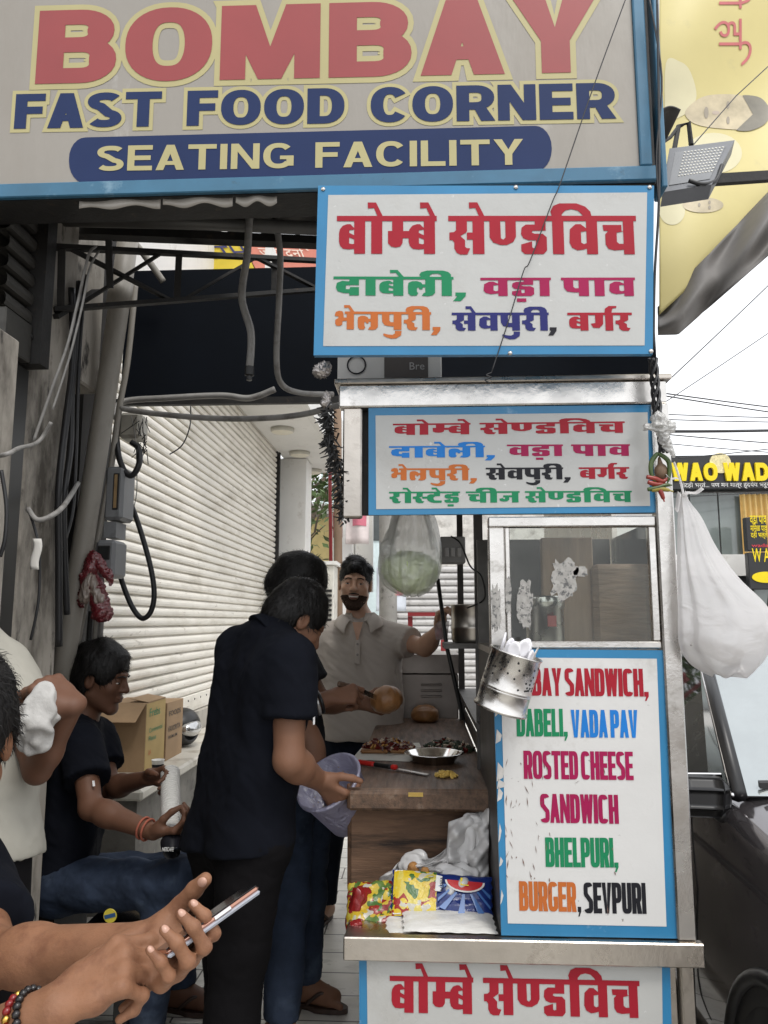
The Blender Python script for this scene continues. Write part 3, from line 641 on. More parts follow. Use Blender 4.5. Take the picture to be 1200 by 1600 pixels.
for (xa, ya, xb, yb, Y_, col, lab, nm) in ((588,885,634,955,11.5,(.62,.66,.72),'pale printed banner with a pink patch beside the utility pole','banner'), (428+112,770,428+148,850,12.0,(.68,.6,.58),'pale poster hanging between poles above the smiling man','banner')):
    a, b = P(xa,yb,Y_), P(xb,ya,Y_); t = T(nm, lab, 'banner', ((a.x+b.x)/2, Y_, a.z))
    m = MB(); m.grid(lambda u, v, a=a, b=b, Y_=Y_: Vector((a.x+(b.x-a.x)*u, Y_+.06*math.sin(u*7+v*2), a.z+(b.z-a.z)*v)), 12, 8); solid(m.build('sheet', mat('banner_print', col, .6, var=.1), t, True), .01)
    m = MB(); m.grid(lambda u, v, a=a, b=b, Y_=Y_: Vector((a.x+(b.x-a.x)*(.3+.6*u), Y_-.02+.06*math.sin((.3+.6*u)*7+(.35+.5*v)*2), a.z+(b.z-a.z)*(.35+.5*v))), 10, 6); m.build('printed_patch', mat('pink_print', (.55,.15,.2), .6), t, True)
m = MB(); a = P(540,840,11); m.grid(lambda u, v: P(521+14*u, 800+40*v, 11)+Vector((0,.05*math.sin(u*6),0)), 6, 6); _tag(solid(m.build('red_flag', RED, None, True), .01), 'small red cloth hanging by the wooden pole', 'cloth')
GREYSH = mat('grey_shutter', (.52,.51,.50), .55, .2, var=.1, vs=3, dirt=[((.2,.18,.16), .55, .75, 5)])
a, b = P(618,885,13), P(800,885,13); shutter('grey_shutter', 13.0, a.x, b.x, 0, a.z+.0, .11, .03, GREYSH, 'grey roll-down shutter across the end of the passage', 'y')
m = MB(); m.box((a.x-.1,13.05,a.z+.002), (b.x+2,16,4.6)); _tag(m.build('far_building', mat('far_wall', (.66,.64,.60), .8, var=.12, dirt=[((.3,.28,.25), .5, .7, 4)]), None), 'grey building above the far grey shutter', 'building')
t = T('red_stand', 'red metal stand in front of the grey shutter', 'stand', P(665,1000,10.0))
a, b = P(641,963,10.0), P(692,963,10.0)
for q in (a, b): m = MB(); m.bar((q.x,10,.0), (q.x,10,q.z), .06); m.build('leg', RED, t)
m = MB(); m.box((a.x-.03,9.9,a.z+.002), (b.x+.03,10.1,a.z+.05)); m.build('top', RED, t)
# ---- across the street on the right: the wada shop
t = T('snack_shop', 'wada shop across the street with a black fascia and yellow lettering', 'shop', (6,12,0)); Y_ = 12.0
BLK = mat('black_fascia', (.02,.02,.022), .35, var=.1); YEL = mat('yellow_letters', (.85,.66,.0), .45, var=.02); WHT = mat('white_print', (.8,.8,.78), .5, var=.02)
a = P(1030,766,Y_); b = P(1300,712,Y_)
m = MB(); m.box((a.x-1.2,Y_+.2,-.15), (a.x+9,Y_+7,b.z-.05)); m.build('wall', WHITE, t)
m = MB(); m.box((a.x-1.2,Y_-.12,a.z), (a.x+9,Y_+.198,b.z)); f_ = m.build('fascia', BLK, t)
ops, wd = lat_line('WAO WADA', .98, .31, .27, .10, .36, 2.4); l0, l1 = P(1049,752,Y_-.12), P(1222,752,Y_-.12); V, FC = fill(ops); k = (l1-l0)/wd; hh = P(1049,724,Y_-.12).z-l0.z
m = MB(); m.add([l0+k*p[0]+Vector((0,-.05,hh*p[1])) for p in V], FC); o = m.build('lettering', YEL, f_); s_ = o.modifiers.new('t', 'SOLIDIFY'); s_.thickness = .045; s_.offset = -1
c = P(1124,716,Y_-.12); m = MB(); m.lathe(c+Vector((0,-.002,-.08)), [(.16,0),(.16,.03),(.0001,.031)], (0,-1,0), 24); m.build('emblem', mat('emblem_cream', (.7,.62,.35), .5, var=.3, vs=30), f_)
font_text('tagline', 'पोटही भरतं... पण मन मात्र हृदयेय भरून येतं', WHT, f_, P(1062,764,Y_-.121), (1,0,0), (0,0,1), .11, (P(1216,764,Y_).x-P(1062,764,Y_).x), 0.008, .006)
g0, g1 = P(1040,866,Y_), P(1170,768,Y_); GL_D = mat('shop_glass', (.20,.23,.22), .06, var=.35, vs=.8, spec=.8, stretch=(1,1,.5))
for i in range(3):
    wd_ = (g1.x-g0.x)/3+.0; m = MB(); m.box((g0.x+wd_*i+.012,Y_+.10,g0.z), (g0.x+wd_*(i+1)-.012,Y_+.13,g1.z)); m.build('window', GL_D, t)
m = MB(); m.box((g0.x-.5,Y_-.05,P(0,903,Y_).z), (a.x+9,Y_+.197,g0.z-.01)); m.build('white_band', WHITE, t)
m = MB(); m.box((g0.x-.5,Y_+.0,P(0,912,Y_).z), (a.x+9,Y_+.18,P(0,904,Y_).z)); m.build('dark_band', BLK, t)
m = MB(); m.box((g0.x-.5,Y_+.1,.02), (a.x+5,Y_+.19,P(0,913,Y_).z)); m.build('lower_glass', GL_D, t)
c0, c1 = P(1170,866,Y_-.2), P(1290,768,Y_-.2); m = MB(); m.grid(lambda u, v: Vector((c0.x+(c1.x-c0.x)*u, Y_-.0+.03*math.sin(u*90), c0.z+(c1.z-c0.z)*v)), 160, 2); m.build('slatted_screen', mat('yellow_screen', (.68,.47,.17), .6, var=.1), t, True)
def board(xa, ya, xb, yb, lab, lines, tilt=.0):
    Yb = Y_-.6; a, b = P(xa,yb,Yb), P(xb,ya,Yb); q = T('signboard', lab, 'signboard', ((a.x+b.x)/2, Yb, a.z)); m = MB(); m.box((a.x,Yb,a.z), (b.x,Yb+.12,b.z), .01); pn = m.build('panel', BLK, q)
    n = len(lines); H = b.z-a.z
    for i, (tx, mt, kind, hgt) in enumerate(lines):
        z = b.z-H*((i+.85)/n)*.92
        font_text('lettering', tx, mt, q, (a.x+.06, Yb, z), (1,0,0), (0,0,1), hgt, (b.x-a.x)*.8, .012, .006)
    m = MB(); m.bar(((a.x+b.x)/2,Yb+.06,a.z), ((a.x+b.x)/2+.05,Yb+.5,a.z-.8), .03); m.build('prop', DARKM, q); return q
RDP = mat('red_print', (.6,.04,.06), .5)
board(1168,808,1197,861, 'small black menu board with yellow words, upper of two at the shop', [('वडा पाव', YEL, 0, .12), ('मिसळ पाव', YEL, 0, .12), ('दही भल्ले', YEL, 0, .12), ('wada', RDP, 0, .05)])
sb2 = board(1172,863,1236,921, 'larger black board with a yellow oval, below the small menu board', [('W A D A', YEL, 0, .2), ('', YEL, 0, .1), ('', WHT, 0, .1)])
q = P(1196,902,Y_-.6); m = MB(); m.lathe(Vector((q.x,Y_-.605,q.z)), [(.13,0),(.13,.012),(.0001,.013)], (0,-1,0), 24)
for v_ in m.v: v_.x = q.x+(v_.x-q.x)*1.5; v_.z = q.z+(v_.z-q.z)*.62
m.build('oval_label', YEL, sb2)
m = MB(); m.box((2.0,16,-.15), (3.2,20,2.2)); _tag(m.build('side_building', mat('side_wall', (.5,.49,.46), .8), None), 'pale low building behind the parked car', 'building')
# ---- overhead wires over the street
WIRE = mat('wire_black', (.03,.03,.032), .6, var=.1)
ws = [((1040,612),(1210,632),6,'upper of a close pair'),((1040,616),(1210,640),6.1,'lower of a close pair'),((1040,645),(1210,648),8,'faint, under the close pair'),((1040,653),(1210,655),8.1,'second faint one'),((1040,671),(1210,667),5,'darkest, level one'),((1040,676),(1210,688),7,'dipping to the right'),((1035,690),(1210,703),9,'lowest crossing the shop sign top'),((1040,595),(1200,440),7,'steep one rising to the right'),((1060,612),(1200,516),9,'thin one rising gently to the right'),((1040,775),(1210,764),10.5,'crossing the shop glass'),((1115,709),(1210,697),8.6,'short one rising from the shop sign')]
for (a, b, Y0, lab) in ws:
    p, q = P(*a, Y0), P(*b, Y0+.8); d = (q-p); p = p-d*.5; q = q+d*2; L_ = (q-p).length
    pts = [lerp0(p,q,i/14)-Vector((0,0,.012*L_*(1-(2*i/14-1)**2)*.5)) for i in range(15)]
    m = MB(); m.tube(pts, .006 if 'darkest' not in lab else .011, 5, False); _tag(m.build('overhead_wire', WIRE, None), 'overhead wire across the sky, '+lab, 'wire', 'wires over the street')
# ================================================================ PEOPLE
def lerp(a, b, t): return Vector(a)*(1-t)+Vector(b)*t
SKIN = mat('skin', (.20,.098,.058), .6, spec=.35, var=.1, vs=9, bump=.15, bs=220, bdist=.0015, sub_=.06)
SKIN_L = mat('light_skin', (.56,.33,.22), .46, var=.1, vs=9, bump=.15, bs=220, bdist=.0015, sub_=.08)
SKIN_D = mat('dark_skin', (.125,.058,.034), .58, spec=.35, var=.12, vs=9, bump=.15, bs=220, bdist=.0015, sub_=.05)
SKIN_F = mat('near_skin', (.235,.112,.060), .6, spec=.35, var=.14, vs=16, bump=.55, bs=190, bdist=.0016, sub_=.06, rvar=.1, dirt=[((.15,.062,.034), .50, .76, 30), ((.30,.16,.10), .62, .8, 55)])
HAIR = mat('black_hair', (.007,.006,.0055), .5, var=.4, vs=60, bump=.5, bs=420, stretch=(1,1,.3), bdist=.002, spec=.3)
BLACK_T = mat('black_cotton', (.0055,.0065,.0105), .95, var=.25, vs=5, bump=.35, bs=700, bdist=.0006, spec=.12)
BLACK_T2 = mat('charcoal_cotton', (.016,.017,.021), .9, var=.25, vs=5, bump=.35, bs=700, bdist=.0006, spec=.25)
TROUSER = mat('black_trouser_cloth', (.0055,.005,.0058), .9, var=.25, vs=5, bump=.3, bs=500, bdist=.0006, spec=.12)
POLO = mat('taupe_pique', (.54,.485,.43), .9, var=.08, vs=5, bump=.4, bs=600, bdist=.0008, spec=.25)
KHAKI = mat('pale_khaki_cloth', (.34,.325,.28), .9, var=.08, vs=4, bump=.3, bs=500, bdist=.0008, spec=.25)
JEAN = mat('blue_denim', (.028,.040,.068), .85, var=.35, vs=9, bump=.5, bs=420, bdist=.001, spec=.2, dirt=[((.09,.12,.17), .54, .78, 5)])
JEAN_D = mat('dark_denim', (.008,.012,.022), .85, var=.3, vs=9, bump=.5, bs=420, bdist=.001, spec=.2)
LEATHER = mat('brown_sandal_leather', (.045,.025,.018), .5, var=.3, vs=20, bump=.3, bs=120)
WHITE_EYE = mat('eye_white', (.6,.57,.53), .3, var=.03); IRIS = mat('iris', (.015,.01,.008), .15, var=0); LIP = mat('lips', (.2,.075,.06), .45, var=.1, vs=60); TOOTH = mat('teeth', (.75,.72,.65), .3, var=.02)
NAIL = mat('fingernail', (.46,.27,.2), .25, var=.06, vs=60)
def hand(w, d, n, flip=1, curl=None, th=None, size=1.0, spread=.05):
    w, d = Vector(w), Vector(d).normalized(); n = Vector(n); n = (n-d*n.dot(d)).normalized(); s = d.cross(n)*flip; z = size
    pr = []; tips = []; L = .086*z
    offs = (.031,.0105,-.0105,-.0305); kl = (.97,1.02,.98,.89)
    lens = ((.042,.026,.021),(.046,.030,.022),(.042,.028,.021),(.034,.021,.019))
    curl = curl or ((25,30,20),)*4
    kn = []
    for i in range(4):
        a = w+s*(offs[i]*.42*z); k_ = w+d*(L*kl[i])+s*(offs[i]*z)-n*(.002*z); kn.append(k_)
        pr.append(cap(a, k_, .0135*z, .0112*z, .013))
    pr.append(ell(w+d*(L*.5)+s*(-.02*z)+n*(.006*z), (.014*z,)*3, None, .014))
    pr.append(ell(w+d*(L*.36)+s*(.022*z)+n*(.009*z), (.019*z,)*3, None, .016))
    for i in range(4):
        a = 0; p = kn[i]; rr = (.0098,.0086,.0078,.0066) if i < 3 else (.0086,.0074,.0068,.0057)
        sp = (offs[i]/.03)*spread
        for j in range(3):
            a += R(curl[i][j]); q = (d+s*sp*max(.0, math.cos(a))).normalized()*math.cos(a)+n*math.sin(a); e = p+q*(lens[i][j]*z)
            pr.append(cap(p, e, rr[j]*z, rr[j+1]*z, .0042 if j else .008))
            if j < 2: pr.append(ell(e, (rr[j+1]*1.09*z,)*3, None, .003))
            if j == 2: tips.append((e, q, (n*math.cos(a)-d*math.sin(a))*-1, rr[3]*z))
            p = e
    th = th or ((.62,.75,.18),(.85,.5,.2),(.95,.3,.15))
    p = w+d*(.016*z)+s*(.021*z)+n*(.007*z); rr = (.0150,.0122,.0108,.0088)
    for j in range(3):
        q = (d*th[j][0]+s*th[j][1]+n*th[j][2]).normalized(); e = p+q*((.045,.034,.026)[j]*z)
        pr.append(cap(p, e, rr[j]*z, rr[j+1]*z, .012 if j == 0 else .005))
        if j == 2: tips.append((e, q, None, rr[3]*z))
        p = e
    c = [tuple(min(x[i] for x in (w, *[t[0] for t in tips], *kn))-.015 for i in range(3)), tuple(max(x[i] for x in (w, *[t[0] for t in tips], *kn))+.015 for i in range(3))]
    return pr, c, tips
def basis(f, u):
    f = Vector(f).normalized(); u = Vector(u); u = (u-f*u.dot(f)).normalized(); r = f.cross(u); return r, f, u
def head_prims(c, f, u, hs_=1.0):
    r, f, u = basis(f, u); c = Vector(c); M = [[r[i], f[i], u[i]] for i in range(3)]
    L = lambda x, y, z: c+(r*x+f*y+u*z)*hs_
    E = lambda x, y, z, a, b, d_, k=.02: ell(L(x,y,z), (a*hs_,b*hs_,d_*hs_), M, k)
    pr = [E(0,-.015,.035,.075,.094,.084), E(0,.03,-.03,.066,.062,.082,.03)]
    for sx in (-1,1):
        pr += [cap(L(.05*sx,.0,-.055), L(.018*sx,.068,-.098), .019*hs_, .016*hs_, .025), E(.04*sx,.062,-.018,.022,.02,.02,.02), cap(L(.012*sx,.088,.036), L(.042*sx,.072,.034), .009*hs_, .008*hs_, .014)]
    pr += [E(0,.066,-.1,.02,.02,.016,.02), cap(L(0,.088,.024), L(0,.108,-.018), .0085*hs_, .0125*hs_, .012)]
    for sx in (-1,1):
        pr += [E(.013*sx,.097,-.022,.009,.011,.008,.008), minus(E(.032*sx,.1,.009,.018,.014,.011), .012), E(.032*sx,.0765,.0135,.015,.0125,.0085,.004), E(.032*sx,.0775,-.001,.013,.011,.007,.004)]
        pr += [E(.078*sx,-.008,-.002,.009,.02,.031,.006), minus(E(.088*sx,-.004,.0,.006,.011,.018), .005)]
    pr += [E(0,.092,-.05,.024,.009,.0065,.008), E(0,.09,-.062,.021,.009,.007,.008), minus(E(0,.103,-.0555,.025,.006,.0022), .004)]
    box_ = [tuple(c[i]-.145 for i in range(3)), tuple(c[i]+.145 for i in range(3))]
    return pr, L, M, box_
def hair(name, L, M, hs_, root, fringe=.07, nape=-.06, vol=.014, seed=1, side=.0, res=.005, style='short'):
    E = lambda x, y, z, a, b, d_, k=.02: ell(L(x,y,z), (a*hs_,b*hs_,d_*hs_), M, k)
    pr = [E(0,-.017,.04,.076+vol,.094+vol,.086+vol*1.3), E(0,-.05,-.005,.07+vol*.8,.062+vol,.075)]
    r_ = np.random.RandomState(seed)
    for i in range(16):
        a = r_.rand()*6.28; t = r_.rand()*1.1; pr.append(E(.072*math.sin(t)*math.cos(a), -.017+.092*math.sin(t)*math.sin(a), .04+(.080+vol*.6)*math.cos(t), .022+.01*r_.rand(), .022+.01*r_.rand(), .014+.008*r_.rand(), .02))
    ux = np.array([M[i][0] for i in range(3)]); uf = np.array([M[i][1] for i in range(3)]); uu = np.array([M[i][2] for i in range(3)])
    pr.append(minus(E(0,.105,-.045,.078,.075,.045+fringe), .012))
    for sx in (-1,1): pr.append(minus(E(.085*sx,.02,-.05,.03,.042,.052), .01)); pr.append(minus(E(.082*sx,-.004,-.01,.012,.024,.034), .006))
    pr.append(cutp(L(0,0,nape), -uu+uf*.25))
    v, f = sdf(pr, res, .015); v = relax(v, f, 1)
    v = wrinkle(v, f, .0014, 110, seed, (1,1,.5), .9); v = wrinkle(v, f, .0014, 420, seed+3, (1,1,.4), .9)
    N_ = vnorm(v, f); rs = np.random.RandomState(seed+50); cr = np.array(L(0,-.05,.125)); n0 = len(v); nst = 3200; pick = rs.choice(n0, nst)
    p0 = v[pick]-N_[pick]*.001; fl = p0-cr; fl -= N_[pick]*np.sum(fl*N_[pick], axis=1)[:,None]; fl /= np.linalg.norm(fl, axis=1)[:,None]+1e-6
    d = fl*.8+N_[pick]*rs.uniform(.15,.5,(nst,1))+rs.normal(size=(nst,3))*.28-uu*.12; d /= np.linalg.norm(d, axis=1)[:,None]; ln = rs.uniform(.012,.032,(nst,1))
    sd2 = np.cross(d, N_[pick]); sd2 /= np.linalg.norm(sd2, axis=1)[:,None]+1e-6; wv = .0009
    mid = p0+d*ln*.55; tip = p0+d*ln-N_[pick]*ln*.25-uu*ln*.1
    V2 = np.concatenate([v, p0-sd2*wv, p0+sd2*wv, mid-sd2*wv*.8, mid+sd2*wv*.8, tip]); a = n0+np.arange(nst)
    F2 = [tuple(q) for q in f.tolist()]+[(i, i+nst, i+3*nst, i+2*nst) for i in a]+[(i+2*nst, i+3*nst, i+4*nst) for i in a]
    return mesh_obj('hair', V2, F2, HAIR, root, True)
def shirt_prims(J, fat=1.0, sleeve=.62, hem=None, sr=(.066,.074), flare=0.0, neckcut=.035, hipw=1.0):
    nb = J['nb']; pr = []; mid_h = (J['hpL']+J['hpR'])/2; dn = (mid_h-nb).normalized()
    for sd_ in 'LR':
        sh, hp, el = J['sh'+sd_], J['hp'+sd_], J['el'+sd_]; si = lerp(sh, lerp(nb, mid_h, .12), .33)+dn*.05; wa = lerp(hp, mid_h, .15)
        mdl = lerp(si, wa, .55)
        pr += [cap(si, mdl, .098*fat, .100*fat), cap(mdl, wa+dn*.02, .100*fat, .108*fat*hipw), cap(wa, wa+dn*.16, .108*fat*hipw, (.114+flare)*fat*hipw)]
        pr += [cap(sh, lerp(nb, sh, .12)+Vector((0,0,.004)), .062*fat, .066*fat, .03)]
        e = lerp(sh, el, sleeve); pr += [cap(sh, lerp(sh, e, .5), sr[0]*.98, sr[0], .03), frus(lerp(sh, e, .25), e, sr[0], sr[1], .02)]
    pr.append(cap(lerp(nb, mid_h, .2), lerp(nb, mid_h, .85), .105*fat, .115*fat, .04))
    nd = (J['head']-nb).normalized(); pr.append(cap(nb+nd*(neckcut-.01), nb+dn*.06, .070, .09, .03))
    pr.append(minus(cap(nb-nd*.0, J['head'], .0565*J.get('hs',1.0)), .006))
    pr.append(cutp(nb+nd*neckcut, nd, nb+nd*(neckcut+.04), .075))
    if hem is not None: pr.append(cutp(hem[0], hem[1], mid_h, .6))
    return pr
def trouser_prims(J, kr=.068, ar=.06, hr=.098, anklez=.07, cutsides='LR'):
    pr = [cap(J['hpL'], J['hpR'], .105, None, .04)]
    for sd_ in 'LR':
        hp, kn, an = J['hp'+sd_], J['kn'+sd_], J['an'+sd_]; d = (an-kn).normalized()
        pr += [cap(hp, kn, hr, kr, .02), frus(lerp(hp,kn,.9), an-d*0+d*.0, kr, ar, .03), ell(kn, (kr*1.02,)*3, None, .03)]
    return pr
def body_prims(J, hands, thin=1.0, foot=True):
    nb = J['nb']; mh = (J['hpL']+J['hpR'])/2; hp_, L, M, hb = head_prims(J['head'], J['f'], J['u'], J.get('hs', 1.0)); fine = [hb]
    pr = list(hp_); back = L(0,-.018,-.06)
    pr += [cap(back, nb, .052, .053, .03), cap(nb, mh, .07, .08, .04)]; tips = {}
    for sd_ in 'LR':
        sh, el, wr, hip, kn, an = [J[k+sd_] for k in ('sh','el','wr','hp','kn','an')]
        pr += [cap(nb, sh-Vector((0,0,.012)), .036, .042, .03), cap(lerp(nb,sh,.45)+(mh-nb).normalized()*.09, hip, .062, .07, .04), cap(sh, el, .047*thin, .038*thin, .02), cap(el, lerp(el,wr,.3), .038*thin, .041*thin, .02), cap(lerp(el,wr,.25), wr, .041*thin, .0265*thin, .02)]
        pr += [cap(hip, kn, .06, .040, .02), cap(kn, lerp(kn,an,.35), .040, .042, .015), cap(lerp(kn,an,.35), an, .042, .034, .015)]
        if hands.get(sd_):
            h, c, t = hand(wr, *hands[sd_][0], **dict(hands[sd_][1], flip=1 if sd_ == 'R' else -1)); pr += h; fine.append(c); tips[sd_] = t
        if foot:
            to = J['to'+sd_]; d = (to-an); d.z = 0; d.normalize(); s_ = d.cross(Vector((0,0,1))); g = Vector((an.x, an.y, 0))+Vector((0,0,.02+J.get('sole',.0)))
            pr += [cap(an, g-d*.035+Vector((0,0,.018)), .036, .03, .02), cap(g+Vector((0,0,.04)), g+d*.10+Vector((0,0,.008)), .036, .026, .03), cap(g-d*.03, g+d*.12+s_*.02, .026, .02, .03), cap(g-d*.03, g+d*.12-s_*.02, .026, .02, .03)]
            io = -1 if sd_ == 'R' else 1      # the big toe is on the inside
            for q in range(5):
                o_ = (.030-.0145*q)*io; ln = .165-.011*q; pr.append(cap(g+d*.115+s_*o_*1.05, g+d*(ln)+s_*o_*1.2-Vector((0,0,.006)), .013 if q == 0 else .0095, .011 if q == 0 else .008, .008))
            fine.append(([min(an[i],(g+d*.17)[i])-.04 for i in range(3)], [max(an[i],(g+d*.17)[i])+.03 for i in range(3)]))
    return pr, L, M, fine, tips
def sandal(J, sd_, root, strap=True):
    an, to = J['an'+sd_], J['to'+sd_]; d = (to-an); d.z = 0; d.normalize(); s_ = d.cross(Vector((0,0,1))); g = Vector((an.x, an.y, 0))
    z = Vector((0,0,1)); out = []
    N = 26
    for i in range(N):
        t = 2*math.pi*i/N; x = math.cos(t); y = math.sin(t); wd = .046 if x > 0 else .036
        out.append(g+d*(.05+.128*x)+s_*(wd*y*(1-.12*x*x)))
    mb = MB(); mb.prism([p+z*.002 for p in out], z*.018)
    o = mb.build('sandal', LEATHER, root)
    m2 = MB(); tp = g+d*.118+z*.03
    for q in (-1,1):
        m2.tube(spline([tp+s_*q*.002, g+d*.085+s_*q*.03+z*.066, g+d*.035+s_*q*.046+z*.03]), .0075, 6)
    m2.tube([tp+z*.0, tp-z*.018], .005, 6)
    m2.build('strap', LEATHER, o, True)
def make_person(label, J, hands, skin, root_xy, group=None):
    root = T('person', label, 'person', (root_xy[0], root_xy[1], 0), group)
    return root
def finish(root, J, hands, skin, res=.006, fr=.0035, thin=1.0, foot=True, hairkw=None, facedet=False, brow=True):
    pr, L, M, fine, tips = body_prims(J, hands, thin, foot)
    organic('body', pr, skin, root, res, .02, fine, fr, 1)
    hz = J.get('hs', 1.0)
    if hairkw is not None: hair('hair', L, M, hz, root, **hairkw)
    if brow:
        for sx in (-1,1):
            m = MB(); m.tube(spline([L(.013*sx,.0985,.030), L(.032*sx,.0945,.0335), L(.048*sx,.080,.026)], 5), [.0026]*9+[.0016]*2, 6); m.build('eyebrow', HAIR, root, True)
    if facedet:
        for sx in (-1,1):
            eo = organic('eye', [ell(L(.032*sx,.0800,.006), (.0115*hz,.0085*hz,.0037*hz), M)], WHITE_EYE, root, .0016, .002)
            organic('iris', [ell(L(.032*sx,.0858,.006), (.0056*hz,.0035*hz,.0050*hz), M)], IRIS, eo, .0011, .001)
    return L, M, tips
Z = Vector((0,0,1))
# ---- man in black with his back half turned, hand in the tub
J = dict(head=P(461,973,2.42), hs=.94, f=(.66,.45,-.60), u=(.42,.30,.85), nb=P(422,1000,2.38), shL=P(370,1018,2.5), shR=P(452,1030,2.24), elL=P(478,1150,2.62), wrL=P(502,1222,2.60),
         elR=P(452,1188,2.20), wrR=P(496,1218,2.36), hpL=P(347,1310,2.48), hpR=P(400,1310,2.33), knL=P(362,1490,2.52), knR=P(372,1490,2.34))
J['anL'] = Vector((J['knL'].x+.01, 2.50, .09)); J['anR'] = Vector((J['knR'].x-.02, 2.32, .09)); J['toL'] = J['anL']+Vector((.12,.15,0)); J['toR'] = J['anR']+Vector((.15,.1,0)); J['sole'] = .022
p1 = make_person('man in a black shirt seen from behind bending to reach into the plastic tub', J, None, SKIN, (J['anR'].x, 2.4))
hd = {'R': (((.72,.25,-.62), (.2,.75,.5)), dict(flip=-1, curl=((40,48,35),)*4)), 'L': (((.6,-.2,-.6), (.7,-.5,.3)), dict(flip=1, curl=((50,50,30),)*4))}
L, M, _ = finish(p1, J, hd, SKIN, .006, .004, 1.12, True, dict(fringe=.06, nape=-.085, vol=.012, seed=3), brow=False)
sp = shirt_prims(J, 1.05, .60, (P(380,1322,2.4), Vector((.10,-.04,-1))), (.07,.08), .012, .045, 1.06)
organic('shirt', sp, BLACK_T, p1, .008, .035, (), .004, 2, [(.011, 16, 5, (1,1,.45), .7), (.0018, 55, 6, (1,1,.7), .8)])
nb = J['nb']; nd = (J['head']-nb).normalized(); a, b = frame_from(nd)
organic('collar', [frus(nb-nd*.012, nb+nd*.055, .100, .070, .01), minus(cap(nb, nb+nd*.12, .058), .004)], BLACK_T, p1, .005, .01, (), .004, 1, [(.002, 60, 4)])
m = MB(); e = lerp(J['shR'], J['elR'], .59); m.obox(e+Vector((.074,-.028,0)), (.5,.85,0), (.85,-.5,0), Z, .003, .001, .014); m.build('sleeve_tag', mat('tag_white', (.8,.8,.8), .6), p1)
organic('trousers', trouser_prims(J, .078, .084, .105), TROUSER, p1, .009, .03, (), .004, 2, [(.006, 20, 9, (1,1,.5), .8), (.002, 60, 2)])
for s in 'LR': sandal(J, s, p1)
# ---- second vendor behind him, cutting a bun
J = dict(head=P(463,924,2.95), f=(.80,-.22,-.50), u=(.42,-.06,.9), nb=P(432,985,2.92), shL=P(462,1022,3.1), shR=P(446,1030,2.76), elL=P(502,1098,3.08), wrL=P(566,1098,3.05),
         elR=P(440,1120,2.68), wrR=P(516,1090,2.74), hpL=P(482,1235,3.06), hpR=P(447,1240,2.84), knL=P(480,1395,3.06), knR=P(452,1405,2.82))
J['anL'] = Vector((P(476,1480,3.06).x, 3.06, .09)); J['anR'] = Vector((P(438,1540,2.74).x, 2.76, .09)); J['toL'] = J['anL']+Vector((.15,-.05,0)); J['toR'] = J['anR']+Vector((.13,-.13,0)); J['sole'] = .022
p2 = make_person('vendor in a charcoal shirt and jeans behind the board slicing a bun with a knife', J, None, SKIN, (J['anR'].x, 2.9))
hd = {'R': (((.9,.12,.12), (.15,.75,-.6)), dict(flip=-1, curl=((40,55,35),(60,65,45),(70,70,45),(75,70,45)), th=((.7,.5,.3),(.85,.1,.5),(.9,-.1,.4)))),
      'L': (((.93,.05,-.10), (.05,-.80,.45)), dict(flip=1, curl=((30,35,25),)*4, th=((.7,.5,.35),(.85,.1,.5),(.8,-.1,.6))))}
L, M, _ = finish(p2, J, hd, SKIN, .006, .004, 1.0, True, dict(fringe=.055, nape=-.06, vol=.022, seed=8))
sp = shirt_prims(J, .92, .62, (P(460,1245,2.95), Vector((0,0,-1))), (.064,.072), .01, .04)
organic('shirt', sp, BLACK_T2, p2, .008, .035, (), .004, 2, [(.006, 22, 15, (1,1,.6), .8), (.002, 60, 6)])
organic('jeans', trouser_prims(J, .07, .062, .1), JEAN, p2, .008, .03, (), .004, 2, [(.006, 26, 19, (1,1,.7), .8), (.002, 70, 2)])
for s in 'LR': sandal(J, s, p2)
for t_, c_ in ((.70, (.75,.75,.74)), (.78, (.02,.02,.02))):
    m = MB(); q = lerp(J['elR'], J['wrR'], t_); ax_ = (J['wrR']-J['elR']).normalized(); a, b = frame_from(ax_)
    m.tube([q+(a*math.cos(i*.2618)+b*math.sin(i*.2618))*.0385 for i in range(25)], .006, 6, False); m.build('bracelet', mat('bracelet_band', c_, .35, metal=.6 if c_[0] > .5 else 0), p2, True)
# ---- smiling man in the taupe polo
J = dict(head=P(555,914,3.85), f=(.03,-1,-.05), u=(.05,-.03,1), hs=1.0, nb=P(562,972,3.88), shL=P(612,996,3.88), shR=P(516,996,3.9), elL=P(664,1012,3.74), wrL=P(686,984,3.62),
         elR=P(498,1090,3.98), wrR=P(508,1170,3.98), hpL=P(596,1165,3.9), hpR=P(538,1165,3.9), knL=P(588,1290,3.88), knR=P(516,1290,3.84))
J['anL'] = Vector((P(584,1380,3.9).x, 3.9, .09)); J['anR'] = Vector((P(506,1390,3.86).x, 3.86, .09)); J['toL'] = J['anL']+Vector((.05,-.15,0)); J['toR'] = J['anR']+Vector((-.07,-.15,0)); J['sole'] = .022
p3 = make_person('smiling bearded man in a taupe polo shirt standing behind the far end of the board', J, None, SKIN, (J['anR'].x+.12, 3.88))
hd = {'L': (((.15,-.3,.9), (.75,-.5,-.2)), dict(flip=1, curl=((45,50,30),(50,55,35),(55,55,35),(60,60,40)))), 'R': (((.1,-.1,-.95), (.9,.2,.1)), dict(flip=-1))}
L, M, _ = finish(p3, J, hd, SKIN_L, .006, .0035, 1.05, True, dict(fringe=.068, nape=-.05, vol=.006, seed=5), True)
E_ = lambda x, y, z, a, b, c, k=.012: ell(L(x,y,z), (a,b,c), M, k)
bu = Vector((M[0][2],M[1][2],M[2][2])); bf = Vector((M[0][1],M[1][1],M[2][1]))
pb = [E_(0,.030,-.032,.0685,.0645,.0845), E_(0,.070,-.100,.036,.026,.025)]
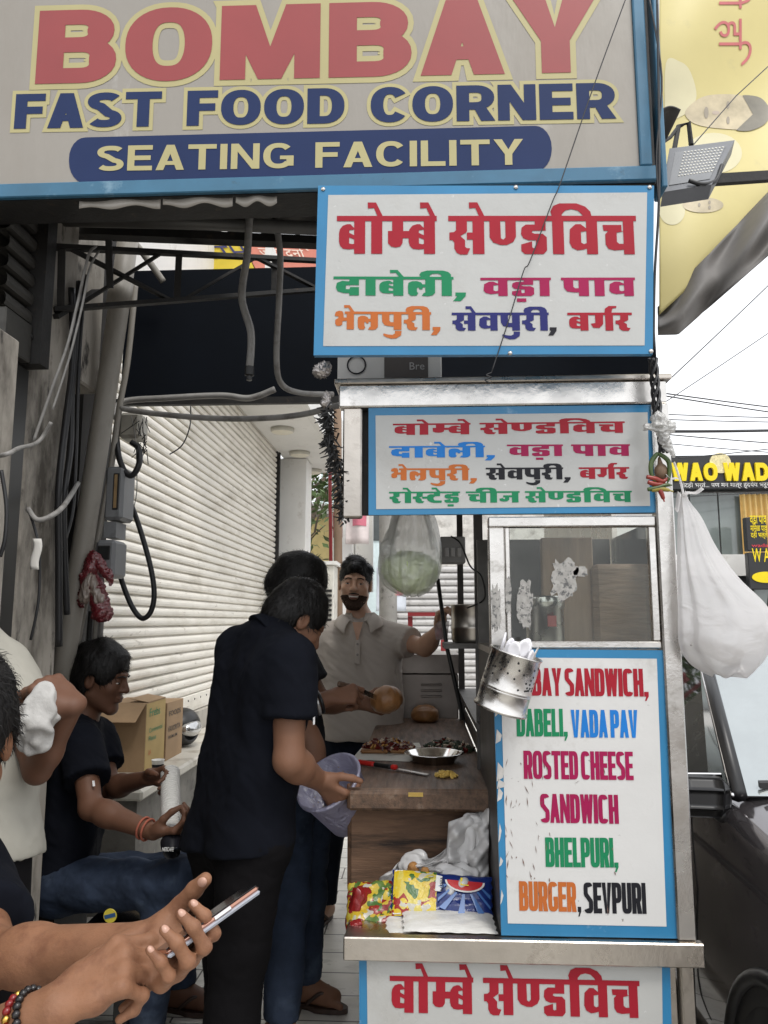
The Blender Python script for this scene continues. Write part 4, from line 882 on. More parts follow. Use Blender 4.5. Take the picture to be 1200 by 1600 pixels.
for sx in (-1,1): pb += [cap(L(.05*sx,.0,-.055), L(.02*sx,.070,-.101), .0215, .019)]
pb += [cutp(L(0,.03,-.054), bu-bf*.10), minus(E_(0,.10,-.056,.025,.03,.0105), .004), cutp(L(0,-.012,0), -bf)]
organic('beard', pb, mat('beard_hair', (.055,.034,.024), .85, var=.5, vs=120, bump=.8, bs=300, spec=.2), p3, .004, .012, (), .003, 0, [(.0014, 260, 3), (.001, 500, 4)])
organic('moustache', [cap(L(.003*sx,.0975,-.0415), L(.023*sx,.0905,-.0445), .0040, .0034) for sx in (-1,1)], HAIR, p3, .0018, .004)
organic('lips', [E_(0,.0975,-.0500,.024,.006,.0028), E_(0,.0965,-.0625,.021,.007,.0042)], LIP, p3, .002, .004)
organic('teeth', [E_(0,.0975,-.0562,.016,.005,.0032)]+[E_(.014*sx,.0945,-.0545,.008,.005,.0028) for sx in (-1,1)], TOOTH, p3, .0016, .003)
sp = shirt_prims(J, 1.1, .60, (P(560,1156,3.88), Vector((0,0,-1))), (.072,.08), .0, .02)
nb = J['nb']; nd = (J['head']-nb).normalized()
sp += [minus(cap(nb+Vector((0,-.085,.06)), nb+Vector((0,-.14,-.045)), .030, .006), .01)]
organic('polo_shirt', sp, POLO, p3, .007, .035, (), .004, 2, [(.007, 20, 25, (1,1,.6), .75), (.0025, 55, 6)])
organic('collar', [frus(nb+Z*.0, nb+Z*.048, .098, .070, .004), minus(frus(nb-Z*.03, nb+Z*.08, .092, .058), .003), minus(cap(nb+Vector((0,-.06,.07)), nb+Vector((0,-.14,-.05)), .034, .02), .006)], POLO, p3, .004, .006, (), .004, 1)
for sx in (-1,1):
    q1, q2, q3, q4 = [nb+Vector(p) for p in ((.082*sx,-.015,.040),(.034*sx,-.090,.012),(.062*sx,-.140,-.058),(.122*sx,-.075,-.018))]
    m = MB(); m.grid(lambda u, v: lerp(lerp(q1,q2,u), lerp(q4,q3,u), v)+Vector((sx*.012,-.020,.012))*math.sin(math.pi*u)*.5+Vector((sx*.006,-.010,.008))*math.sin(math.pi*v), 8, 6); sub(solid(m.build('lapel', POLO, p3, True), .006), 1)
m = MB(); m.add([nb+Vector(p) for p in ((-.026,-.118,.00),(.026,-.118,.00),(.004,-.136,-.085),(-.004,-.136,-.085))], [(0,1,2,3)]); m.build('neck_opening', SKIN_L, p3)
m = MB(); m.box(nb+Vector((-.016,-.141,-.20)), nb+Vector((.016,-.132,-.085)), .003); m.build('placket', POLO, p3)
BTN = mat('button', (.3,.27,.24), .4)
for i in range(2): m = MB(); m.lathe(nb+Vector((.002,-.141,-.105-.05*i)), [(.006,0),(.006,.003),(.0001,.004)], (0,-1,.2), 10); m.build('button', BTN, p3)
organic('trousers', trouser_prims(J, .068, .058, .1), JEAN_D, p3, .009, .03, (), .004, 2, [(.006, 26, 29, (1,1,.7), .8)])
for s in 'LR': sandal(J, s, p3)
# ---- seated man with the cups
J = dict(head=P(158,1062,2.95), f=(.975,-.05,-.2), u=(.2,0,.98), nb=P(122,1128,2.95), shL=P(152,1150,3.12), shR=P(128,1160,2.80), elL=P(172,1232,3.02), wrL=P(230,1216,2.86),
         elR=P(142,1262,2.66), wrR=P(240,1300,2.58), hpL=P(105,1375,3.08), hpR=P(92,1385,2.84), knL=P(292,1362,3.0), knR=P(282,1378,2.66))
J['anL'] = Vector((J['knL'].x-.02, 3.0, .09)); J['anR'] = Vector((J['knR'].x-.12, 2.70, .09)); J['toL'] = J['anL']+Vector((.15,-.03,0)); J['toR'] = J['anR']+Vector((.15,-.06,0)); J['sole'] = .022
p4 = make_person('man in a black tee and blue jeans sitting on a black stool holding stacked cups', J, None, SKIN_D, (J['hpR'].x+.2, 2.9))
CUPA, CUPB = P(268,1302,2.60), P(266,1205,2.84)
hd = {'R': (((.95,-.1,.1), (0,.25,.95)), dict(flip=-1, curl=((40,45,30),(45,50,30),(50,50,30),(55,50,30)), th=((.7,.3,.6),(.8,.0,.6),(.9,-.1,.4)))),
      'L': (((.9,-.25,.15), (.2,-.85,-.4)), dict(flip=1, curl=((45,45,30),(50,50,35),(55,50,35),(60,55,35)), th=((.6,.6,.5),(.85,.2,.5),(.9,.0,.4))))}
L, M, _ = finish(p4, J, hd, SKIN_D, .006, .0035, 1.0, True, dict(fringe=.062, nape=-.045, vol=.018, seed=11), True)
sp = shirt_prims(J, .98, .60, (P(100,1385,2.9), Vector((.25,0,-1))), (.066,.078), .0, .03)
organic('shirt', sp, BLACK_T, p4, .008, .035, (), .004, 2, [(.006, 22, 35, (1,1,.6), .8), (.002, 60, 6)])
m = MB(); e = lerp(J['shR'], J['elR'], .585); m.obox(e+Vector((.05,-.062,0)), (.75,.65,0), (.65,-.75,0), Vector((-.15,0,1)), .004, .001, .009); m.build('sleeve_tag', mat('tag_pale', (.75,.75,.75), .6), p4)
organic('jeans', trouser_prims(J, .074, .064, .094), JEAN, p4, .008, .03, (), .004, 2, [(.009, 26, 39, (.6,1,1), .7), (.002, 75, 2)])
for s in 'LR': sandal(J, s, p4)
m = MB(); ax_ = (J['wrR']-J['elR']).normalized(); a, b = frame_from(ax_)
for t_ in (.84, .91):
    q = lerp(J['elR'], J['wrR'], t_); m.tube([q+(a*math.cos(i*.2618)+b*math.sin(i*.2618))*.0335 for i in range(25)], .004, 6, False)
m.build('wrist_threads', mat('orange_thread', (.35,.1,.06), .8), p4, True)
# ---- man in the pale khaki shirt, fist with a carrier bag at his shoulder
J = dict(head=P(-95,905,1.66), f=(.75,.6,-.1), u=(0,0,1), nb=P(-75,985,1.66), shL=P(-110,1030,1.85), shR=P(-2,1050,1.72), elL=P(-120,1220,1.8), wrL=P(-60,1330,1.75),
         elR=P(58,1204,1.62), wrR=P(117,1102,1.57), hpL=P(-85,1330,1.78), hpR=P(-20,1330,1.64))
for s, y in (('L',1.78),('R',1.64)):
    J['kn'+s] = Vector((J['hp'+s].x+.03, y, .5)); J['an'+s] = Vector((J['hp'+s].x+.02, y, .09)); J['to'+s] = J['an'+s]+Vector((.12,.1,0))
J['sole'] = .022
p5 = make_person('man in a pale khaki shirt at the left edge gripping a white carrier bag', J, None, SKIN_D, (J['anR'].x, 1.7))
FIST = J['wrR']
hd = {'R': (((-.78,.10,.46), (-.40,.45,-.75)), dict(flip=1, curl=((50,75,40),(55,80,45),(58,82,45),(62,80,45)), th=((.45,.75,.2),(.3,.9,.0),(.2,.95,-.1)), size=.98)), 'L': (((.3,.1,-.9),(.2,.8,.1)), dict(flip=1))}
L, M, _ = finish(p5, J, hd, SKIN_D, .006, .003, .66, True, dict(fringe=.06, nape=-.05, vol=.016, seed=13))
sp = shirt_prims(J, 1.02, .62, (P(-20,1352,1.65), Vector((.15,-.1,-1))), (.072,.085), .01, .03)
organic('shirt', sp, KHAKI, p5, .008, .035, (), .004, 2, [(.008, 18, 45, (1,1,.5), .75), (.002, 60, 6)])
organic('trousers', [q for q in trouser_prims(J, .07, .062, .088)][1:], TROUSER, p5, .01, .03, (), .004, 2, [(.006, 22, 49, (1,1,.6), .8)])
for s in 'LR': sandal(J, s, p5)
# ---- man in front with the phone
J = dict(head=P(-76,1166,1.22), f=(.20,-.86,-.46), u=(.12,-.42,.9), nb=P(-90,1300,1.30), shL=P(-48,1385,1.36), shR=P(-215,1420,1.18), elL=P(-12,1500,1.16), wrL=P(214,1474,1.06),
         elR=P(-150,1690,.98), wrR=P(88,1574,.96), hpL=P(-140,1650,1.50), hpR=P(-280,1650,1.36))
J['knL'] = J['hpL']+Vector((.40,-.12,.02)); J['knR'] = J['hpR']+Vector((.40,-.22,.02))
for s in 'LR': J['an'+s] = Vector((J['kn'+s].x-.05, J['kn'+s].y, .09)); J['to'+s] = J['an'+s]+Vector((.15,-.06,0))
J['sole'] = .022
p6 = make_person('man in black at the lower left corner looking at the phone in his hands', J, None, SKIN_F, (J['hpL'].x, J['hpL'].y))
hd = {'L': (((.76,-.42,-.06), (-.30,-.35,.85)), dict(flip=1, size=1.0, curl=((40,62,34),(42,62,34),(44,62,34),(44,60,32)), th=((.55,.60,.45),(.62,.35,.62),(.70,.25,.62)), spread=.10)),
      'R': (((.80,.30,.44), (.30,.62,-.72)), dict(flip=-1, size=.98, curl=((38,66,30),(58,74,40),(64,76,40),(66,74,40)), th=((.80,.55,.22),(.95,.26,.22),(.98,.10,.26)), spread=.05))}
L, M, tips = finish(p6, J, hd, SKIN_F, .007, .0024, .94, True, dict(fringe=.06, nape=-.06, vol=.016, seed=17, res=.004), True)
sp = shirt_prims(J, 1.0, .66, None, (.066,.074), .0, .03)
organic('shirt', sp, BLACK_T, p6, .008, .035, (), .004, 2, [(.006, 22, 55, (1,1,.6), .8), (.002, 60, 6)])
organic('trousers', trouser_prims(J, .078, .066, .108), TROUSER, p6, .009, .03, (), .004, 2, [(.007, 24, 59, (1,1,.7), .8)])
for s in 'LR': sandal(J, s, p6)
for sd_ in 'LR':
    for i, (e, q, nn, r_) in enumerate(tips[sd_]):
        if nn is None: nn = (cam.location-e).normalized(); nn = (nn-q*nn.dot(q)).normalized()
        w_ = q.cross(nn).normalized(); Mx = [[w_[k], q[k], nn[k]] for k in range(3)]
        organic('fingernail', [ell(e-q*(r_*.15)+nn*(r_*.62), (r_*.72, r_*1.0, r_*.48), Mx)], NAIL, p6, .0014, .002)
WRF, ELF = J['wrR'], J['elR']

t = T('shoulder_bag', 'crumpled white carrier bag hanging from the fist of the man in khaki', 'bag', P(56,1165,1.60))
v, f = sdf([cap(P(70,1085,1.53), P(58,1120,1.53), .022, .034), cap(P(58,1120,1.53), P(52,1150,1.53), .036, .03), cap(P(64,1140,1.53), P(68,1164,1.53), .014, .010)], .004, .02); v = wrinkle(v, f, .009, 70, 14, (1,1,.5), .8)
mesh_obj('bag', v, f, mat('white_carrier_film', (.44,.43,.41), .55, var=.12, vs=20, bump=.5, bs=45, bdist=.006, spec=.3), t, True)
# ================================================================ STALL, SIGNS
YC = 2.05
FLEX = mat('weathered_shaded_flex', (.285,.262,.228), .36, var=.06, vs=2, dirt=[((.25,.225,.19), .50, .74, 3), ((.17,.15,.12), .64, .78, 12), ((.38,.36,.33), .64, .72, 5)], bump=.35, bs=2.2, bdist=.03, rvar=.08, stretch=(1,1,.35))  # base greyed for the awning's shade as well as weathering
SIGNW = mat('white_sign_sheet', (.45,.452,.435), .22, var=.04, vs=3, dirt=[((.40,.39,.365), .54, .76, 5), ((.18,.165,.145), .685, .74, 22), ((.55,.55,.54), .66, .70, 40)], bump=.3, bs=3, bdist=.02, rvar=.08)
MENUW = mat('white_menu_sheet', (.60,.595,.58), .26, var=.04, vs=3, dirt=[((.40,.385,.355), .55, .76, 6), ((.14,.115,.095), .685, .73, 28)], bump=.25, bs=4, bdist=.015)
BLUE = mat('sign_blue', (.022,.185,.37), .3, var=.12, vs=4, dirt=[((.25,.42,.58), .64, .78, 12)])
BLUE_D = mat('faded_blue_frame', (.035,.135,.225), .45, var=.15, vs=6, dirt=[((.2,.33,.42), .6, .78, 10), ((.03,.06,.08), .64, .76, 17)])
RED_O = mat('faded_red_print', (.27,.036,.036), .42, var=.08, vs=3); YEL_O = mat('faded_yellow_print', (.40,.355,.165), .42, var=.06, vs=3); NAVY_O = mat('faded_navy_print', (.018,.032,.095), .5, var=.1, vs=3, spec=.15)
pr_ = lambda n, c: mat(n, c, .38, var=.08, vs=5, spec=.2)
CRED = pr_('red_print_ink', (.32,.013,.026)); CGRN = pr_('green_print_ink', (.012,.20,.085)); CMAG = pr_('magenta_print_ink', (.31,.01,.07)); CORG = pr_('orange_print_ink', (.46,.125,.028)); CNVY = pr_('navy_print_ink', (.02,.022,.13)); CBLK = pr_('black_print_ink', (.012,.012,.016)); CBLU = pr_('blue_print_ink', (.015,.17,.52))
def panel(name, corners, y, mat_, parent, lift, thick=.0, label=None):
    """flat quad from photo corners on the plane Y=y (counter-clockwise from lower left)"""
    pts = [P(px, py, y)+Vector((0,-lift,0)) for px, py in corners]; m = MB()
    if thick: m.prism(pts, (0,thick,0))
    else: m.add(pts, [(0,1,2,3)])
    return m.build(name, mat_, parent, label=label)
# -- the big fascia sign
Y0 = 1.95
t = T('fascia_sign', 'big faded fascia sign reading BOMBAY FAST FOOD CORNER above the stall', 'sign', (-.3,Y0,2.45))
a, b = P(-420,313,Y0), P(1033,287,Y0); zt = 3.35; zb = (P(0,311,Y0).z+P(1000,286,Y0).z)/2; xl, xr = a.x, P(1019,150,Y0).x
fx1 = P(993,140,Y0).x; zf = P(500,279,Y0).z+.006
m = MB(); m.box((xl,Y0+.006,zb-.002), (xr,Y0+.13,zt)); m.build('box', DARKM, t)
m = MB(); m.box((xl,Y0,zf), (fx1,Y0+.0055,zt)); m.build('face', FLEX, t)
m = MB(); m.box((xl,Y0-.012,zb), (xr,Y0+.0055,zf-.001), .003); m.build('frame_rail', BLUE_D, t)
m = MB(); m.box((fx1+.001,Y0-.012,zf), (xr-.012,Y0+.0055,zt), .003); m.build('frame_post', BLUE_D, t)
m = MB(); m.box((xr+.012,Y0-.010,zb-.02), (xr+.026,Y0+.07,zt), .003); m.build('frame_post', BLUE_D, t)
put_text('outline_lettering', lat_line('BOMBAY', 1.09, .37, .205, .115, .4, 2.3, .075), YEL_O, t, Y0, 55, 936, (18,1), (132,113), .0011)
put_text('lettering', lat_line('BOMBAY', 1.09, .37, .205, .115, .4, 2.3), RED_O, t, Y0, 55, 936, (18,1), (132,113), .0022)
put_text('outline_lettering', lat_line('FAST FOOD CORNER', .98, .33, .21, .09, .60, 2.3, .105), YEL_O, t, Y0, 22, 962, (148,133), (202,186), .0011)
put_text('lettering', lat_line('FAST FOOD CORNER', .98, .33, .21, .09, .60, 2.3), NAVY_O, t, Y0, 22, 962, (148,133), (202,186), .0022)
pl_ = []
for cx, cy, a0 in ((836,234,-90),(836,231,0),(134,246,90),(134,250,180)):
    for i in range(7): an = R(a0+i*15); pl_.append(P(cx+26*math.cos(an), cy-34*math.sin(an)*1.0+(3 if cx < 500 else 0), Y0)+Vector((0,-.0012,0)))
m = MB(); m.add(pl_, [tuple(range(len(pl_)))]); m.build('pill', NAVY_O, t)
put_text('lettering', lat_line('SEATING FACILITY', 1.0, .25, .18, .13, .62, 2.3), YEL_O, t, Y0, 151, 818, (229,220), (268,258), .0024)
for k, (xa, xb) in enumerate(((118,246),(250,360),(365,430))):
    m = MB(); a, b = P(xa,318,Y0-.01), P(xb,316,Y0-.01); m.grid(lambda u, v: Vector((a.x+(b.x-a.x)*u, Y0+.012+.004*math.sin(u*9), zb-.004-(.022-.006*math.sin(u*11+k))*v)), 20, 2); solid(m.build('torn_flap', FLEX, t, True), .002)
# -- Hindi hanging sign
Y1 = 1.885
t = T('hanging_sign', 'white sign with blue border and Hindi menu in six colours, screwed below the fascia', 'sign', (.27,Y1,2.0))
panel('board', ((490,555),(1020,553),(1022,290),(497,290)), Y1, BLUE, t, 0, .018)
panel('face', ((505,541),(1007,540),(1011,301),(513,305)), Y1, SIGNW, t, .0011)
for x, y in ((505,296),(806,293),(1015,293),(1017,549),(797,552)):
    c = P(x,y,Y1); m = MB(); m.lathe(c, [(.006,0),(.0055,.003),(.0001,.0045)], (0,-1,0), 12); m.build('screw', STEEL, t, True)
for toks, mt, L_, R_, hd_, bs_ in (('b aa e m_ b e / s e N_ D i v ch', CRED, 526, 996, (338,339.5), (397,398)), ('d aa b e l ii ,', CGRN, 521, 733, (432.5,434), (462,463)), ('v R aa / p aa v', CMAG, 751, 993, (434.5,434.5), (463,463)),
        ('bh e l p u r ii ,', CORG, 523, 692, (487,488.5), (515,516.5)), ('s e v p u r ii', CNVY, 706, 858, (489,489), (517,517)), ('b g rp r', CRED, 887, 988, (489,489), (517,517))):
    put_text('lettering', dev_line(toks), mt, t, Y1, L_, R_, hd_, bs_, .0024)
put_text('lettering', dev_line(','), CBLK, t, Y1, 857, 873, (489,489), (517,517), .0024)
# -- the cart
CX0, CX1 = P(530,620,YC).x, P(1047,640,YC).x
PX0, PX1 = P(1043,1200,YC).x, P(1072,1200,YC).x
zT = P(700,601,YC).z; zH = P(700,636,YC).z; zB = P(700,808,YC).z; zW = P(900,1013,YC).z; zL0 = P(800,1460,YC).z; zL1 = P(800,1499,YC).z
XP = P(768,1100,YC).x     # left side of the glazed cabinet and menu panel
t = T('snack_cart', 'stainless steel snack cart with glazed cabinet and Hindi header sign', 'cart', ((CX0+CX1)/2, 3.0, 0)); CART = t
BK = 4.05
m = MB(); m.box((CX0,YC-.012,zH), (PX1-.002,YC+.03,zT), .004); smooth_by_angle(m.build('header_rail', STEEL, t))
m = MB(); m.box((CX0-.012,YC-.02,zT+.001), (PX1+.012,BK,zT+.016), .003); m.build('roof', STEEL_B, t)
m = MB(); m.box((CX0+.012,YC-.010,zB), (CX0+.064,YC+.03,zH-.001), .004); smooth_by_angle(m.build('header_post', STEEL_B, t))
m = MB(); m.box((CX0+.02,YC+.031,zB+.012), (PX1-.01,YC+.05,zT-.002)); m.build('header_back', DARKM, t)
m = MB(); m.box((CX0+.02,YC+.051,zB+.03), (CX0+.035,2.3,zT-.002)); m.build('header_side', BLACKP, t)
sg = panel('header_sign', ((576,805),(1026,801),(1022,633),(576,638)), YC, BLUE, t, .004, .012)
panel('face', ((588,796),(1015,791),(1011,645),(587,650)), YC, SIGNW, sg, .0052)
for toks, mt, L_, R_, hd_, bs_ in (('b aa e m_ b e / s e N_ D i v ch', CRED, 614, 976, (663,659), (680.5,677)), ('d aa b e l ii ,', CBLU, 608, 777, (698,697.5), (716,715)), ('v R aa / p aa v', CMAG, 792, 984, (695.5,694.5), (713.5,713)),
        ('bh e l p u r ii ,', CORG, 611, 748, (732.5,732.5), (751,751)), ('s e v p u r ii ,', CBLK, 759, 894, (731.5,731), (750,749.5)), ('b g rp r', CRED, 904, 983, (731,730.5), (749,748.5)), ('r aa e s_ t e R', CGRN, 608, 719, (769,768.5), (786.5,786)), ('ch ii j', CGRN, 728, 812, (768.5,768), (786,785.5)), ('s e N_ D i v ch', CGRN, 820, 987, (768,766.5), (785.5,785))):
    put_text('lettering', dev_line(toks), mt, sg, YC, L_, R_, hd_, bs_, .0062)
m = MB(); m.box((PX0,YC-.016,zL0-.002), (PX1,YC+.03,zH-.001), .004); smooth_by_angle(m.build('corner_post', STEEL, t))
xw0 = P(764,900,YC).x; xw1 = PX0-.001
m = MB(); m.box((xw0,YC-.008,zB-.028), (xw1,YC+.03,zB-.001), .003); smooth_by_angle(m.build('window_head', STEEL, t))
m = MB(); m.box((xw0,YC-.008,zW), (xw0+.042,YC+.03,zB-.029), .003); smooth_by_angle(m.build('window_stile', STEEL, t))
m = MB(); m.box((xw0+.044,YC-.006,zW+.02), (xw0+.056,YC+.02,zB-.030), .002); m.build('window_stile', STEEL, t)
m = MB(); m.box((xw1-.02,YC-.006,zW+.02), (xw1-.001,YC+.02,zB-.030), .002); m.build('window_stile', STEEL, t)
m = MB(); m.box((xw0+.044,YC-.008,zW), (xw1,YC+.03,zW+.018), .003); smooth_by_angle(m.build('window_sill', STEEL, t))
m = MB(); m.box((xw0+.057,YC+.004,zW+.019), (xw1-.021,YC+.009,zB-.030)); m.build('window_pane', glass('cabinet_glass', (.92,.94,.92), .955, 1.42), t)
mp_ = panel('menu_panel', ((783,1460),(1057,1465),(1040,1016),(769,1014)), YC, BLUE, t, .006, .012)
panel('face', ((781+12,1441),(1040,1446),(1025,1029),(781,1027)), YC, MENUW, mp_, .0072)
IM = dict(W=.47, s=.205, b=.16, gap=.022, space=.13, p=4.5)
for tx, mt, L_, R_, tp, bs in (('BOMBAY SANDWICH,', CRED, 779, 1012, (1043,1045), (1086,1088)), ('DABELI,', CGRN, 807, 886, (1107,1108), (1150,1150)), ('VADA PAV', CBLU, 892, 996, (1108.5,1109), (1151.5,1152)), ('ROSTED CHEESE', CMAG, 818, 989, (1172,1174), (1216,1218)),
        ('SANDWICH', CMAG, 844, 966, (1239,1241), (1284,1286)), ('BHELPURI,', CGRN, 852, 965, (1307,1308), (1353,1354)), ('BURGER', CORG, 811, 900, (1375,1376), (1421,1423)), (',', CBLK, 902, 907, (1376,1376), (1423,1423)), ('SEVPURI', CBLK, 912, 1009, (1377,1378), (1425,1426))):
    put_text('lettering', lat_line(tx, **IM), mt, mp_, YC, L_, R_, tp, bs, .0084)
SCR = mat('scuff_marks', (.16,.10,.08), .8, var=.3, vs=40); m = MB(); rr = random.Random(5)
for i in range(46):
    q = P(790+rr.random()**2*70, 1190+rr.random()*210, YC) if i < 34 else P(790+rr.random()*230, 1040+rr.random()*390, YC); l_ = rr.uniform(.002,.013); w_ = rr.uniform(.0006,.0016); a_ = R(rr.uniform(60,120)); d_ = Vector((math.cos(a_),0,math.sin(a_)))
    nrm = Vector((-d_.z,0,d_.x)); q.y = YC-.0089; m.add([q-d_*l_, q+nrm*w_, q+d_*l_, q-nrm*w_], [(0,1,2,3)])
m.build('scuffs', SCR, mp_)['kind'] = 'stuff'
# chipped left edge of the menu panel
m = MB()
for i, (y, w_) in enumerate(((1112,5),(1150,9),(1205,11),(1224,12),(1240,8),(1300,4),(1345,5),(1400,4))):
    a, b = P(771+ (y-1015)*.029, y, YC), P(771+(y-1015)*.029+w_, y, YC); h = .012+.006*(i%3); m.add([Vector((a.x-.002,YC-.0078,a.z-h)), Vector((b.x-.004,YC-.0078,a.z-h*.6)), Vector((b.x,YC-.0078,a.z+h*.2)), Vector((a.x+.002,YC-.0078,a.z+h))], [(0,1,2,3)])
m.build('chipped_edge', mat('bare_edge', (.55,.53,.5), .6, var=.15, vs=40), mp_)['kind'] = 'stuff'
tx0, tx1 = P(537,1470,YC-.02).x, PX1+.012
m = MB(); m.box((tx0,YC-.03,zL1), (tx1,YC-.002,zL0-.003), .003); smooth_by_angle(m.build('tray_lip', STEEL_B, t))
m = MB(); m.box((tx0,YC-.001,zL1+.03), (XP,2.47,zL0-.012), .003); m.build('tray', STEEL_B, t)
m = MB(); m.box((XP+.001,YC+.01,zL1+.03), (PX1,BK,zL0-.012)); m.build('shelf', DARK_STEEL, t)
ls = panel('lower_sign', ((562,1690),(1052,1700),(1047,1508),(561,1497)), YC+.0, BLUE, t, .0, .012)
panel('face', ((575,1660),(1036,1670),(1034,1506),(573,1496)), YC, SIGNW, ls, .0012)
put_text('lettering', dev_line('b aa e m_ b e / s e N_ D i v ch'), CRED, ls, YC, 609, 1001, (1524,1534), (1581,1590), .0026)
m = MB(); m.box((PX0+.006,YC-.006,.1), (PX1-.008,YC+.03,zL1-.001), .003); smooth_by_angle(m.build('lower_post', STEEL_B, t))
lx = P(561,1510,YC).x
m = MB(); m.box((lx+.01,YC+.02,.14), (PX0,BK-.02,zL1-.002)); m.build('lower_cabinet', STEEL_B, t)
for x in (lx+.12, PX0-.1):
    for y in (2.2, 3.8): m = MB(); m.lathe((x-.02,y,.07), [(.03,0),(.07,.003),(.07,.037),(.03,.04)], (1,0,0), 18); m.build('wheel', RUBBER, t, True)
# glazed cabinet shell: back, right side, floor; left side open towards the cook
m = MB(); m.box((XP+.01,2.62,zW-.02), (PX1-.03,2.64,zB-.002)); m.build('cabinet_back', DARK_STEEL, t)
m = MB(); m.box((PX1-.025,YC+.031,zL0), (PX1-.008,BK-.02,zW-.003)); m.build('side_sheet', STEEL_B, t)
m = MB(); m.box((PX1-.020,YC+.031,zW), (PX1-.014,2.60,zB)); m.build('added_side_pane', bpy.data.materials['cabinet_glass'], t)  # unseen glazing, added so street light reaches the cabinet interior
m = MB(); m.box((PX1-.025,2.601,zW-.002), (PX1-.008,BK-.02,zT-.003)); m.build('side_sheet', STEEL_B, t)
m = MB(); m.box((XP+.008,YC+.031,zW-.02), (PX1-.026,2.619,zW-.002)); m.build('cabinet_floor', STEEL_B, t)
m = MB(); m.box((XP+.012,YC+.012,zL0), (XP+.02,YC+.6,zW-.021)); m.build('inner_side', DARK_STEEL, t)
m = MB(); m.box((XP+.0,2.66,1.05), (PX1-.03,BK-.03,1.07)); m.build('inner_shelf', DARK_STEEL, t)
m = MB(); m.box((XP+.0,2.66,zL0+.1), (PX1-.03,BK-.03,zL0+.12)); m.build('inner_shelf', DARK_STEEL, t)
m = MB(); m.box((XP+.16,2.66,zL0), (XP+.18,BK-.03,zW+.05)); m.build('partition', DARKM, t)
for y in (2.7, BK-.05): m = MB(); m.bar((XP+.02,y,zL0),(XP+.02,y,zT-.003), .03); m.build('post', DARK_STEEL, t)
m = MB(); m.bar((CX0+.03,BK-.02,zL0),(CX0+.03,BK-.02,zL0+.001), .02)
# sticker remains on the glass and stile
STK = mat('torn_sticker', (.33,.32,.30), .8, var=.25, vs=60, dirt=[((.10,.10,.10), .52, .6, 90)])
def ragged(name, cx, cy, w_, h_, y, mt, parent, seed, lift=.002):
    rr = random.Random(seed); pts = []
    for i in range(30):
        a_ = 2*math.pi*i/30; k = .72+.38*rr.random(); q = P(cx+w_*k*math.copysign(abs(math.cos(a_))**.6, math.cos(a_)), cy-h_*k*math.copysign(abs(math.sin(a_))**.6, math.sin(a_)), y); pts.append(q+Vector((0,-lift,0)))
    c_ = P(cx,cy,y)+Vector((0,-lift,0)); m = MB(); m.add([c_]+pts, [(0,i+1,(i+1)%30+1) for i in range(30)]); return m.build(name, mt, parent)
ragged('torn_sticker', 882, 905, 22, 34, YC+.003, STK, t, 1); ragged('torn_sticker', 820, 945, 12, 42, YC+.003, STK, t, 2); ragged('torn_sticker', 908, 893, 12, 8, YC+.003, STK, t, 4)
ragged('torn_sticker', 775, 950, 8, 38, YC-.009, STK, t, 3); ragged('torn_sticker', 794, 930, 5, 30, YC-.007, STK, t, 6)
# -- wooden counter and block
WOOD = mat('worn_board_wood', (.125,.074,.046), .55, var=.4, vs=5, bump=.4, bs=30, stretch=(7,.8,7), dirt=[((.04,.028,.02), .5, .72, 9), ((.22,.17,.13), .6, .78, 5)], rvar=.12)
WOOD2 = mat('grimy_block_wood', (.15,.085,.05), .75, var=.4, vs=5, bump=.5, bs=30, stretch=(.9,7,7), dirt=[((.03,.02,.015), .5, .68, 4), ((.24,.15,.095), .58, .75, 7)])
zC = .915; YB = 2.36
bx0, bx1 = P(541,1212,YB).x, P(771,1226,YB).x
t = T('cutting_board', 'long dark worn wooden cutting board running back along the cart', 'board', ((bx0+bx1)/2, 3.2, zC-.06))
m = MB(); N = 26; prof = [(0,0),(.0,.008),(.012,.0)]
def brd(u, v):
    y = YB+(4.06-YB)*v; return Vector((bx0+(bx1-bx0)*u, y, zC-.002*math.sin(u*3.1)+.0015*math.sin(v*23)))
m.box((bx0,YB+.02,zC-.062), (bx1,4.06,zC), .006); m.box((bx0+.004,YB,zC-.06), (bx1+.002,YB+.019,zC-.003), .009); smooth_by_angle(m.build('slab', WOOD, t))
m = MB(); m.box((bx1+.002,YB+.1,zC+.0), (bx1+.010,4.0,zC+.055), .002); m.build('side_strip', DARK_STEEL, t)
a = P(541,1258,2.44); m = MB(); m.box((a.x+.003,2.44,P(0,1386,2.44).z), (bx1+.05,2.62,zC-.064), .014); _tag(smooth_by_angle(m.build('wooden_block', WOOD2, None)), 'thick grimy wooden block standing under the cutting board', 'block')
m = MB(); m.box((a.x+.05,3.6,.55), (bx1,4.0,zC-.064)); _tag(m.build('board_support', WOOD2, None), 'wooden support under the far end of the cutting board', 'support')
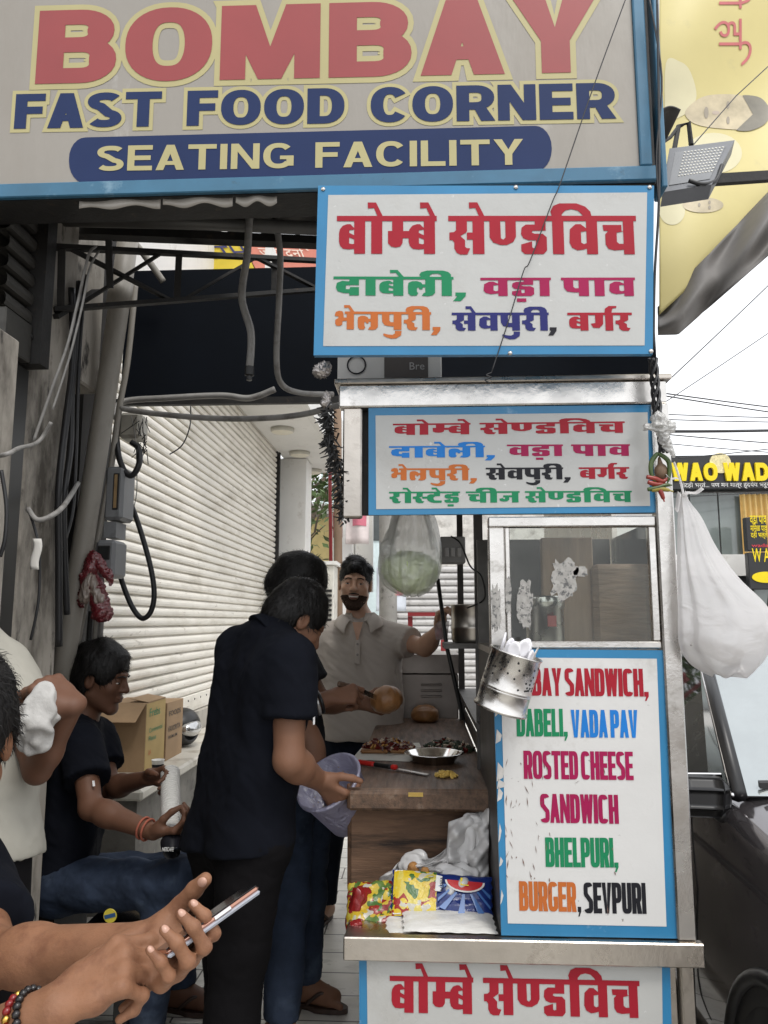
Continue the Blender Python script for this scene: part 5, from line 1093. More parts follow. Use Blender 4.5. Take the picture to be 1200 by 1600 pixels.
# food and tools on the board
BREAD = mat('bun_crust', (.30,.14,.05), .42, var=.35, vs=9, dirt=[((.42,.27,.13), .56, .74, 6), ((.14,.055,.02), .56, .74, 7)], bump=.2, bs=60)
def bun(c, r, lab, M=None):
    c = Vector(c); return _tag(organic('bun', [ell(c+Vector((0,0,r*.62)), (r,r,r*.62)), ell(c+Vector((0,0,r*.3)), (r*.93,r*.93,r*.32))], BREAD, None, .006, .03, (), .004, 1, [(.002, 60, int(r*1000))]), lab, 'bun')
b_ = P(664,1119,3.93); bun((b_.x,3.93,zC), .066, 'round glossy bun resting on the far end of the cutting board')
hc = P(606,1092,3.0); Mb = [[.9,0,.42],[.0,1,0],[-.42,0,.9]]
o = organic('bun', [ell(hc, (.058,.058,.050)), ell(hc+Vector((-.02,0,-.012)), (.046,.05,.040))], BREAD, None, .005, .02, (), .004, 1, [(.002, 60, 3)]); _tag(o, 'round bun held up and being sliced by the vendor in charcoal', 'bun')
k = T('knife', 'thin steel knife in the vendor hand cutting the held bun', 'knife', P(585,1086,2.86)); m = MB(); a, b = P(552,1074,2.80), P(588,1090,2.93); m.bar(a, b, .002, .018); m.build('blade', STEEL, k); m = MB(); m.bar(P(528,1068,2.75), a, .014, .02, bev=.004); m.build('handle', WOOD, k)
# sheet of paper with the sandwich
q = lambda px, py: P(px, py, z=zC+.002)
m = MB(); pp = [q(549,1187), q(640,1190), q(664,1181), q(655,1161), q(570,1163)]; m.prism(pp, (0,0,.0015)); _tag(m.build('paper_sheet', mat('greasy_paper', (.62,.60,.54), .6, var=.08, vs=12), None), 'white greasy paper sheet under the sandwich on the board', 'paper')
def heap(name, cx, cy, z, rx, ry, h, n, mts, lab, cat, seed, sz=(.010,.022)):
    rr = random.Random(seed); t = T(name, lab, cat, (cx,cy,z))
    for mi, (nm, mt, fr_) in enumerate(mts):
        m = MB()
        for i in range(int(n*fr_)):
            a_ = rr.random()*6.283; r_ = rr.random()**.5; x, y = cx+rx*r_*math.cos(a_), cy+ry*r_*math.sin(a_); zz = z+h*(1-r_*r_)*rr.uniform(.5,1)+.003
            u = Vector((rr.gauss(0,1), rr.gauss(0,1), rr.gauss(0,.5))).normalized(); w_ = u.cross(Vector((rr.gauss(0,1),rr.gauss(0,1),rr.gauss(0,1)))).normalized()
            m.obox((x,y,zz), u, w_, u.cross(w_), rr.uniform(*sz)*.6, rr.uniform(*sz)*.4, rr.uniform(.0015,.004), .001)
        ob = m.build(nm, mt, t); ob['kind'] = 'stuff'
    return t
SAUCE = mat('red_sauce', (.10,.012,.008), .25, var=.4, vs=30, spec=.6); CHEESE = mat('grated_cheese', (.62,.42,.10), .5, var=.15, vs=40); LEAF_D = mat('dark_herbs', (.028,.04,.02), .5, var=.5, vs=30); ONION = mat('onion_bits', (.5,.40,.30), .45, var=.3, vs=30); SEVM = mat('sev_bits', (.5,.26,.06), .6, var=.2, vs=40)
c = q(608,1174)
s_ = T('open_sandwich', 'open sandwich with dark red sauce and shredded topping on the paper sheet', 'sandwich', (c.x,c.y,zC+.004))
m = MB(); m.box((c.x-.105,c.y-.07,zC+.004), (c.x+.0,c.y+.06,zC+.018), .006); m.box((c.x+.004,c.y-.065,zC+.004), (c.x+.10,c.y+.065,zC+.018), .006); smooth_by_angle(m.build('bread', BREAD, s_))
h = heap('topping', c.x, c.y, zC+.017, .10, .062, .026, 260, (('sauce', SAUCE, .62), ('cheese_shreds', SEVM, .2), ('onion', ONION, .18)), 'x', 'x', 3)
for ch in list(h.children): ch.parent = s_; WL[ch.name] = WL[s_.name]; ch.data.transform(Matrix.Translation(WL[h.name]-WL[s_.name]))
bpy.data.objects.remove(h)
c = q(700,1172); heap('vegetable_pile', c.x, c.y, zC+.002, .10, .07, .04, 200, (('herbs', LEAF_D, .55), ('sauce_slices', SAUCE, .25), ('onion', ONION, .2)), 'pile of dark chopped herbs and red slices behind the steel plate', 'food pile', 8)
c = q(678,1190); k = T('steel_plate', 'shiny round steel plate standing on the cutting board', 'plate', (c.x,c.y,zC+.002)); m = MB(); rp = .098
m.lathe((c.x,c.y,zC+.002), [(.0001,.0),(.072,.0),(rp-.004,.030),(rp+.008,.031),(rp+.008,.033),(rp-.006,.0325),(.071,.004),(.0001,.004)], n=44, caps=False); m.build('dish', mat('polished_steel', (.75,.74,.72), .10, 1.0, var=.03), k, True)
c = q(697,1213); heap('cheese_shavings', c.x, c.y, zC+.001, .035, .022, .012, 110, (('shreds', CHEESE, 1),), 'small heap of grated yellow cheese in front of the steel plate', 'cheese', 9, (.004,.016))
k = T('kitchen_knife', 'vegetable knife with a red and black handle lying on the board', 'knife', q(600,1200)); a, b, c2, d_ = q(559,1195), q(585,1199), q(611,1203), q(621,1204)
up = Vector((0,0,.010)); 
m = MB(); m.bar(a+up, b+up, .020, .016, bev=.005); m.build('handle', mat('red_plastic', (.55,.02,.015), .35, var=.05), k); m = MB(); m.bar(b+up, c2+up, .017, .014, bev=.004); m.build('grip', BLACKP, k); m = MB(); m.bar(c2+up, d_+up, .020, .016, bev=.005); m.build('collar', bpy.data.materials['red_plastic'], k); m = MB(); m.bar(d_+up*.5, q(668,1212)+up*.3, .018, .002); m.build('blade', STEEL, k)
a, b = P(638,1239,YB), P(661,1246,YB); m = MB()
for i in range(5): z = a.z+(b.z-a.z)*i/5; m.box((a.x,YB-.003,z), (b.x,YB-.0002,z+.0018))
_tag(m.build('cheese_strands', CHEESE, None), 'few yellow cheese strands stuck to the front edge of the board', 'cheese')['kind'] = 'stuff'
# grill at the far end
k = T('sandwich_grill', 'steel sandwich griller with a hinged lid at the far end of the board', 'grill', (P(645,1110,4.05).x,4.3,zC))
a, b = P(588,1108,4.08), P(716,1052,4.08); GST = mat('grill_steel', (.24,.215,.195), .35, .85, var=.15, vs=6, bump=.15, bs=14)
m = MB(); m.box((a.x,4.08,zC-.02), (b.x,4.5,b.z), .008); smooth_by_angle(m.build('body', GST, k))
m = MB(); zb_ = b.z+.002; zt_ = P(0,1021,4.08).z; xx = [P(v,1050,4.06).x for v in (582,600,622,640,718)]
m.prism([(xx[0],4.05,zb_),(xx[4],4.05,zb_),(xx[4],4.05,zt_),(xx[3],4.05,zt_),(xx[2],4.05,zb_+.065),(xx[1],4.05,zb_+.05),(xx[0],4.05,zb_+.035)], (0,.48,0)); smooth_by_angle(m.build('lid', GST, k), 20)
for i in range(3): c = P(674,1070+9*i,4.075); m = MB(); m.box((c.x-.055,4.066,c.z-.006), (c.x+.055,4.0795,c.z+.006), .004); m.build('vent', GST, k)
# steel pot, jar, plastic cup, dark rod by the cook
c = P(738,1004,2.72); m = MB(); k = T('steel_pot', 'wide steel pot with a ridged rim on the cart shelf', 'pot', (c.x,2.78,c.z)); m.lathe((c.x+.01,2.78,c.z), [(.075,0),(.08,.01),(.08,.045),(.083,.05),(.08,.055),(.08,.125),(.086,.13),(.082,.132),(.074,.128),(.072,.01)], n=32, caps=False); m.build('body', mat('dull_steel', (.42,.39,.35), .3, 1.0, var=.15), k, True); m = MB(); m.box((c.x-.10,2.68,c.z-.02), (c.x+.12,2.9,c.z-.002)); m.build('support_plate', DARK_STEEL, k)
c = P(690,1000,3.56); k = T('plastic_cup', 'clear plastic cup with red syrup in the smiling man\'s hand', 'cup', c); m = MB(); m.lathe(c, [(.026,0),(.036,.085),(.0375,.087)], n=20, caps=False); m.build('wall', film('clear_plastic', (.75,.73,.75), .6, .12, .3), k, True); m = MB(); m.lathe(c, [(.024,.003),(.030,.05),(.0001,.05)], n=20); m.build('syrup', mat('red_syrup', (.30,.01,.03), .2), k, True)
m = MB(); m.tube([P(684,905,3.0), P(698,1010,2.95), P(724,1125,2.9)], .008, 8); _tag(m.build('stay_rod', BLACKP, None, True), 'thin black slanted rod beside the hanging vegetable bag', 'rod')
c0, c1 = P(688,880,2.5), P(727,838,2.5); k = T('switch_box', 'small grey switch box mounted under the cart header', 'switch box', ((c0.x+c1.x)/2,2.5,c0.z)); m = MB(); m.box((c0.x,2.5,c0.z), (c1.x,2.56,c1.z), .004); m.build('casing', mat('grey_switch_plastic', (.20,.195,.19), .5), k)
for i in range(3): m = MB(); x = c0.x+.014+.02*i; m.box((x,2.493,c0.z+.02), (x+.014,2.4995,c0.z+.05), .002); m.build('switch', mat('switch_plastic', (.3,.29,.28), .4), k)
m = MB(); m.tube(spline([P(705,838,2.49), P(720,850,2.45), P(735,885,2.5), P(752,900,2.55), P(757,935,2.6), P(730,950,2.66)]), .003, 5); _tag(m.build('cable', RUBBER, None, True), 'thin dark flex looping from the switch box', 'cable')
# contents of the glazed cabinet
m = MB(); a, b = P(850,1000,2.30), P(925,830,2.30); m.box((a.x,2.30,zW), (b.x,2.33,zB-.03), .003); _tag(m.build('plank', mat('brown_plank', (.34,.235,.16), .5, var=.3, vs=4, stretch=(7,7,.7), bump=.2), None), 'upright brown plank inside the glazed cabinet', 'plank')
c = P(852,1000,2.2); k = T('steel_canister', 'round steel canister behind the cabinet glass', 'canister', (c.x,2.2,zW)); m = MB(); m.lathe((c.x,2.2,zW), [(.05,0),(.053,.005),(.053,.105),(.056,.107),(.056,.135),(.053,.14),(.0001,.142)], n=28); m.build('body', STEEL, k, True)
m = MB(); lb = P(862,975,2.14); m.box((lb.x-.01,2.1440,zW+.055),(lb.x+.014,2.1455,zW+.085)); m.build('label', mat('red_label', (.4,.08,.07), .5), k)
a, b = P(932,1000,2.25), P(1024,880,2.25); BRP = film('brown_wrap', (.26,.17,.11), .15, .2, .3)
t_ = T('wrapped_pack', 'brown pack wrapped in crinkled film inside the cabinet', 'pack', ((a.x+b.x)/2,2.35,zW)); m = MB(); m.box((a.x,2.26,zW), (b.x,2.5,b.z), .015); m.build('pack', mat('brown_paper_pack', (.32,.22,.15), .45, var=.2, vs=10, stretch=(1,1,6), bump=.8, bs=14, bdist=.012), t_)
# ================================================================ hanging things
POLY = film('clear_polythene', (.92,.93,.90), .56, .16, .6); POLYW = film('white_polythene', (.80,.78,.77), .30, .22, .5, .35, 12)
def bag(name, rings, mt, parent, pleats, amp, seed, nseg=72, sub_n=6):
    rr = random.Random(seed); ph = [rr.random()*6.28 for _ in range(6)]
    C = spline([r_[0] for r_ in rings], sub_n); A = spline([Vector((r_[1], r_[2], r_[3])) for r_ in rings], sub_n); m = MB(); n = len(C)-1
    def fn(u, v):
        i = min(int(round(v*n)), n); th = 2*math.pi*u; c = C[i]; rx, ry, pl = A[i]
        w_ = 1+pl*amp*(math.sin(pleats*th+ph[0])+.6*math.sin(pleats*1.7//1*th+ph[1]+3*v)+.5*math.sin((pleats//2)*th+ph[2]-4*v))+.03*math.sin(3*th+ph[3]+6*v)
        return c+Vector((rx*w_*math.cos(th), ry*w_*math.sin(th), .006*math.sin(5*th+9*v+ph[4])))
    m.grid(fn, nseg, n, True); nb_ = len(m.v); m.f.append(tuple(range(nb_-nseg, nb_))); m.m.append(0)
    return m.build(name, mt, parent, True)
Yv = 2.32; t = T('vegetable_bag', 'clear polythene bag of shredded greens hanging under the header sign', 'bag', P(640,930,Yv))
bag('bag', [(P(644,800,Yv),.05,.05,1.2),(P(643,826,Yv),.066,.06,1.0),(P(642,862,Yv),.084,.076,.6),(P(641,895,Yv),.090,.085,.25),(P(642,918,Yv),.066,.07,.3),(P(643,930,Yv),.02,.03,.2)], POLY, t, 17, .10, 4)
v, f = sdf([ell(P(641,890,Yv), (.084,.078,.055)), ell(P(642,912,Yv), (.05,.06,.03))], .005, .02); v = wrinkle(v, f, .006, 90, 4, (1,1,1), 1.0)
mesh_obj('shredded_greens', v, f, mat('shredded_greens', (.50,.58,.30), .6, var=.4, vs=40, bump=1, bs=120, bdist=.01), t, True)
v, f = sdf([ell(P(604,858,Yv-.04), (.022,.02,.028)), cap(P(604,850,Yv-.04), P(622,832,Yv-.02), .012, .006)], .003, .01); v = wrinkle(v, f, .003, 160, 8); mesh_obj('knot', v, f, POLY, t, True)
# right hand carrier bag with a box inside
Yr = 2.0; t = T('carrier_bag', 'white translucent carrier bag sagging with a box, tied to the right cart post', 'bag', P(1100,1050,Yr))
bag('bag', [(P(1068,770,Yr),.006,.006,.2),(P(1070,786,Yr),.012,.010,.8),(P(1077,812,Yr),.026,.02,1.2),(P(1088,860,Yr),.044,.03,1.1),(P(1105,905,Yr),.070,.042,.9),(P(1128,945,Yr),.104,.05,.6),(P(1136,980,Yr),.116,.055,.4),(P(1134,1010,Yr),.110,.055,.3),(P(1136,1036,Yr),.086,.05,.25),(P(1142,1055,Yr),.044,.032,.15)], POLYW, t, 9, .07, 12)
m = MB(); a, b = P(1072,998,Yr), P(1158,1036,Yr); d_ = (b-a).normalized(); m.obox((a+b)/2+Vector((0,0,.006)), d_, (0,1,0), d_.cross(Vector((0,1,0))), (b-a).length/2*.9, .026, .022, .004); m.build('box_inside', mat('pale_carton', (.30,.285,.27), .6, var=.08), t)
m = MB(); m.tube(spline([P(1053,722,Yr), P(1062,748,Yr), P(1068,772,Yr)]), .003, 6); m.build('tie', POLYW, t)
for a_, b_2, w_ in (((1066,775),(1098,764),.009),((1062,770),(1056,800),.012),((1064,752),(1040,742),.006)):
    m = MB(); a, b = P(*a_,Yr-.01), P(*b_2,Yr-.03); m.grid(lambda u, v, a=a, b=b, w_=w_: lerp0(a,b,v)+Vector((0,(u-.5)*w_*2,(u-.5)*w_+.004*math.sin(v*7))), 4, 8); solid(m.build('loose_end', POLYW, t, True), .0012)
# perforated steel can with spoons
cc, ax_ = P(794,1064,1.945), (P(808,1012,1.945)-P(783,1102,1.945)).normalized(); ax_ = (ax_+Vector((0,-.10,0))).normalized()
t = T('spoon_can', 'perforated steel can hung aslant at the top corner of the menu panel', 'can', cc-ax_*.07); RC = .063; HC = .145; b0 = cc-ax_*(HC*.5)
m = MB(); m.lathe(b0, [(.0001,.002),(RC-.002,.002),(RC+.004,0),(RC+.004,.006),(RC,.009),(RC,.047),(RC+.0015,.049),(RC,.051),(RC,.053),(RC+.0015,.055),(RC,.057),(RC,HC-.006),(RC+.003,HC-.004),(RC+.003,HC),(RC-.001,HC),(RC-.002,.01)], ax_, 40, False); m.build('body', STEEL, t, True)
u, q_ = frame_from(ax_); m = MB(); rr = random.Random(3)
for i in range(70):
    a_ = rr.random()*6.283; h_ = .066+rr.random()*.062; n_ = u*math.cos(a_)+q_*math.sin(a_); m.lathe(b0+ax_*h_+n_*(RC+.0003), [(.0028,0),(.0026,.0004)], n_, 8)
m.build('perforations', BLACKP, t)['kind'] = 'stuff'
SPW = mat('white_spoon_plastic', (.78,.77,.80), .35, var=.03); g = T('plastic_spoons', 'bundle of white plastic spoons standing in the steel can', 'spoons', b0+ax_*HC)
for i in range(9):
    a_ = i*.7; n_ = u*math.cos(a_)+q_*math.sin(a_); c = b0+ax_*(HC*.4)+n_*.022; tip = b0+ax_*(HC-.004+.010*(i%3))+n_*(.038-.012*(i%2)); tn = n_.cross(ax_); Mx = [[tn[k], ax_[k], n_[k]] for k in range(3)]
    sp_ = organic('spoon_bowl', [ell(tip, (.017,.025,.005), Mx), minus(ell(tip+n_*.006, (.013,.020,.005), Mx), .002)], SPW, g, .003, .003); m = MB(); m.tube([c, lerp0(c,tip,.8)], .0035, 6); m.build('spoon_handle', SPW, sp_, True)
m = MB(); m.tube(spline([P(842,1010,1.94), P(836,1022,1.93), P(832,1034,1.93)]), .0025, 5); m.build('hook', STEEL, t)
# lemon and chilli charm
Yl = 1.985; t = T('lemon_chilli_charm', 'string of green and red chillies round a dried lemon hung on the cart post', 'charm', P(1032,790,Yl))
m = MB(); m.tube(spline([P(1028,600,Yl), P(1026,660,Yl), P(1030,705,Yl), P(1032,770,Yl)]), .0015, 5); m.build('string', RUBBER, t)
organic('lemon', [ell(P(1033,737,Yl), (.017,.017,.022)), cap(P(1031,722,Yl), P(1030,716,Yl), .006, .004)], mat('dried_lemon', (.16,.10,.06), .6, var=.3, vs=40), t, .002, .006)
GC = mat('green_chilli', (.05,.085,.02), .3, var=.3, vs=30); RC_ = mat('red_chilli', (.25,.03,.02), .3, var=.3, vs=30)
for pts, mt in ((((1028,708),(1018,722),(1018,742),(1026,756)),GC),(((1028,708),(1044,720),(1046,740),(1042,758)),GC),(((1010,745),(1024,748),(1036,752),(1046,744)),RC_),(((1012,753),(1026,757),(1040,755)),RC_),(((1012,765),(1028,762),(1040,758),(1050,758)),GC),(((1018,766),(1034,764),(1052,768)),mat('yellow_chilli',(.3,.24,.04),.35,var=.3)),(((1028,760),(1034,772),(1038,784)),RC_)):
    s_ = spline([P(*p, Yl-.012) for p in pts], 6); n_ = len(s_); m = MB(); m.tube(s_, [.0035+.003*math.sin(math.pi*min(1,i/n_+.15)) if i < n_-3 else .002 for i in range(n_)], 8); m.build('chilli', mt, t, True)
# twisted cable bundle and polythene shreds at the right post
m = MB()
for k in range(4):
    pts = [P(1020+6*math.sin(i*.9+k*1.6)+.9*i+ (4 if i > 9 else 0), 560+10.5*i, 1.97+.012*math.cos(i*.9+k*1.6)) for i in range(15)]; m.tube(spline(pts, 4), .0042, 6)
_tag(m.build('cable_twist', RUBBER, None, True), 'twisted black cables hanging down the right cart post', 'cables')
CRUM = film('crumpled_polythene', (.70,.69,.66), .2, .25, .4)
v, f = sdf([cap(P(1030,655,1.955), P(1038,690,1.955), .018, .012), cap(P(1010,668,1.96), P(1045,668,1.95), .007, .016), cap(P(1040,690,1.955), P(1052,712,1.955), .010, .006)], .003, .01); v = wrinkle(v, f, .006, 140, 4, (1,1,1), .8); _tag(mesh_obj('polythene_scrap', v, f, CRUM, None, True), 'crumpled scrap of polythene knotted round the cables on the post', 'plastic scrap')
# cardboard carton on the cart roof, hidden wiring, tassel garland
CARD = mat('carton_board', (.33,.22,.125), .85, var=.12, vs=5, bump=.2, bs=50); CARDW = mat('white_carton', (.45,.44,.42), .75, var=.1, vs=5)
zr = zT+.018; a, b = P(527,600,2.12), P(690,560,2.12); t = T('roof_carton', 'printed carton lying on the cart roof under the hanging sign', 'carton', ((a.x+b.x)/2,2.3,zr)); m = MB(); m.box((a.x,2.12,zr), (b.x,2.5,zr+.11), .003); m.build('box', CARDW, t)
m = MB(); c = P(557,570,2.118); u0 = Vector((1,0,0)); m.tube([c+Vector((.026*math.cos(i*.2618),0,.026*math.sin(i*.2618))) for i in range(25)], .0022, 5, False); m.build('ring_mark', CBLK, t); 
m = MB(); c = P(636,572,2.118); m.box((c.x-.065,2.1178,c.z-.035), (c.x+.06,2.1194,c.z+.03)); m.build('printed_panel', mat('brown_print', (.06,.05,.045), .6), t); font_text('lettering', 'Bre', mat('grey_print', (.3,.29,.28), .6), t, P(640,578,2.1176), (1,0,0), (0,0,1), .022, None, 0, .0012)
m = MB(); rr = random.Random(9); GAR = mat('black_tinsel', (.006,.006,.006), .5, var=.2)
path = spline([P(512,640,2.0), P(516,690,2.02), P(530,740,2.05), P(538,805,2.06)], 10)
for i in range(420):
    q = path[rr.randrange(len(path))]+Vector((rr.gauss(0,.006), rr.gauss(0,.008), rr.gauss(0,.01))); d_ = Vector((rr.gauss(-.25,.8), rr.gauss(0,.8), rr.gauss(-.5,.5))).normalized(); w_ = d_.cross(Vector((0,1,.3))).normalized()*.003; l_ = rr.uniform(.012,.034); m.add([q-w_, q+w_, q+d_*l_+w_*.4, q+d_*l_-w_*.4], [(0,1,2,3)])
_tag(m.build('tinsel_garland', GAR, None), 'black tinsel garland hanging down the left end of the header', 'garland')
v, f = sdf([ell(P(502,580,2.0), (.022,.02,.018)), ell(P(508,574,2.0), (.016,.016,.014)), cap(P(512,615,2.0), P(508,630,2.0), .008, .012)], .003, .01); v = wrinkle(v, f, .006, 180, 6, (1,1,1), .8); _tag(mesh_obj('foil_scrap', v, f, mat('crumpled_foil', (.45,.42,.40), .35, .8, var=.3, vs=40), None, True), 'crumpled foil scrap stuck at the lower left of the hanging sign', 'foil')
# wire hanging across the signs, with a hooked end on the roof rail
m = MB(); m.tube(spline([P(980,-8,1.86), P(930,128,1.862), P(877,282,1.864), P(862,318,1.866), P(828,408,1.868), P(818,424,1.87), P(795,500,1.87), P(768,582,1.88)], 6), .0016, 5); m.tube(spline([P(768,582,1.88), P(760,586,1.88), P(768,590,1.88), P(758,594,1.9), P(766,598,1.92)], 5), .0016, 5); _tag(m.build('hanging_wire', WIRE, None, True), 'thin dark wire hanging diagonally across both signs', 'wire')
for k, (x0, x1) in enumerate(((1027,1030),(1032,1026))):
    m = MB(); m.tube(spline([P(x0-18 if k else x0,-5,1.90), P(x0+2,120,1.90), P(x1,240,1.89), P(1029,330,1.89), P(1023,430,1.89), P(1021,545,1.89)], 6), .0035-.001*k, 6); _tag(m.build('cable', RUBBER, None, True), ('thick' if k == 0 else 'thin')+' black cable running down the right edge of the signs', 'cable')
# ================================================================ roof, truss, dark board behind the signs
COR = mat('sooty_roof_sheet', (.10,.095,.09), .7, .2, var=.3, vs=5, dirt=[((.03,.028,.025), .5, .7, 6)])
m = MB(); m.grid(lambda u, v: Vector((-1.22+1.98*u, 2.09+.61*v, P(300,366,2.7).z+.012*math.sin(u*110)+.02*(1-v))), 320, 3); o = m.build('roof_sheet', COR, None, True); solid(o, .004); _tag(o, 'sooty corrugated sheet roof behind the fascia sign', 'roof')
m = MB(); m.tube([P(90,343,2.45), P(300,348,2.5), P(520,358,2.6)], .024, 12); _tag(m.build('roof_pipe', mat('grey_roof_pipe', (.10,.097,.09), .5, .3, var=.2), None, True), 'grey round pipe under the roof sheet', 'pipe')
m = MB(); m.bar(P(80,362,2.58), P(520,380,2.72), .05, .03); _tag(m.build('roof_batten', DARKM, None), 'dark flat batten under the back edge of the roof sheet', 'batten')
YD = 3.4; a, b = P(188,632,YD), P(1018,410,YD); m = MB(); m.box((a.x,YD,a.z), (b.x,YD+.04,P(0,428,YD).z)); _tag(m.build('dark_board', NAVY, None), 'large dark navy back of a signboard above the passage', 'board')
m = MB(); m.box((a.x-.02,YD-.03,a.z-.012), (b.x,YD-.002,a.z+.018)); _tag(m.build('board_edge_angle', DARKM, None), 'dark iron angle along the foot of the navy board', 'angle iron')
t = T('truss', 'black angle iron truss in front of the dark navy board', 'truss', P(290,430,2.7))
TA, TB, TC, TD = P(86,386,2.35), P(505,408,3.1), P(84,484,2.42), P(505,452,3.1)
def tb(nm, p, q, w_=.026): m = MB(); m.bar(p, q, w_, w_*.5); m.build(nm, DARKM, t)
tb('top_chord', TA, TB, .03); tb('bottom_chord', TC, TD, .03)
for f_ in (0.02, .40, .78): tb('strut', lerp0(TA,TB,f_), lerp0(TC,TD,f_), .024)
for f0, f1, sw in ((.04,.38,0),(.06,.34,1),(.42,.70,1),(.70,.98,0)): tb('diagonal', lerp0(TA,TB,f0) if not sw else lerp0(TC,TD,f0), lerp0(TC,TD,f1) if not sw else lerp0(TA,TB,f1), .02)
tb('stub', P(170,375,2.45), P(172,450,2.5), .022); tb('stub', P(85,495,2.42), P(150,455,2.7), .03)
# bright banners seen through the gap
YG = 6.0
for (pts, col, lab, tx, tcol) in (((( 290,372),(375,372),(412,445),(342,445)), (.62,.47,.03), 'yellow banner with dark letters seen over the navy board', 'STH', (.03,.03,.12)), (((378,374),(500,380),(530,445),(408,445)), (.60,.20,.14), 'red banner with pale words seen over the navy board', 'जाय दुनि', (.75,.6,.5)), (((225,378),(285,372),(337,445),(240,445)), (.42,.40,.36), 'grey tilted sheet seen over the navy board', None, None)):
    q = [P(x,y,YG) for x, y in pts]; m = MB(); m.prism(q, (0,.02,0)); bn = _tag(m.build('banner', mat('banner_'+lab.split()[0], col, .5, var=.08), None), lab, 'banner')
    if tx: font_text('lettering', tx, mat('letter_'+lab.split()[0], tcol, .5), bn, lerp0(q[0],q[3],.45)+Vector((.1,-.003,0)), (q[1]-q[0]), (q[0]-q[3]), .14, None, .01, .006)
# hoses, conduits and pipes on the left
def hose(name, pts, r_, mt, lab, cat, n=8): m = MB(); m.tube(spline([P(x,y,Y) if Y else P(x,y,x=PLX+.018+r_) for x, y, Y in pts], 7), r_, n); return _tag(m.build(name, mt, None, True), lab, cat)
h_ = hose('hose', [(392,312,2.5),(389,350,2.5),(386,400,2.52),(378,465,2.55),(392,520,2.55),(390,575,2.55)], .0135, GREYP, 'wavy grey hose hanging in front of the navy board', 'hose')
m = MB(); c = P(390,575,2.55); m.lathe(c+Vector((0,0,.004)), [(.016,0),(.016,-.03),(.010,-.034),(.010,-.048),(.0001,-.05)], n=12); ob = m.build('plug', BLACKP, h_)
hose('hose', [(430,340,2.6),(438,400,2.62),(436,470,2.65),(432,560,2.7),(440,600,2.8),(470,614,2.9),(520,616,3.0)], .0115, GREYP, 'straight grey hose bending right under the navy board', 'hose')
hose('conduit', [(178,652,3.2),(192,628,3.3),(260,622,3.3),(345,618,3.3),(390,622,3.3),(430,608,3.3)], .014, GREYP, 'grey conduit along the foot of the navy board', 'conduit')
hose('conduit', [(188,638,3.0),(240,646,3.0),(320,653,2.95),(400,654,2.9),(470,648,2.8),(535,632,2.7)], .012, GREYP, 'lower grey conduit sagging across the top of the shutter', 'conduit')
PVC = mat('dirty_pvc', (.28,.26,.225), .5, var=.18, vs=4, dirt=[((.12,.11,.095), .5, .72, 4), ((.04,.037,.033), .64, .74, 9)], stretch=(1,1,.4))
t = T('drain_pipe', 'thick grimy drain pipe leaning along the stained pillar', 'pipe', P(100,1100,2.9)); m = MB(); m.tube([P(86,1110,2.9), P(106,1000,2.88), P(150,720,2.86), P(190,450,2.84), P(200,372,2.83)], .040, 20); m.build('pipe', PVC, t, True); m = MB(); m.tube([P(184,478,2.84), P(191,438,2.84)], .046, 20); m.build('coupling', PVC, t, True)
hose('conduit', [(212,440,3.0),(200,560,3.0),(186,640,3.0),(172,740,2.95),(155,830,2.95),(140,905,2.95),(120,1010,2.95)], .013, PVC, 'pale conduit running down just right of the drain pipe', 'conduit')
hose('pipe', [(222,372,2.9),(240,405,2.85),(262,440,2.8)], .014, PVC, 'short pale pipe end behind the truss', 'pipe') if False else None
hose('pale_pipe', [(196,362,3.2),(225,398,3.25),(255,440,3.3)], .016, PVC, 'short slanted pale pipe behind the truss', 'pipe')
for i, (pts, r_, lab) in enumerate(([[(112,450,0),(114,560,0),(104,650,0),(92,760,0),(92,880,0),(92,1010,0)], .012, 'thick black cable dropping beside the drain pipe'], [[(124,440,0),(118,540,0),(112,620,0),(110,700,0),(100,780,0),(101,870,0),(105,960,0)], .011, 'second black cable tangled left of the drain pipe'], [[(134,430,0),(126,520,0),(122,600,0),(118,720,0),(113,800,0),(96,860,0)], .007, 'thin dark cable curving behind the drain pipe'], [[(44,795,2.2),(58,812,2.18),(80,806,2.2),(100,790,2.3),(122,755,2.6)], .008, 'grey hose looping from the pillar to the drain pipe'],
        [[(0,712,1.85),(15,708,1.85),(30,700,2.0),(60,690,2.2),(80,660,2.2)], .006, 'white cable crossing the plaster jamb'], [[(150,385,2.3),(138,400,2.25),(122,470,2.2),(105,540,2.2),(80,610,2.2),(52,690,2.2)], .0045, 'pale loose wire hanging across the stained pillar'], [[(155,392,2.3),(140,420,2.25),(128,480,2.2),(108,560,2.2),(82,640,2.2)], .0035, 'second pale loose wire on the stained pillar'], [[(46,800,2.19),(58,840,2.19),(62,880,2.19),(60,940,2.19),(48,1000,2.19)], .004, 'thin dark wire down the pillar below the hose'], [[(2,735,1.82),(10,790,1.82),(8,840,1.82),(0,870,1.82)], .005, 'dark wire looping at the far left edge'],
        [[(182,682,3.0),(186,715,2.95),(196,738,2.95),(208,742,2.95),(218,722,2.95),(216,700,3.0),(205,690,3.0)], .012, 'thick black cable coil under the cream junction box'], [[(192,755,3.15),(215,815,3.1),(234,880,3.1),(241,925,3.1),(236,955,3.1),(222,966,3.1),(205,945,3.1),(188,900,3.1),(178,855,3.1)], .011, 'big black cable loop hanging in front of the shutter'], [[(298,635,3.35),(297,665,3.3),(285,695,3.3),(265,710,3.3)], .003, 'thin curved wire end dangling over the shutter'], [[(205,650,3.0),(212,690,3.0),(214,760,3.0),(210,790,3.0)], .002, 'fine wire with frayed end below the junction box'])):
    hose('cable', pts, r_, RUBBER if ('black' in lab or 'dark' in lab or 'thin' in lab) else GREYP, lab, 'cable', 7)
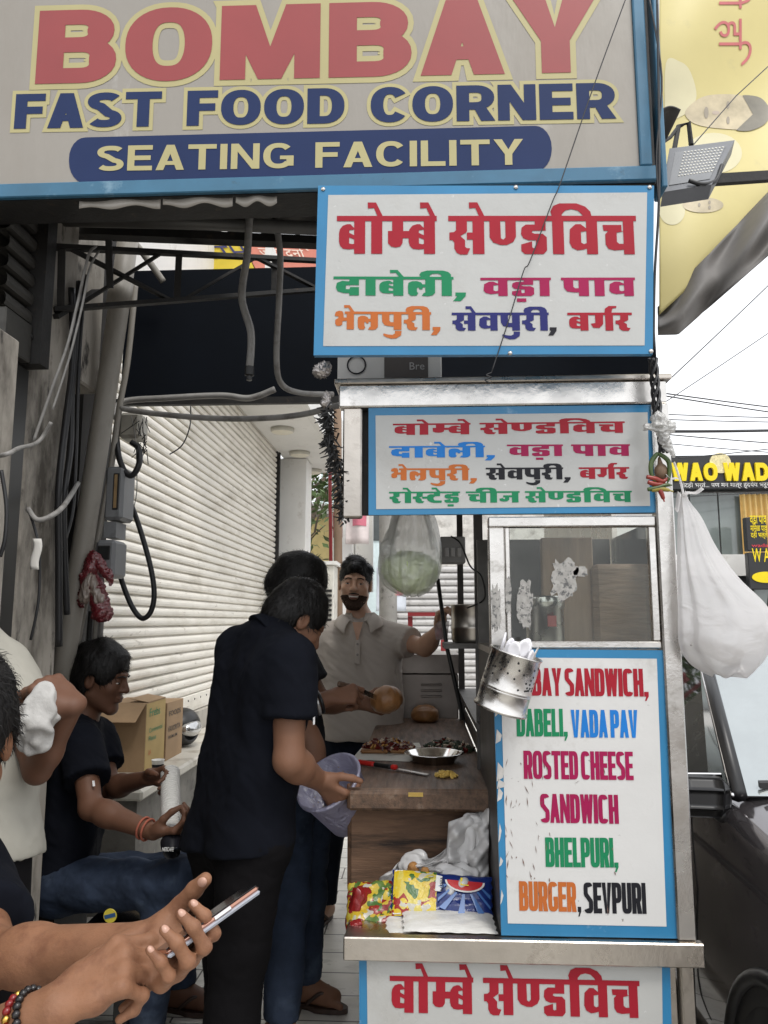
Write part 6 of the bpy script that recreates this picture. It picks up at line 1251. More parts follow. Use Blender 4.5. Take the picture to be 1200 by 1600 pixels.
# bundle of pipes at the foot of the wall
for i in range(5):
    x = 118+9*i; hose('riser_pipe', [(x+6,955,3.0),(x+2,1010,3.0),(x-4,1110,3.0)], .010-.0012*(i%2), (PVC, GREYP, DARKM)[i%3], 'thin %s riser pipe at the foot of the wall, %s' % (('pale','grey','dark')[i%3], ('leftmost','second','third','fourth','rightmost')[i]), 'pipe')
# meters
MET = mat('meter_grey_plastic', (.20,.205,.21), .45, var=.1, vs=8, dirt=[((.09,.09,.09), .58, .76, 9)])
def meter(x0, y0, x1, y1, Y, lab, win):
    a, b = P(x0,y1,Y), P(x1,y0,Y); t = T('meter_box', lab, 'meter box', ((a.x+b.x)/2,Y+.06,a.z)); m = MB(); m.box((a.x,Y,a.z), (b.x,Y+.13,b.z), .012); smooth_by_angle(m.build('case', MET, t))
    wa, wb = P(win[0],win[3],Y), P(win[2],win[1],Y); m = MB(); m.box((wa.x-.006,Y-.006,wa.z-.006), (wb.x+.006,Y-.0005,wb.z+.006), .002); f_ = m.build('window_frame', DARKM, t); m = MB(); m.box((wa.x,Y-.009,wa.z), (wb.x,Y-.0065,wb.z)); m.build('window', mat('meter_window', win[4], .25, var=.2, vs=20), f_); return t
meter(160,728,194,812,2.93, 'larger grey electric meter box with an amber window beside the drain pipe', (178,742,185,794,(.30,.20,.10)))
m = MB(); a, b = P(162,840,2.95), P(182,815,2.95); m.box((a.x,2.95,a.z), (b.x,3.05,b.z)); _tag(m.build('terminal_cover', MET, None), 'plain grey terminal cover between the two meter boxes', 'cover')
meter(146,843,180,902,2.90, 'smaller grey meter box with a dark window above the red cloth', (155,855,170,872,(.02,.022,.022)))
a, b = P(183,684,3.02), P(220,643,3.02); m = MB(); m.box((a.x,3.02,a.z), (b.x,3.12,b.z), .014); _tag(smooth_by_angle(m.build('junction_box', mat('cream_plastic', (.36,.34,.29), .5, var=.12, dirt=[((.14,.12,.1), .56, .76, 8)]), None)), 'cream junction box under the end of the conduits', 'junction box')
m = MB(); rr = random.Random(2)
for i in range(26):
    p = P(212+rr.uniform(0,18), 650+rr.uniform(0,55), 3.0); m.tube([p, p+Vector((rr.gauss(0,.02),rr.gauss(0,.02),-rr.uniform(.02,.07)))], .0018, 4)
_tag(m.build('frayed_wires', RUBBER, None), 'tangle of frayed wires beside the cream junction box', 'wires')['kind'] = 'stuff'
RB = film('red_polythene', (.22,.014,.024), .12, .25, .3); BGP = film('beige_polythene', (.42,.34,.28), .15, .25, .3)
t = T('tied_red_bag', 'crumpled red and beige polythene bag tied below the meter boxes', 'bag', P(150,965,2.84))
for nm, mt, pr, sd_ in (('red_plastic', RB, [cap(P(146,872,2.84), P(138,905,2.84), .026, .032), cap(P(150,872,2.83), P(170,900,2.83), .017, .015), cap(P(170,900,2.83), P(173,912,2.83), .012, .008), cap(P(150,915,2.84), P(160,958,2.84), .030, .036), cap(P(135,905,2.85), P(127,945,2.85), .02, .012)], 5), ('beige_plastic', BGP, [cap(P(140,900,2.82), P(132,935,2.82), .014, .022), cap(P(144,905,2.82), P(155,936,2.82), .014, .020)], 7)):
    v, f = sdf(pr, .004, .012); v = wrinkle(v, f, .007, 95, sd_, (1,1,.7), .8); mesh_obj(nm, v, f, mt, t, True)
m = MB(); m.grid(lambda u, v: P(52+14*u-3*v, 842+48*v, 2.165)+Vector((.004*math.sin(v*6),-.004-.003*math.sin(u*3),0)), 4, 8); _tag(solid(m.build('torn_notice', mat('torn_paper', (.6,.58,.54), .8, var=.1), None, True), .001), 'torn scrap of white paper stuck on the stained pillar', 'paper')
# ================================================================ yellow banner, lamp on the right
YBn = 2.75
def bs_(px, py, lift=0.0): return P(px, py, YBn+.035*math.sin(px*.022)+.03*math.sin(py*.017+px*.01)+.0003*(520-py))+Vector((0,-lift,0))
BANY = mat('yellow_banner_vinyl', (.60,.515,.215), .5, var=.06, vs=2, dirt=[((.48,.42,.2), .6, .78, 5)], bump=.1, bs=8, bdist=.01)
bt = T('yellow_banner', 'worn yellow banner with sideways red writing and pale portraits, hung at the right', 'banner', bs_(1120,450))
m = MB(); m.grid(lambda u, v: bs_(1030+260*u, (492-240*u)*(1-v)-160*v), 70, 90); o = m.build('sheet', BANY, bt, True); solid(o, .002)
def print_poly(name, pts, mt, lift):
    if len(pts) < 20 and max(p[0] for p in pts)-min(p[0] for p in pts) > 30:
        q_ = [Vector((x,y,0)) for x, y in pts]; n_ = len(q_); q2 = spline(q_[-2:]+q_+q_[:2], 5); pts = [(p.x,p.y) for p in q2[10:10+5*n_]]
    m = MB(); c = (sum(p[0] for p in pts)/len(pts), sum(p[1] for p in pts)/len(pts)); ns = 10 if max(p[0] for p in pts)-min(p[0] for p in pts) > 30 else 1; vs = []
    for r_ in range(1, ns+1): vs += [bs_(c[0]+(x-c[0])*r_/ns, c[1]+(y-c[1])*r_/ns, lift) for x, y in pts]
    n = len(pts); fs = [((r_)*n+i, (r_)*n+(i+1)%n, (r_+1)*n+(i+1)%n, (r_+1)*n+i) for r_ in range(ns-1) for i in range(n)]; vs.append(bs_(*c, lift)); fs += [(i, (i+1)%n, len(vs)-1) for i in range(n)]
    m.add(vs, fs); return m.build(name, mt, bt)
elp = lambda cx, cy, rx, ry, n=28, a0=0, a1=360: [(cx+rx*math.cos(R(a0+(a1-a0)*i/n)), cy+ry*math.sin(R(a0+(a1-a0)*i/n))) for i in range(n)]
PALE = mat('print_pale_cloth', (.62,.57,.36), .5, var=.05); FACE = mat('print_pale_face', (.50,.425,.28), .5, var=.22, vs=14); HRP = mat('print_grey_hair', (.17,.155,.12), .5, var=.35); GRYP = mat('print_grey', (.30,.26,.20), .5)
print_poly('printed_shirt', [(1040,100),(1062,97),(1078,112),(1088,150),(1075,175),(1050,190),(1040,200)], PALE, .0025)
print_poly('printed_face', [(1070,176),(1084,160),(1105,150),(1140,148),(1168,152),(1186,160),(1192,176),(1186,194),(1165,203),(1130,202),(1098,198),(1078,190)], FACE, .0033); print_poly('printed_hair', [(1160,150),(1188,154),(1203,175),(1195,194),(1172,205),(1150,204),(1168,196),(1176,178),(1170,160)], HRP, .0042)
for yy in (165,189): print_poly('printed_eye', elp(1137,yy,2.5,6), GRYP, .0046)
print_poly('printed_moustache', elp(1103,177,3.5,9), GRYP, .0046); print_poly('printed_nose', elp(1118,177,6,3), mat('print_shade', (.44,.36,.29), .5), .0040)
print_poly('printed_circle', elp(1115,240,44,32), PALE, .0025); print_poly('printed_shirt', elp(1050,330,20,22), PALE, .0025); print_poly('printed_face', elp(1098,321,32,12), FACE, .0033)
for xx, yy in ((1108,317),(1108,325),(1092,321)): print_poly('printed_mark', elp(xx,yy,2,3), GRYP, .0044)
PK = mat('faded_red_writing', (.52,.13,.13), .5, var=.1)
o = font_text('writing', 'र्मी हि', PK, None, (0,0,0), (1,0,0), (0,0,1), 1.0); vv = [v.co+Vector(o.location) for v in o.data.vertices]; wx = max(p.x for p in vv); ff = [tuple(p.vertices) for p in o.data.polygons]; bpy.data.objects.remove(o)
mesh_obj('writing', [bs_(1108+66*p.z, -62+166*p.x/wx, .004) for p in vv], ff, PK, bt)
TARP = mat('grey_tarpaulin', (.16,.15,.14), .6, var=.2, vs=4, dirt=[((.32,.31,.29), .55, .78, 5)])
def tarp(u, v):
    tx = 1028+240*u; ty = 480-250*u; by = 523-5*u-205*max(0,u-.13); py = ty+(by-ty)*v; return P(tx, py, YBn-.02+.05*math.sin(v*7+u*3)*v+.03*math.sin(u*14+v*4)-.22*v*u)
m = MB(); m.grid(tarp, 60, 18); _tag(solid(m.build('tarpaulin', TARP, None, True), .004), 'grey tarpaulin folded along the lower edge of the yellow banner', 'tarpaulin')
lt = T('flood_lamp', 'grey LED flood lamp, unlit, on an arm beside the fascia sign', 'lamp', P(1090,260,2.2))
A_, B_, C_, D_ = P(1046,232,2.24), P(1148,219,2.24), P(1112,288,2.10), P(1036,300,2.10)
nl = (B_-A_).cross(D_-A_).normalized(); nl = nl if nl.y < 0 else -nl; LMP = mat('lamp_grey_metal', (.16,.165,.175), .45, .5, var=.1)
m = MB(); m.prism([A_,B_,C_,D_], -nl*.045); smooth_by_angle(m.build('housing', LMP, lt))
bl = lambda u, v: (A_*(1-u)+B_*u)*(1-v)+(D_*(1-u)+C_*u)*v
m = MB(); m.add([bl(u,v)+nl*.0015 for u, v in ((.1,.12),(.9,.12),(.9,.88),(.1,.88))], [(0,1,2,3)]); m.build('cover_glass', mat('lamp_cover', (.20,.205,.21), .1, var=.1), lt)
m = MB()
for i in range(12):
    for j in range(9): m.lathe(bl(.26+.055*i,.16+.068*j)+nl*.002, [(.0032,0),(.0028,.0012),(.0001,.0016)], nl, 8)
m.build('led_array', mat('led_dot', (.72,.70,.62), .3, var=.03), lt)['kind'] = 'stuff'
for k in range(8): u = .1+.1*k; m = MB(); m.obox(bl(u,.5)-nl*.058, nl, (D_-A_).normalized(), (B_-A_).normalized(), .012, .05, .002); m.build('cooling_fin', LMP, lt)
m = MB(); m.tube([bl(.08,.1)-nl*.02, P(1060,198,2.3), P(1076,192,2.3), P(1080,226,2.3)], .008, 8); m.tube([P(1060,198,2.3), P(1048,214,2.26), P(1036,222,2.2)], .006, 8); m.build('bracket', DARKM, lt)
m = MB(); m.bar(P(1105,282,2.22), P(1290,270,2.4), .022, .03); m.build('arm', DARKM, lt)
m = MB(); m.tube(spline([P(1128,258,2.14), P(1118,282,2.12), P(1098,288,2.1), P(1076,282,2.1)]), .006, 7); m.build('cable', RUBBER, lt, True)
m = MB(); m.tube([P(960,230,2.06), P(1040,268,2.3), P(1110,150,2.32), P(1215,95,2.6)], .002, 5) if False else m.tube([P(1080,230,2.3), P(1150,150,2.45), P(1215,90,2.6)], .002, 5); _tag(m.build('stay_wire', WIRE, None), 'thin stay wire rising from the flood lamp across the banner', 'wire')
# ================================================================ ledge things
t = T('open_carton', 'open brown carton with green printing on the ledge', 'carton', (-1.62,4.4,.601)); x1, y0 = -1.506, 4.23
CARDG = mat('yellow_carton_side', (.42,.30,.12), .8, var=.1, vs=5)
m = MB(); m.box((-1.735,y0,.601), (x1,y0+.32,.965)); bx_ = m.build('box', CARD, t)
m = MB(); m.box((x1+.0005,y0+.005,.605), (x1+.002,y0+.315,.96)); m.build('printed_side', CARDG, t)
for tx, z, h_, mt in (('Frebs', .885, .045, CGRN), ('Continental', .80, .026, CGRN), ('Plates', .755, .026, CGRN), ('AA', .68, .03, CORG)): font_text('lettering', tx, mt, t, (x1+.002, y0+.05, z), (0,1,0), (0,0,1), h_, min(.24, h_*len(tx)*.75), .004, .002)
m = MB(); m.prism([(-1.735,y0-.002,.963),(x1,y0-.002,.963),(x1-.02,y0-.10,.875),(-1.735,y0-.10,.875)], (0,.003,.004)); m.build('flap', CARD, t)
m = MB(); m.prism([(x1+.003,y0+.02,.966),(x1+.003,y0+.31,.966),(x1-.10,y0+.30,.985),(x1-.10,y0+.02,.985)], (0,0,.003)); m.build('flap', CARD, t)
t = T('closed_carton', 'second brown carton with black printing standing behind the open carton', 'carton', (-1.62,4.7,.601)); m = MB(); m.box((-1.735,4.565,.601), (-1.500,4.87,.93)); m.build('box', CARD, t)
for tx, z, h_ in (('FAVORITA', .76, .032), ('FOODS', .85, .03), ('PREMIUM', .72, .018)): font_text('lettering', tx, CBLK, t, (-1.4995, 4.60, z), (0,1,0), (0,0,1), h_, .22 if h_ > .02 else .16, .003, .002)
c = P(292,1128,5.1); t = T('helmet', 'black and silver helmet lying on the ledge behind the cartons', 'helmet', (-1.58,5.12,.60))
hc = Vector((-1.58,5.12,.72)); organic('shell', [ell(hc, (.12,.145,.125)), minus(ell(hc+Vector((.10,-.04,-.02)), (.07,.10,.06))), cutp(hc-Vector((0,0,.11)), (0,0,-1))], BLACKP, t, .006, .02)
organic('visor', [ell(hc+Vector((.06,-.03,.0)), (.075,.115,.06)), minus(ell(hc+Vector((.05,-.02,0)), (.066,.108,.07)))], mat('silver_visor', (.5,.5,.5), .12, .8), t, .005, .01)
c = P(246,1212,z=.601); t = T('paper_cup', 'white paper cup with black print on the ledge by the carton', 'cup', (c.x,c.y,.601)); m = MB(); m.lathe((c.x,c.y,.601), [(.024,0),(.033,.08),(.035,.082),(.032,.082),(.023,.004)], n=20, caps=False); m.build('cup', mat('paper_white', (.72,.71,.68), .6), t, True); m = MB(); m.lathe((c.x,c.y,.601), [(.0275,.022),(.0318,.06)], n=20, caps=False); m.build('printed_band', CBLK, t, True)
c = P(276,1332,3.45); t = T('paint_bucket', 'white plastic bucket on the floor behind the seated man', 'bucket', (c.x,3.45,0)); m = MB(); m.lathe((c.x,3.45,0), [(.12,0),(.145,.30),(.152,.30),(.152,.325),(.147,.325),(.147,.355),(.155,.36),(.147,.365),(.140,.355),(.115,.02),(.0001,.02)], n=32); m.build('body', mat('bucket_plastic', (.60,.58,.52), .45, var=.08, dirt=[((.3,.27,.22), .6, .8, 9)]), t, True)
# stool under the seated man
t = T('stool', 'glossy black moulded stool with a round yellow sticker under the seated man', 'stool', (-1.2,2.8,0)); STB = mat('glossy_black_plastic', (.008,.008,.009), .18, var=.2, spec=.6)
a, b = P(58,1400,2.56), P(208,1400,2.56); m = MB(); m.box((a.x,2.58,.24), (b.x,3.1,.335), .03); smooth_by_angle(m.build('seat', STB, t))
for x in (a.x+.05, b.x-.05):
    for y in (2.64,3.04): m = MB(); m.bar((x,y,0),(x,y,.239), .045, bev=.008); m.build('leg', STB, t)
c = P(172,1431,2.579); m = MB(); m.lathe(c, [(.022,0),(.021,.0012),(.0001,.0013)], (0,-1,0), 24); s_ = m.build('sticker', mat('sticker_yellow', (.6,.5,.06), .4), t); m = MB(); m.obox(c+Vector((0,-.0018,0)), (1,0,.25), (0,1,0), (-.25,0,1), .018, .0006, .006); m.build('sticker_band', mat('sticker_blue', (.03,.09,.22), .4), s_)
# cups in the seated man's hands
CUPM = mat('foam_cup', (.66,.65,.62), .6, var=.03); d_ = (CUPB-CUPA); L_ = d_.length; d_.normalize(); n_c = 26; proto = None
for i in range(n_c):
    c = CUPA+d_*(L_*i/n_c)
    if proto is None:
        m = MB(); m.lathe(c, [(.024,-.045),(.0315,0),(.034,.001),(.034,.005),(.031,.005),(.0235,-.043)], d_, 18, False); proto = m.build('foam_cup', CUPM, None, True, loc=c); o = proto
    else: o = proto.copy(); COL.objects.link(o); o.location = c
    _tag(o, 'white foam cup nested in the long stack held by the seated man', 'cup', 'foam cups stacked in the seated man\'s hands')
t = T('printed_cup', 'black printed paper cup at the lower end of the foam cup stack', 'cup', CUPA-d_*.08); m = MB(); m.lathe(CUPA-d_*.005, [(.026,-.078),(.0345,-.046),(.0355,-.03)], d_, 20, False); m.build('cup', CBLK, t, True); font_text('lettering', 'NESCAFE', WHT, t, CUPA-d_*.062+Vector((-.018,-.036,0)), (1,0,.0), (0,.2,1), .012, .036, .002, .003)
# tub in the near man's hand
LILAC = film('lilac_plastic', (.56,.55,.72), .12, .2, .45); ta = Vector((-.42,-.52,.74)).normalized(); tc_ = P(514,1222,2.47)
t = T('plastic_tub', 'translucent lilac plastic tub tilted against the front corner of the board', 'tub', tc_-ta*.18); m = MB(); m.lathe(tc_-ta*.17, [(.0001,0),(.070,0),(.080,.012),(.103,.165),(.111,.168),(.111,.175),(.101,.175),(.077,.016),(.0001,.008)], ta, 44, False); m.build('shell', LILAC, t, True)
rr = random.Random(4); m = MB()
for i in range(40): a_ = rr.random()*6.28; u, q_ = frame_from(ta); c = tc_-ta*rr.uniform(.02,.15)+(u*math.cos(a_)+q_*math.sin(a_))*.08; m.lathe(c, [(.003,0),(.0001,.002)], -(u*math.cos(a_)+q_*math.sin(a_)), 6)
m.build('food_specks', ONION, t)['kind'] = 'stuff'
# packets and sheeting on the tray
zTr = zL0-.011
PKY = mat('packet_yellow', (.66,.48,.03), .22, var=.12, vs=14, bump=.5, bs=16, bdist=.01, dirt=[((.74,.70,.6), .62, .72, 16)]); PKB = mat('packet_blue', (.012,.03,.17), .2, var=.2, vs=10, bump=.4, bs=14, bdist=.01); PKR = mat('packet_red', (.20,.012,.012), .22, var=.2, vs=12, bump=.5, bs=20, bdist=.008); PKG = mat('packet_green', (.05,.20,.03), .3, var=.4, vs=24); PKW = mat('packet_white', (.66,.65,.62), .3, var=.05, vs=8, bump=.5, bs=18, bdist=.008, stretch=(1,1,5)); PKL = mat('packet_light_blue', (.06,.16,.42), .25, var=.1)
def pillow(name, c, ux, uy, hx, hy, hz, mt, parent, seed, k=.004):
    ux, uy = Vector(ux).normalized(), Vector(uy); uy = (uy-ux*uy.dot(ux)).normalized(); uz = ux.cross(uy); rr = np.random.RandomState(seed); m = MB(); ph = rr.rand(4)*6
    for sg in (1,-1):
        def fn(u, v, sg=sg):
            x, y = 2*u-1, 2*v-1; h = hz*((1-x**6)*(1-y**6))**.5; h *= 1+.12*math.sin(9*x+ph[0]+4*y)+.1*math.sin(13*y+ph[1]-5*x); e = 1+.02*math.sin(17*(x if abs(y) > abs(x) else y)+ph[2])
            return Vector(c)+ux*(hx*x*e)+uy*(hy*y*e)+uz*(sg*h)
        m.grid(fn, 24, 18)
        if sg < 0: n_ = 25*19; m.f[-24*18:] = [f[::-1] for f in m.f[-24*18:]]
    return m.build(name, mt, parent, True)
def on(px, py, Y, lift=0): q = P(px,py,Y); return Vector((q.x,Y,q.z+lift))
def print_mat(name, cols, sc):
    m = mat(name, cols[0], .25, var=.1, vs=14, bump=.5, bs=18, bdist=.01); n = m.node_tree.nodes; l = m.node_tree.links; b = n['Principled BSDF']
    tc = n.new('ShaderNodeTexCoord'); nz = n.new('ShaderNodeTexNoise'); nz.inputs['Scale'].default_value = 18; l.new(tc.outputs['Object'], nz.inputs['Vector'])
    mx = n.new('ShaderNodeMixRGB'); mx.inputs[0].default_value = .12; l.new(tc.outputs['Object'], mx.inputs[1]); l.new(nz.outputs['Color'], mx.inputs[2])
    vo = n.new('ShaderNodeTexVoronoi'); vo.inputs['Scale'].default_value = sc; l.new(mx.outputs[0], vo.inputs['Vector']); sp = n.new('ShaderNodeSeparateColor'); l.new(vo.outputs['Color'], sp.inputs[0])
    rp = n.new('ShaderNodeValToRGB'); rp.color_ramp.interpolation = 'CONSTANT'; e = rp.color_ramp.elements
    for i, c in enumerate(cols):
        q = e[i] if i < 2 else e.new(i/len(cols))
        q.position = i/len(cols); q.color = (*c,1)
    l.new(sp.outputs[0], rp.inputs[0]); l.new(rp.outputs[0], b.inputs['Base Color']); return m
VEGP = print_mat('vegetable_print', [(.50,.36,.03),(.46,.31,.02),(.20,.015,.012),(.06,.13,.03),(.45,.38,.06),(.42,.40,.34),(.24,.02,.015),(.10,.17,.04)], 62)
VEGP2 = print_mat('yellow_panel_print', [(.64,.48,.03),(.62,.46,.03),(.60,.50,.10),(.64,.44,.02),(.30,.02,.015),(.5,.48,.40),(.63,.47,.03),(.05,.14,.03)], 44)
t = T('bread_packet', 'yellow packet with vegetable print slumped at the left of the tray', 'packet', on(590,1440,2.2)); c = on(585,1418,2.2)
pillow('wrapper', c, (1,0,.06), (.0,.75,.65), .075, .075, .020, VEGP, t, 1)
t = T('red_packet', 'dark red crumpled wrapper at the left corner of the tray', 'packet', on(556,1440,2.15)); c = on(560,1420,2.2); pillow('wrapper', c, (.25,.1,1), (.6,.8,0), .055, .03, .018, PKR, t, 3); q = on(556,1443,2.13); pillow('torn_corner', q, (1,.2,.3), (0,1,.2), .016, .012, .006, PKR, t, 4)
for i, (px, py, hx, lab) in enumerate(((652,1451,.118,'lowest of the folded white plastic packets on the tray'), (668,1446,.122,'second folded white packet from the bottom of the tray pile'), (676,1440,.122,'third folded white packet from the bottom of the tray pile'), (700,1433,.118,'folded white packet lying directly under the blue printed one'))):
    t = T('folded_packet', lab, 'packet', on(px,py+4,2.1)); c = on(px,py,2.17-.008*i); pillow('wrapper', c, (1,.02*i,-.03), (0,1,.1), hx, .08, .0075, PKW, t, 11+i)
t = T('printed_packet', 'packet printed with a blue sunburst, yellow panel and red oval on top of the pile', 'packet', on(690,1430,2.15)); c = on(690,1402,2.2)
PW = pillow('wrapper', c, (1,0,-.06), (0,.62,.78), .135, .062, .016, PKB, t, 21); ux = Vector((1,0,-.06)).normalized(); uy = Vector((0,.62,.78)); uy = (uy-ux*uy.dot(ux)).normalized(); uz = ux.cross(uy); uz = uz if uz.y < 0 else -uz
def dec(x, y): h = .016*(max(0,(1-x**6)*(1-y**6)))**.5*1.25; return c+ux*(.135*x)+uy*(.062*y)+uz*(h+.0015)
def decal(nm, pts, mt, k=0.0):
    m = MB(); m.add([dec(x,y)+uz*k for x, y in pts], [tuple(range(len(pts)))]); m.build(nm, mt, t)
m = MB(); m.grid(lambda u, v: dec(-.97+.86*u, -.95+1.9*v), 14, 10); m.build('yellow_panel', VEGP2, t, True)
decal('white_patch', [(-.95,.95),(-.80,.95),(-.72,.2),(-.80,-.9),(-.95,-.9)], PKW, .001)
m = MB(); m.grid(lambda u, v: dec(-.86+.16*u+.05*math.sin(v*9), -.7+1.5*v)+uz*.0016, 4, 10); None
decal('barcode_label', [(-.14,.1),(-.02,.1),(-.0,.75),(-.12,.8)], WHT, .002); font_text('lettering', 'VIREN', CBLK, t, dec(-.045,.70)+uz*.003, -uy, ux, .010, .036, .002, .002)
for i in range(7): a0 = R(18+24*i); a1 = R(26+24*i); f_ = lambda a, r_: (max(-.08, min(.96, .45+r_*math.cos(a))), max(-.95,min(.9,.55-r_*1.35*math.sin(a)))); decal('ray', [f_(a0,.36), f_(a1,.36), f_(a1,.95), f_(a0,.95)], PKL, .0014)
decal('red_oval', [(.45+.36*math.cos(R(a_)), .62-.42*math.sin(R(a_))) for a_ in range(0,181,12)], mat('oval_red', (.55,.015,.02), .25), .003); decal('oval_rim', [(.45+.40*math.cos(R(a_)), .62-.48*math.sin(R(a_))) for a_ in range(0,181,12)], WHT, .0022)
font_text('lettering', 'L', YEL, t, dec(.36,.40)+uz*.004, ux, uy, .020, .022, .003, .002)
t = T('plastic_sheeting', 'crumpled white plastic sheeting stuffed in the tray under the board', 'plastic sheet', on(690,1400,2.3)); WPL = mat('white_sheet_plastic', (.60,.59,.58), .25, var=.05, vs=6)
def sheet(u, v):
    px = 592+172*u; top = 1372-100*max(0,u-.12)**.8-14*math.sin(u*9); bot = 1398-22*u+18*math.sin(u*8+1)
    if u > .62: top = 1285-20*(u-.62)*3
    r1 = math.sin(u*19+v*5)+.6*math.sin(u*33-v*14)+.7*math.sin(v*17+u*6)+.5*abs(math.sin(u*26+v*21)); return P(px, top+(bot-top)*v, 2.36-.10*v*(1-.3*u)-.020*r1-.02*math.sin(u*3.1))
m = MB(); m.grid(sheet, 60, 40); solid(m.build('sheet', WPL, t, True), .001)
v, f = sdf([ell(on(650,1350,2.33), (.045,.03,.03)), ell(on(715,1368,2.27), (.06,.035,.03)), cap(on(725,1385,2.22), on(700,1392,2.2), .02, .012), cap(on(740,1290,2.36), on(720,1350,2.34), .03, .04)], .004, .02); v = wrinkle(v, f, .011, 60, 4, (1,1,1), .6); mesh_obj('crumple', v, f, WPL, t, True)
organic('bread_scrap', [ell(on(645,1358,2.28), (.016,.014,.02)), ell(on(664,1362,2.27), (.014,.012,.014))], mat('toast_scrap', (.42,.20,.06), .7, var=.3, vs=30), None, .004, .01, (), .004, 1, [(.003,120,4)])
_tag(bpy.data.objects['bread_scrap'], 'torn orange brown bread scrap among the plastic sheeting', 'bread')
# phone
PH = dict(c=P(334,1436,1.01)); La = (P(404,1386,1.05)-P(262,1487,.975)).normalized(); vd = (PH['c']-cam.location).normalized(); Wd = (vd-La*vd.dot(La)).normalized(); Th = La.cross(Wd); Th = Th if Th.z > 0 else -Th; Wd = (Wd*math.cos(R(6))+Th*math.sin(R(6))).normalized(); Th = La.cross(Wd); Th = Th if Th.z > 0 else -Th
HL = (P(405,1385,1.05)-P(260,1488,.975)).length/2
t = T('phone', 'pale grey phone with a copper edge held in the front man\'s hands', 'phone', PH['c']); c = PH['c']+Wd*.034
m = MB(); m.obox(c, La, Wd, Th, HL, .037, .0035, .003); m.build('frame', mat('copper_metal', (.50,.27,.20), .18, 1.0, var=.05), t)
m = MB(); m.obox(c-Th*.0050, La, Wd, Th, HL-.0005, .0365, .0028, .0025); m.build('back_cover', mat('pale_grey_case', (.36,.38,.43), .3, var=.05), t)
m = MB(); m.obox(c+Th*.0037, La, Wd, Th, HL-.002, .0355, .0004); m.build('screen', mat('dark_screen', (.01,.01,.012), .08), t)
m = MB(); m.obox(c-Wd*.0372+La*.012, La, Wd, Th, .012, .0008, .0022, .0006); m.build('side_button', mat('silver_button', (.7,.68,.68), .2, 1.0), t)
m = MB(); m.obox(c-Th*.0085+La*(HL-.016)+Wd*.012, La, Wd, Th, .012, .014, .0016, .0012); m.build('camera_bump', mat('camera_glass', (.02,.02,.025), .1), t)
# bead bracelet on the phone holder's right wrist (two strands)
ax_ = (WRF-ELF).normalized(); u, q_ = frame_from(ax_); BR = mat('red_bead', (.20,.012,.012), .2, var=.2); BG = mat('gold_bead', (.6,.36,.08), .25, 1.0); BB = mat('black_bead', (.012,.01,.01), .25)
for k, off_ in enumerate((.030,.044)):
    cc_ = WRF-ax_*off_
    for i in range(22):
        a_ = 2*math.pi*i/22; p = cc_+(u*math.cos(a_)+q_*math.sin(a_))*.0312; m = MB(); r_ = .0052; m.lathe(p, [(.0001,-r_),(r_*.7,-r_*.7),(r_,0),(r_*.7,r_*.7),(.0001,r_)], ax_, 10, False); m.build('bead', BB if k == 0 else (BG if i%4 == 0 else BR), p6, True)
# ================================================================ parked car on the right, facing the camera
CARP = mat('dark_maroon_car_paint', (.12,.11,.115), .12, .65, var=.1, vs=3, coat=1.0); CGL = mat('car_glass', (.03,.035,.035), .03, spec=1.0, var=.1); CBP = mat('car_black_trim', (.012,.012,.013), .35, var=.1); CHR = mat('chrome', (.7,.7,.7), .08, 1.0, var=.02)
t = T('parked_car', 'dark maroon car parked beside the cart with its nose to the camera', 'car', (1.72,3.2,-.12)); gx = .84; CXc = 1.72; HW = CXc-gx; g0 = -.12
# stations: y, half width at sill, belt, belt height, bonnet/roof height
def car_sec(y, hw, zs, zbelt, hw2, ztop, hwt):
    L_ = [(hw*.93, zs), (hw, zs+.12), (hw*1.0, zs+.32), (hw*.985, zbelt-.06), (hw2, zbelt)]
    top = [(hwt*1.0, ztop-.03), (hwt*.8, ztop-.004), (hwt*.4, ztop+.008), (0, ztop+.012)]
    s_ = L_+top; return [Vector((CXc-x, y, z+g0)) for x, z in s_]+[Vector((CXc+x, y, z+g0)) for x, z in s_[::-1][1:]]
ST = [(1.02,.70,.30,.62,.66,.70,.62),(1.10,.80,.24,.74,.74,.80,.68),(1.30,.86,.22,.84,.80,.90,.72),(1.7,.88,.22,.92,.83,.97,.74),(2.15,.88,.22,.97,.84,1.02,.76),(2.42,.88,.22,1.0,.84,1.06,.78)]
ST2 = [(2.5,.88,.22,1.01,.84,1.03,.80),(4.9,.88,.22,1.04,.84,1.07,.80),(5.35,.84,.26,1.02,.80,1.04,.74),(5.45,.76,.34,.9,.70,.92,.66)]
secs = [car_sec(*s_) for s_ in ST+ST2]; nS = len(secs[0]); m = MB(); m.add([p for s_ in secs for p in s_], [(i*nS+k, i*nS+k+1, (i+1)*nS+k+1, (i+1)*nS+k) for i in range(len(secs)-1) for k in range(nS-1)]+[tuple(range(nS))[::-1], tuple((len(secs)-1)*nS+k for k in range(nS))]); sub(m.build('body', CARP, t, True), 2)
def gh(y, hw, z): return Vector((CXc-hw, y, z+g0)), Vector((CXc+hw, y, z+g0))
GH = [gh(2.36,.80,1.03), gh(3.15,.62,1.50), gh(3.6,.60,1.55), gh(4.7,.60,1.53), gh(5.3,.72,1.05)]
m = MB(); ro = [Vector((CXc+x, y, z+g0)) for y, hw, z in ((3.12,.63,1.495),(3.5,.63,1.555),(4.2,.63,1.565),(4.75,.62,1.53)) for x in (-hw,-hw*.5,0,hw*.5,hw)]
for i, p in enumerate(ro): p.z += .02*(1-abs((i%5)-2)/2)
m.add(ro, [(r_*5+k, r_*5+k+1, r_*5+k+6, r_*5+k+5) for r_ in range(3) for k in range(4)]); o = solid(m.build('roof', CARP, t, True), .04)
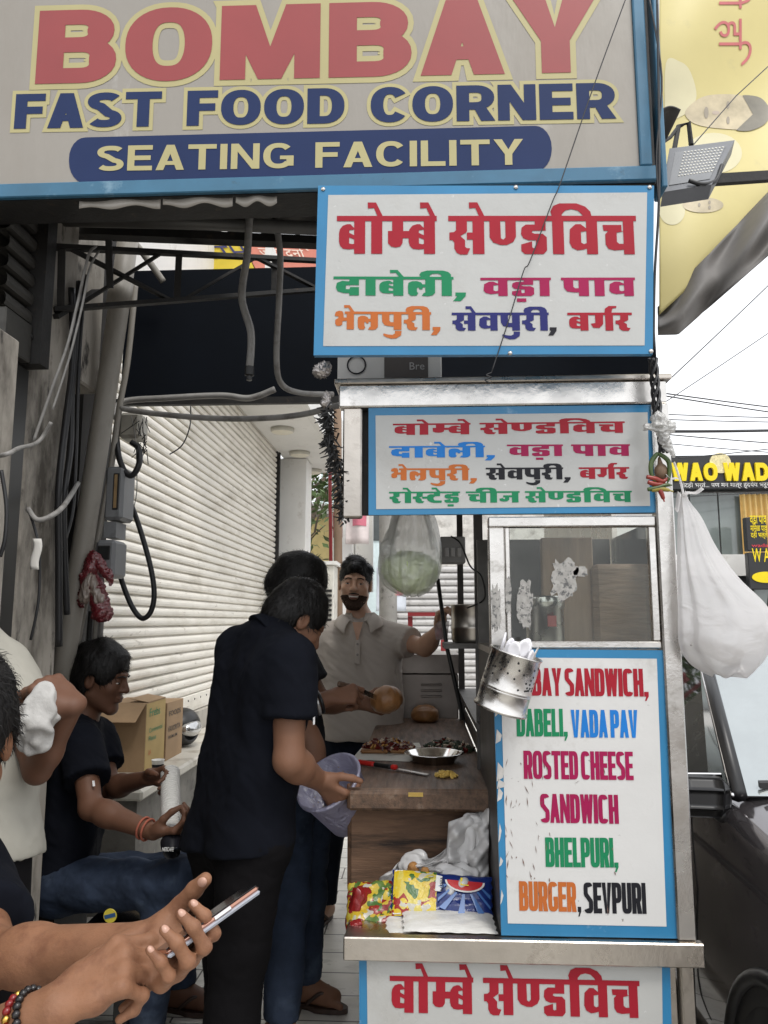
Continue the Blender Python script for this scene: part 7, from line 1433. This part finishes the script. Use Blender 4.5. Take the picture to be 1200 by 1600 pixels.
m = MB(); m.grid(lambda u, v: lerp0(lerp0(GH[0][0],GH[0][1],u), lerp0(GH[1][0],GH[1][1],u), v)+Vector((0,-.10*math.sin(math.pi*u)*(1-.5*v),.02*math.sin(math.pi*u))), 12, 8); m.build('windscreen', mat('windscreen_glass', (.45,.48,.48), .03, .75, var=.05), t, True)
for sx in (0,1):
    S_ = lambda i: GH[i][sx]; o_ = Vector((-.012 if sx == 0 else .012,0,0)); k_ = lambda y: Vector((CXc+(-1 if sx == 0 else 1)*.838, y, 1.015+g0))
    m = MB(); m.tube([S_(0)+o_, lerp0(S_(0),S_(1),.5)+o_, S_(1)+o_], .024, 8); m.build('pillar', CBP, t, True)
    m = MB(); m.tube([S_(0)+o_*2.6+Vector((0,-.004,.0)), S_(1)+o_*2.6+Vector((0,-.004,.0))], .006, 6); m.build('pillar_trim', CHR, t, True)
    m = MB(); m.tube([S_(1)+o_, S_(2)+o_, S_(3)+o_, S_(4)+o_], .03, 8); m.build('roof_rail', CARP, t, True)
    m = MB(); m.bar(k_(3.75)+o_*0, lerp0(S_(2),S_(3),.2), .06, .05); m.build('door_pillar', CBP, t)
    m = MB(); m.add([k_(2.52), k_(3.72), lerp0(S_(2),S_(3),.15), S_(1)+Vector((0,.03,-.01))], [(0,1,2,3)]); m.build('side_window', CGL, t)
    m = MB(); m.add([k_(3.78), k_(4.95), S_(3), lerp0(S_(2),S_(3),.25)], [(0,1,2,3)]); m.build('side_window', CGL, t)
    sg = -1 if sx == 0 else 1; mx = CXc+sg*.93; mc = Vector((mx+sg*-.02, 2.40, 1.02+g0))
    m = MB(); m.obox(mc, (1,sg*.12,0), (-sg*.12,1,0), Vector((-sg*.10,0,1)), .086, .048, .056, .03); mo = sub(m.build('mirror', CBP, t, True), 2); 
    organic('mirror_arm', [cap(mc+Vector((-sg*.06,.0,-.05)), Vector((CXc+sg*.82,2.44,.97+g0)), .025, .03)], CBP, mo, .006, .01)
    m = MB(); m.obox(mc+Vector((0,.058,0)), (1,0,0), (0,1,0), Z, .09, .004, .055, .003); m.build('mirror_glass', CHR, mo)
    for yw in (2.0, 4.55):
        w_ = Vector((CXc+sg*.80, yw, .31+g0)); m = MB(); m.lathe(w_-Vector((sg*.12,0,0)), [(.20,0),(.29,.01),(.31,.04),(.31,.17),(.29,.205),(.20,.21)], (sg,0,0), 36); wo = m.build('wheel', RUBBER, t, True)
        m = MB(); m.lathe(w_-Vector((sg*.0,0,0)), [(.0001,.05),(.05,.055),(.06,.04),(.17,.07),(.195,.094),(.205,.092),(.205,.05)], (sg,0,0), 36); m.build('rim', CHR, wo, True)
        m = MB(); m.tube([w_+Vector((sg*.078, .355*math.cos(R(a_)), .355*math.sin(R(a_)))) for a_ in range(-12,193,8)], .022, 8); m.build('wheel_arch', CBP, t, True)
        m = MB(); m.lathe(w_-Vector((sg*.1,0,0)), [(.35,.0),(.35,.182),(.0001,.183)], (sg,0,0), 36); m.build('arch_recess', CBP, t)
    for y_, z0_, z1_ in ((2.62,.30,.98),(3.74,.30,.99)): m = MB(); m.tube([Vector((CXc+sg*.884, y_, z0_+g0)), Vector((CXc+sg*.886, y_-.02, .7+g0)), Vector((CXc+sg*.868, y_+.02, z1_-.06+g0))], .003, 5); m.build('door_seam', CBP, t)
    m = MB(); m.tube([Vector((CXc+sg*.85,2.44,1.01+g0)), Vector((CXc+sg*.85,3.7,1.035+g0)), Vector((CXc+sg*.85,4.95,1.05+g0))], .008, 6); m.build('chrome_strip', CHR, t, True)
    m = MB(); m.obox(Vector((CXc+sg*.70,1.13,.66+g0)), (1,-sg*.3,0), (sg*.3,1,0), Z, .12, .05, .06, .02); m.build('headlight', glass('headlamp_glass', (.9,.9,.9), .9), t)
m = MB(); m.box((CXc-.5,1.0,.34+g0), (CXc+.5,1.06,.60+g0), .02); m.build('grille', CBP, t)
m = MB(); m.obox(Vector((CXc-.45,2.40,1.06+g0)), (1,.1,0), (0,1,.5), Z, .30, .006, .008); m.build('wiper', CBP, t)
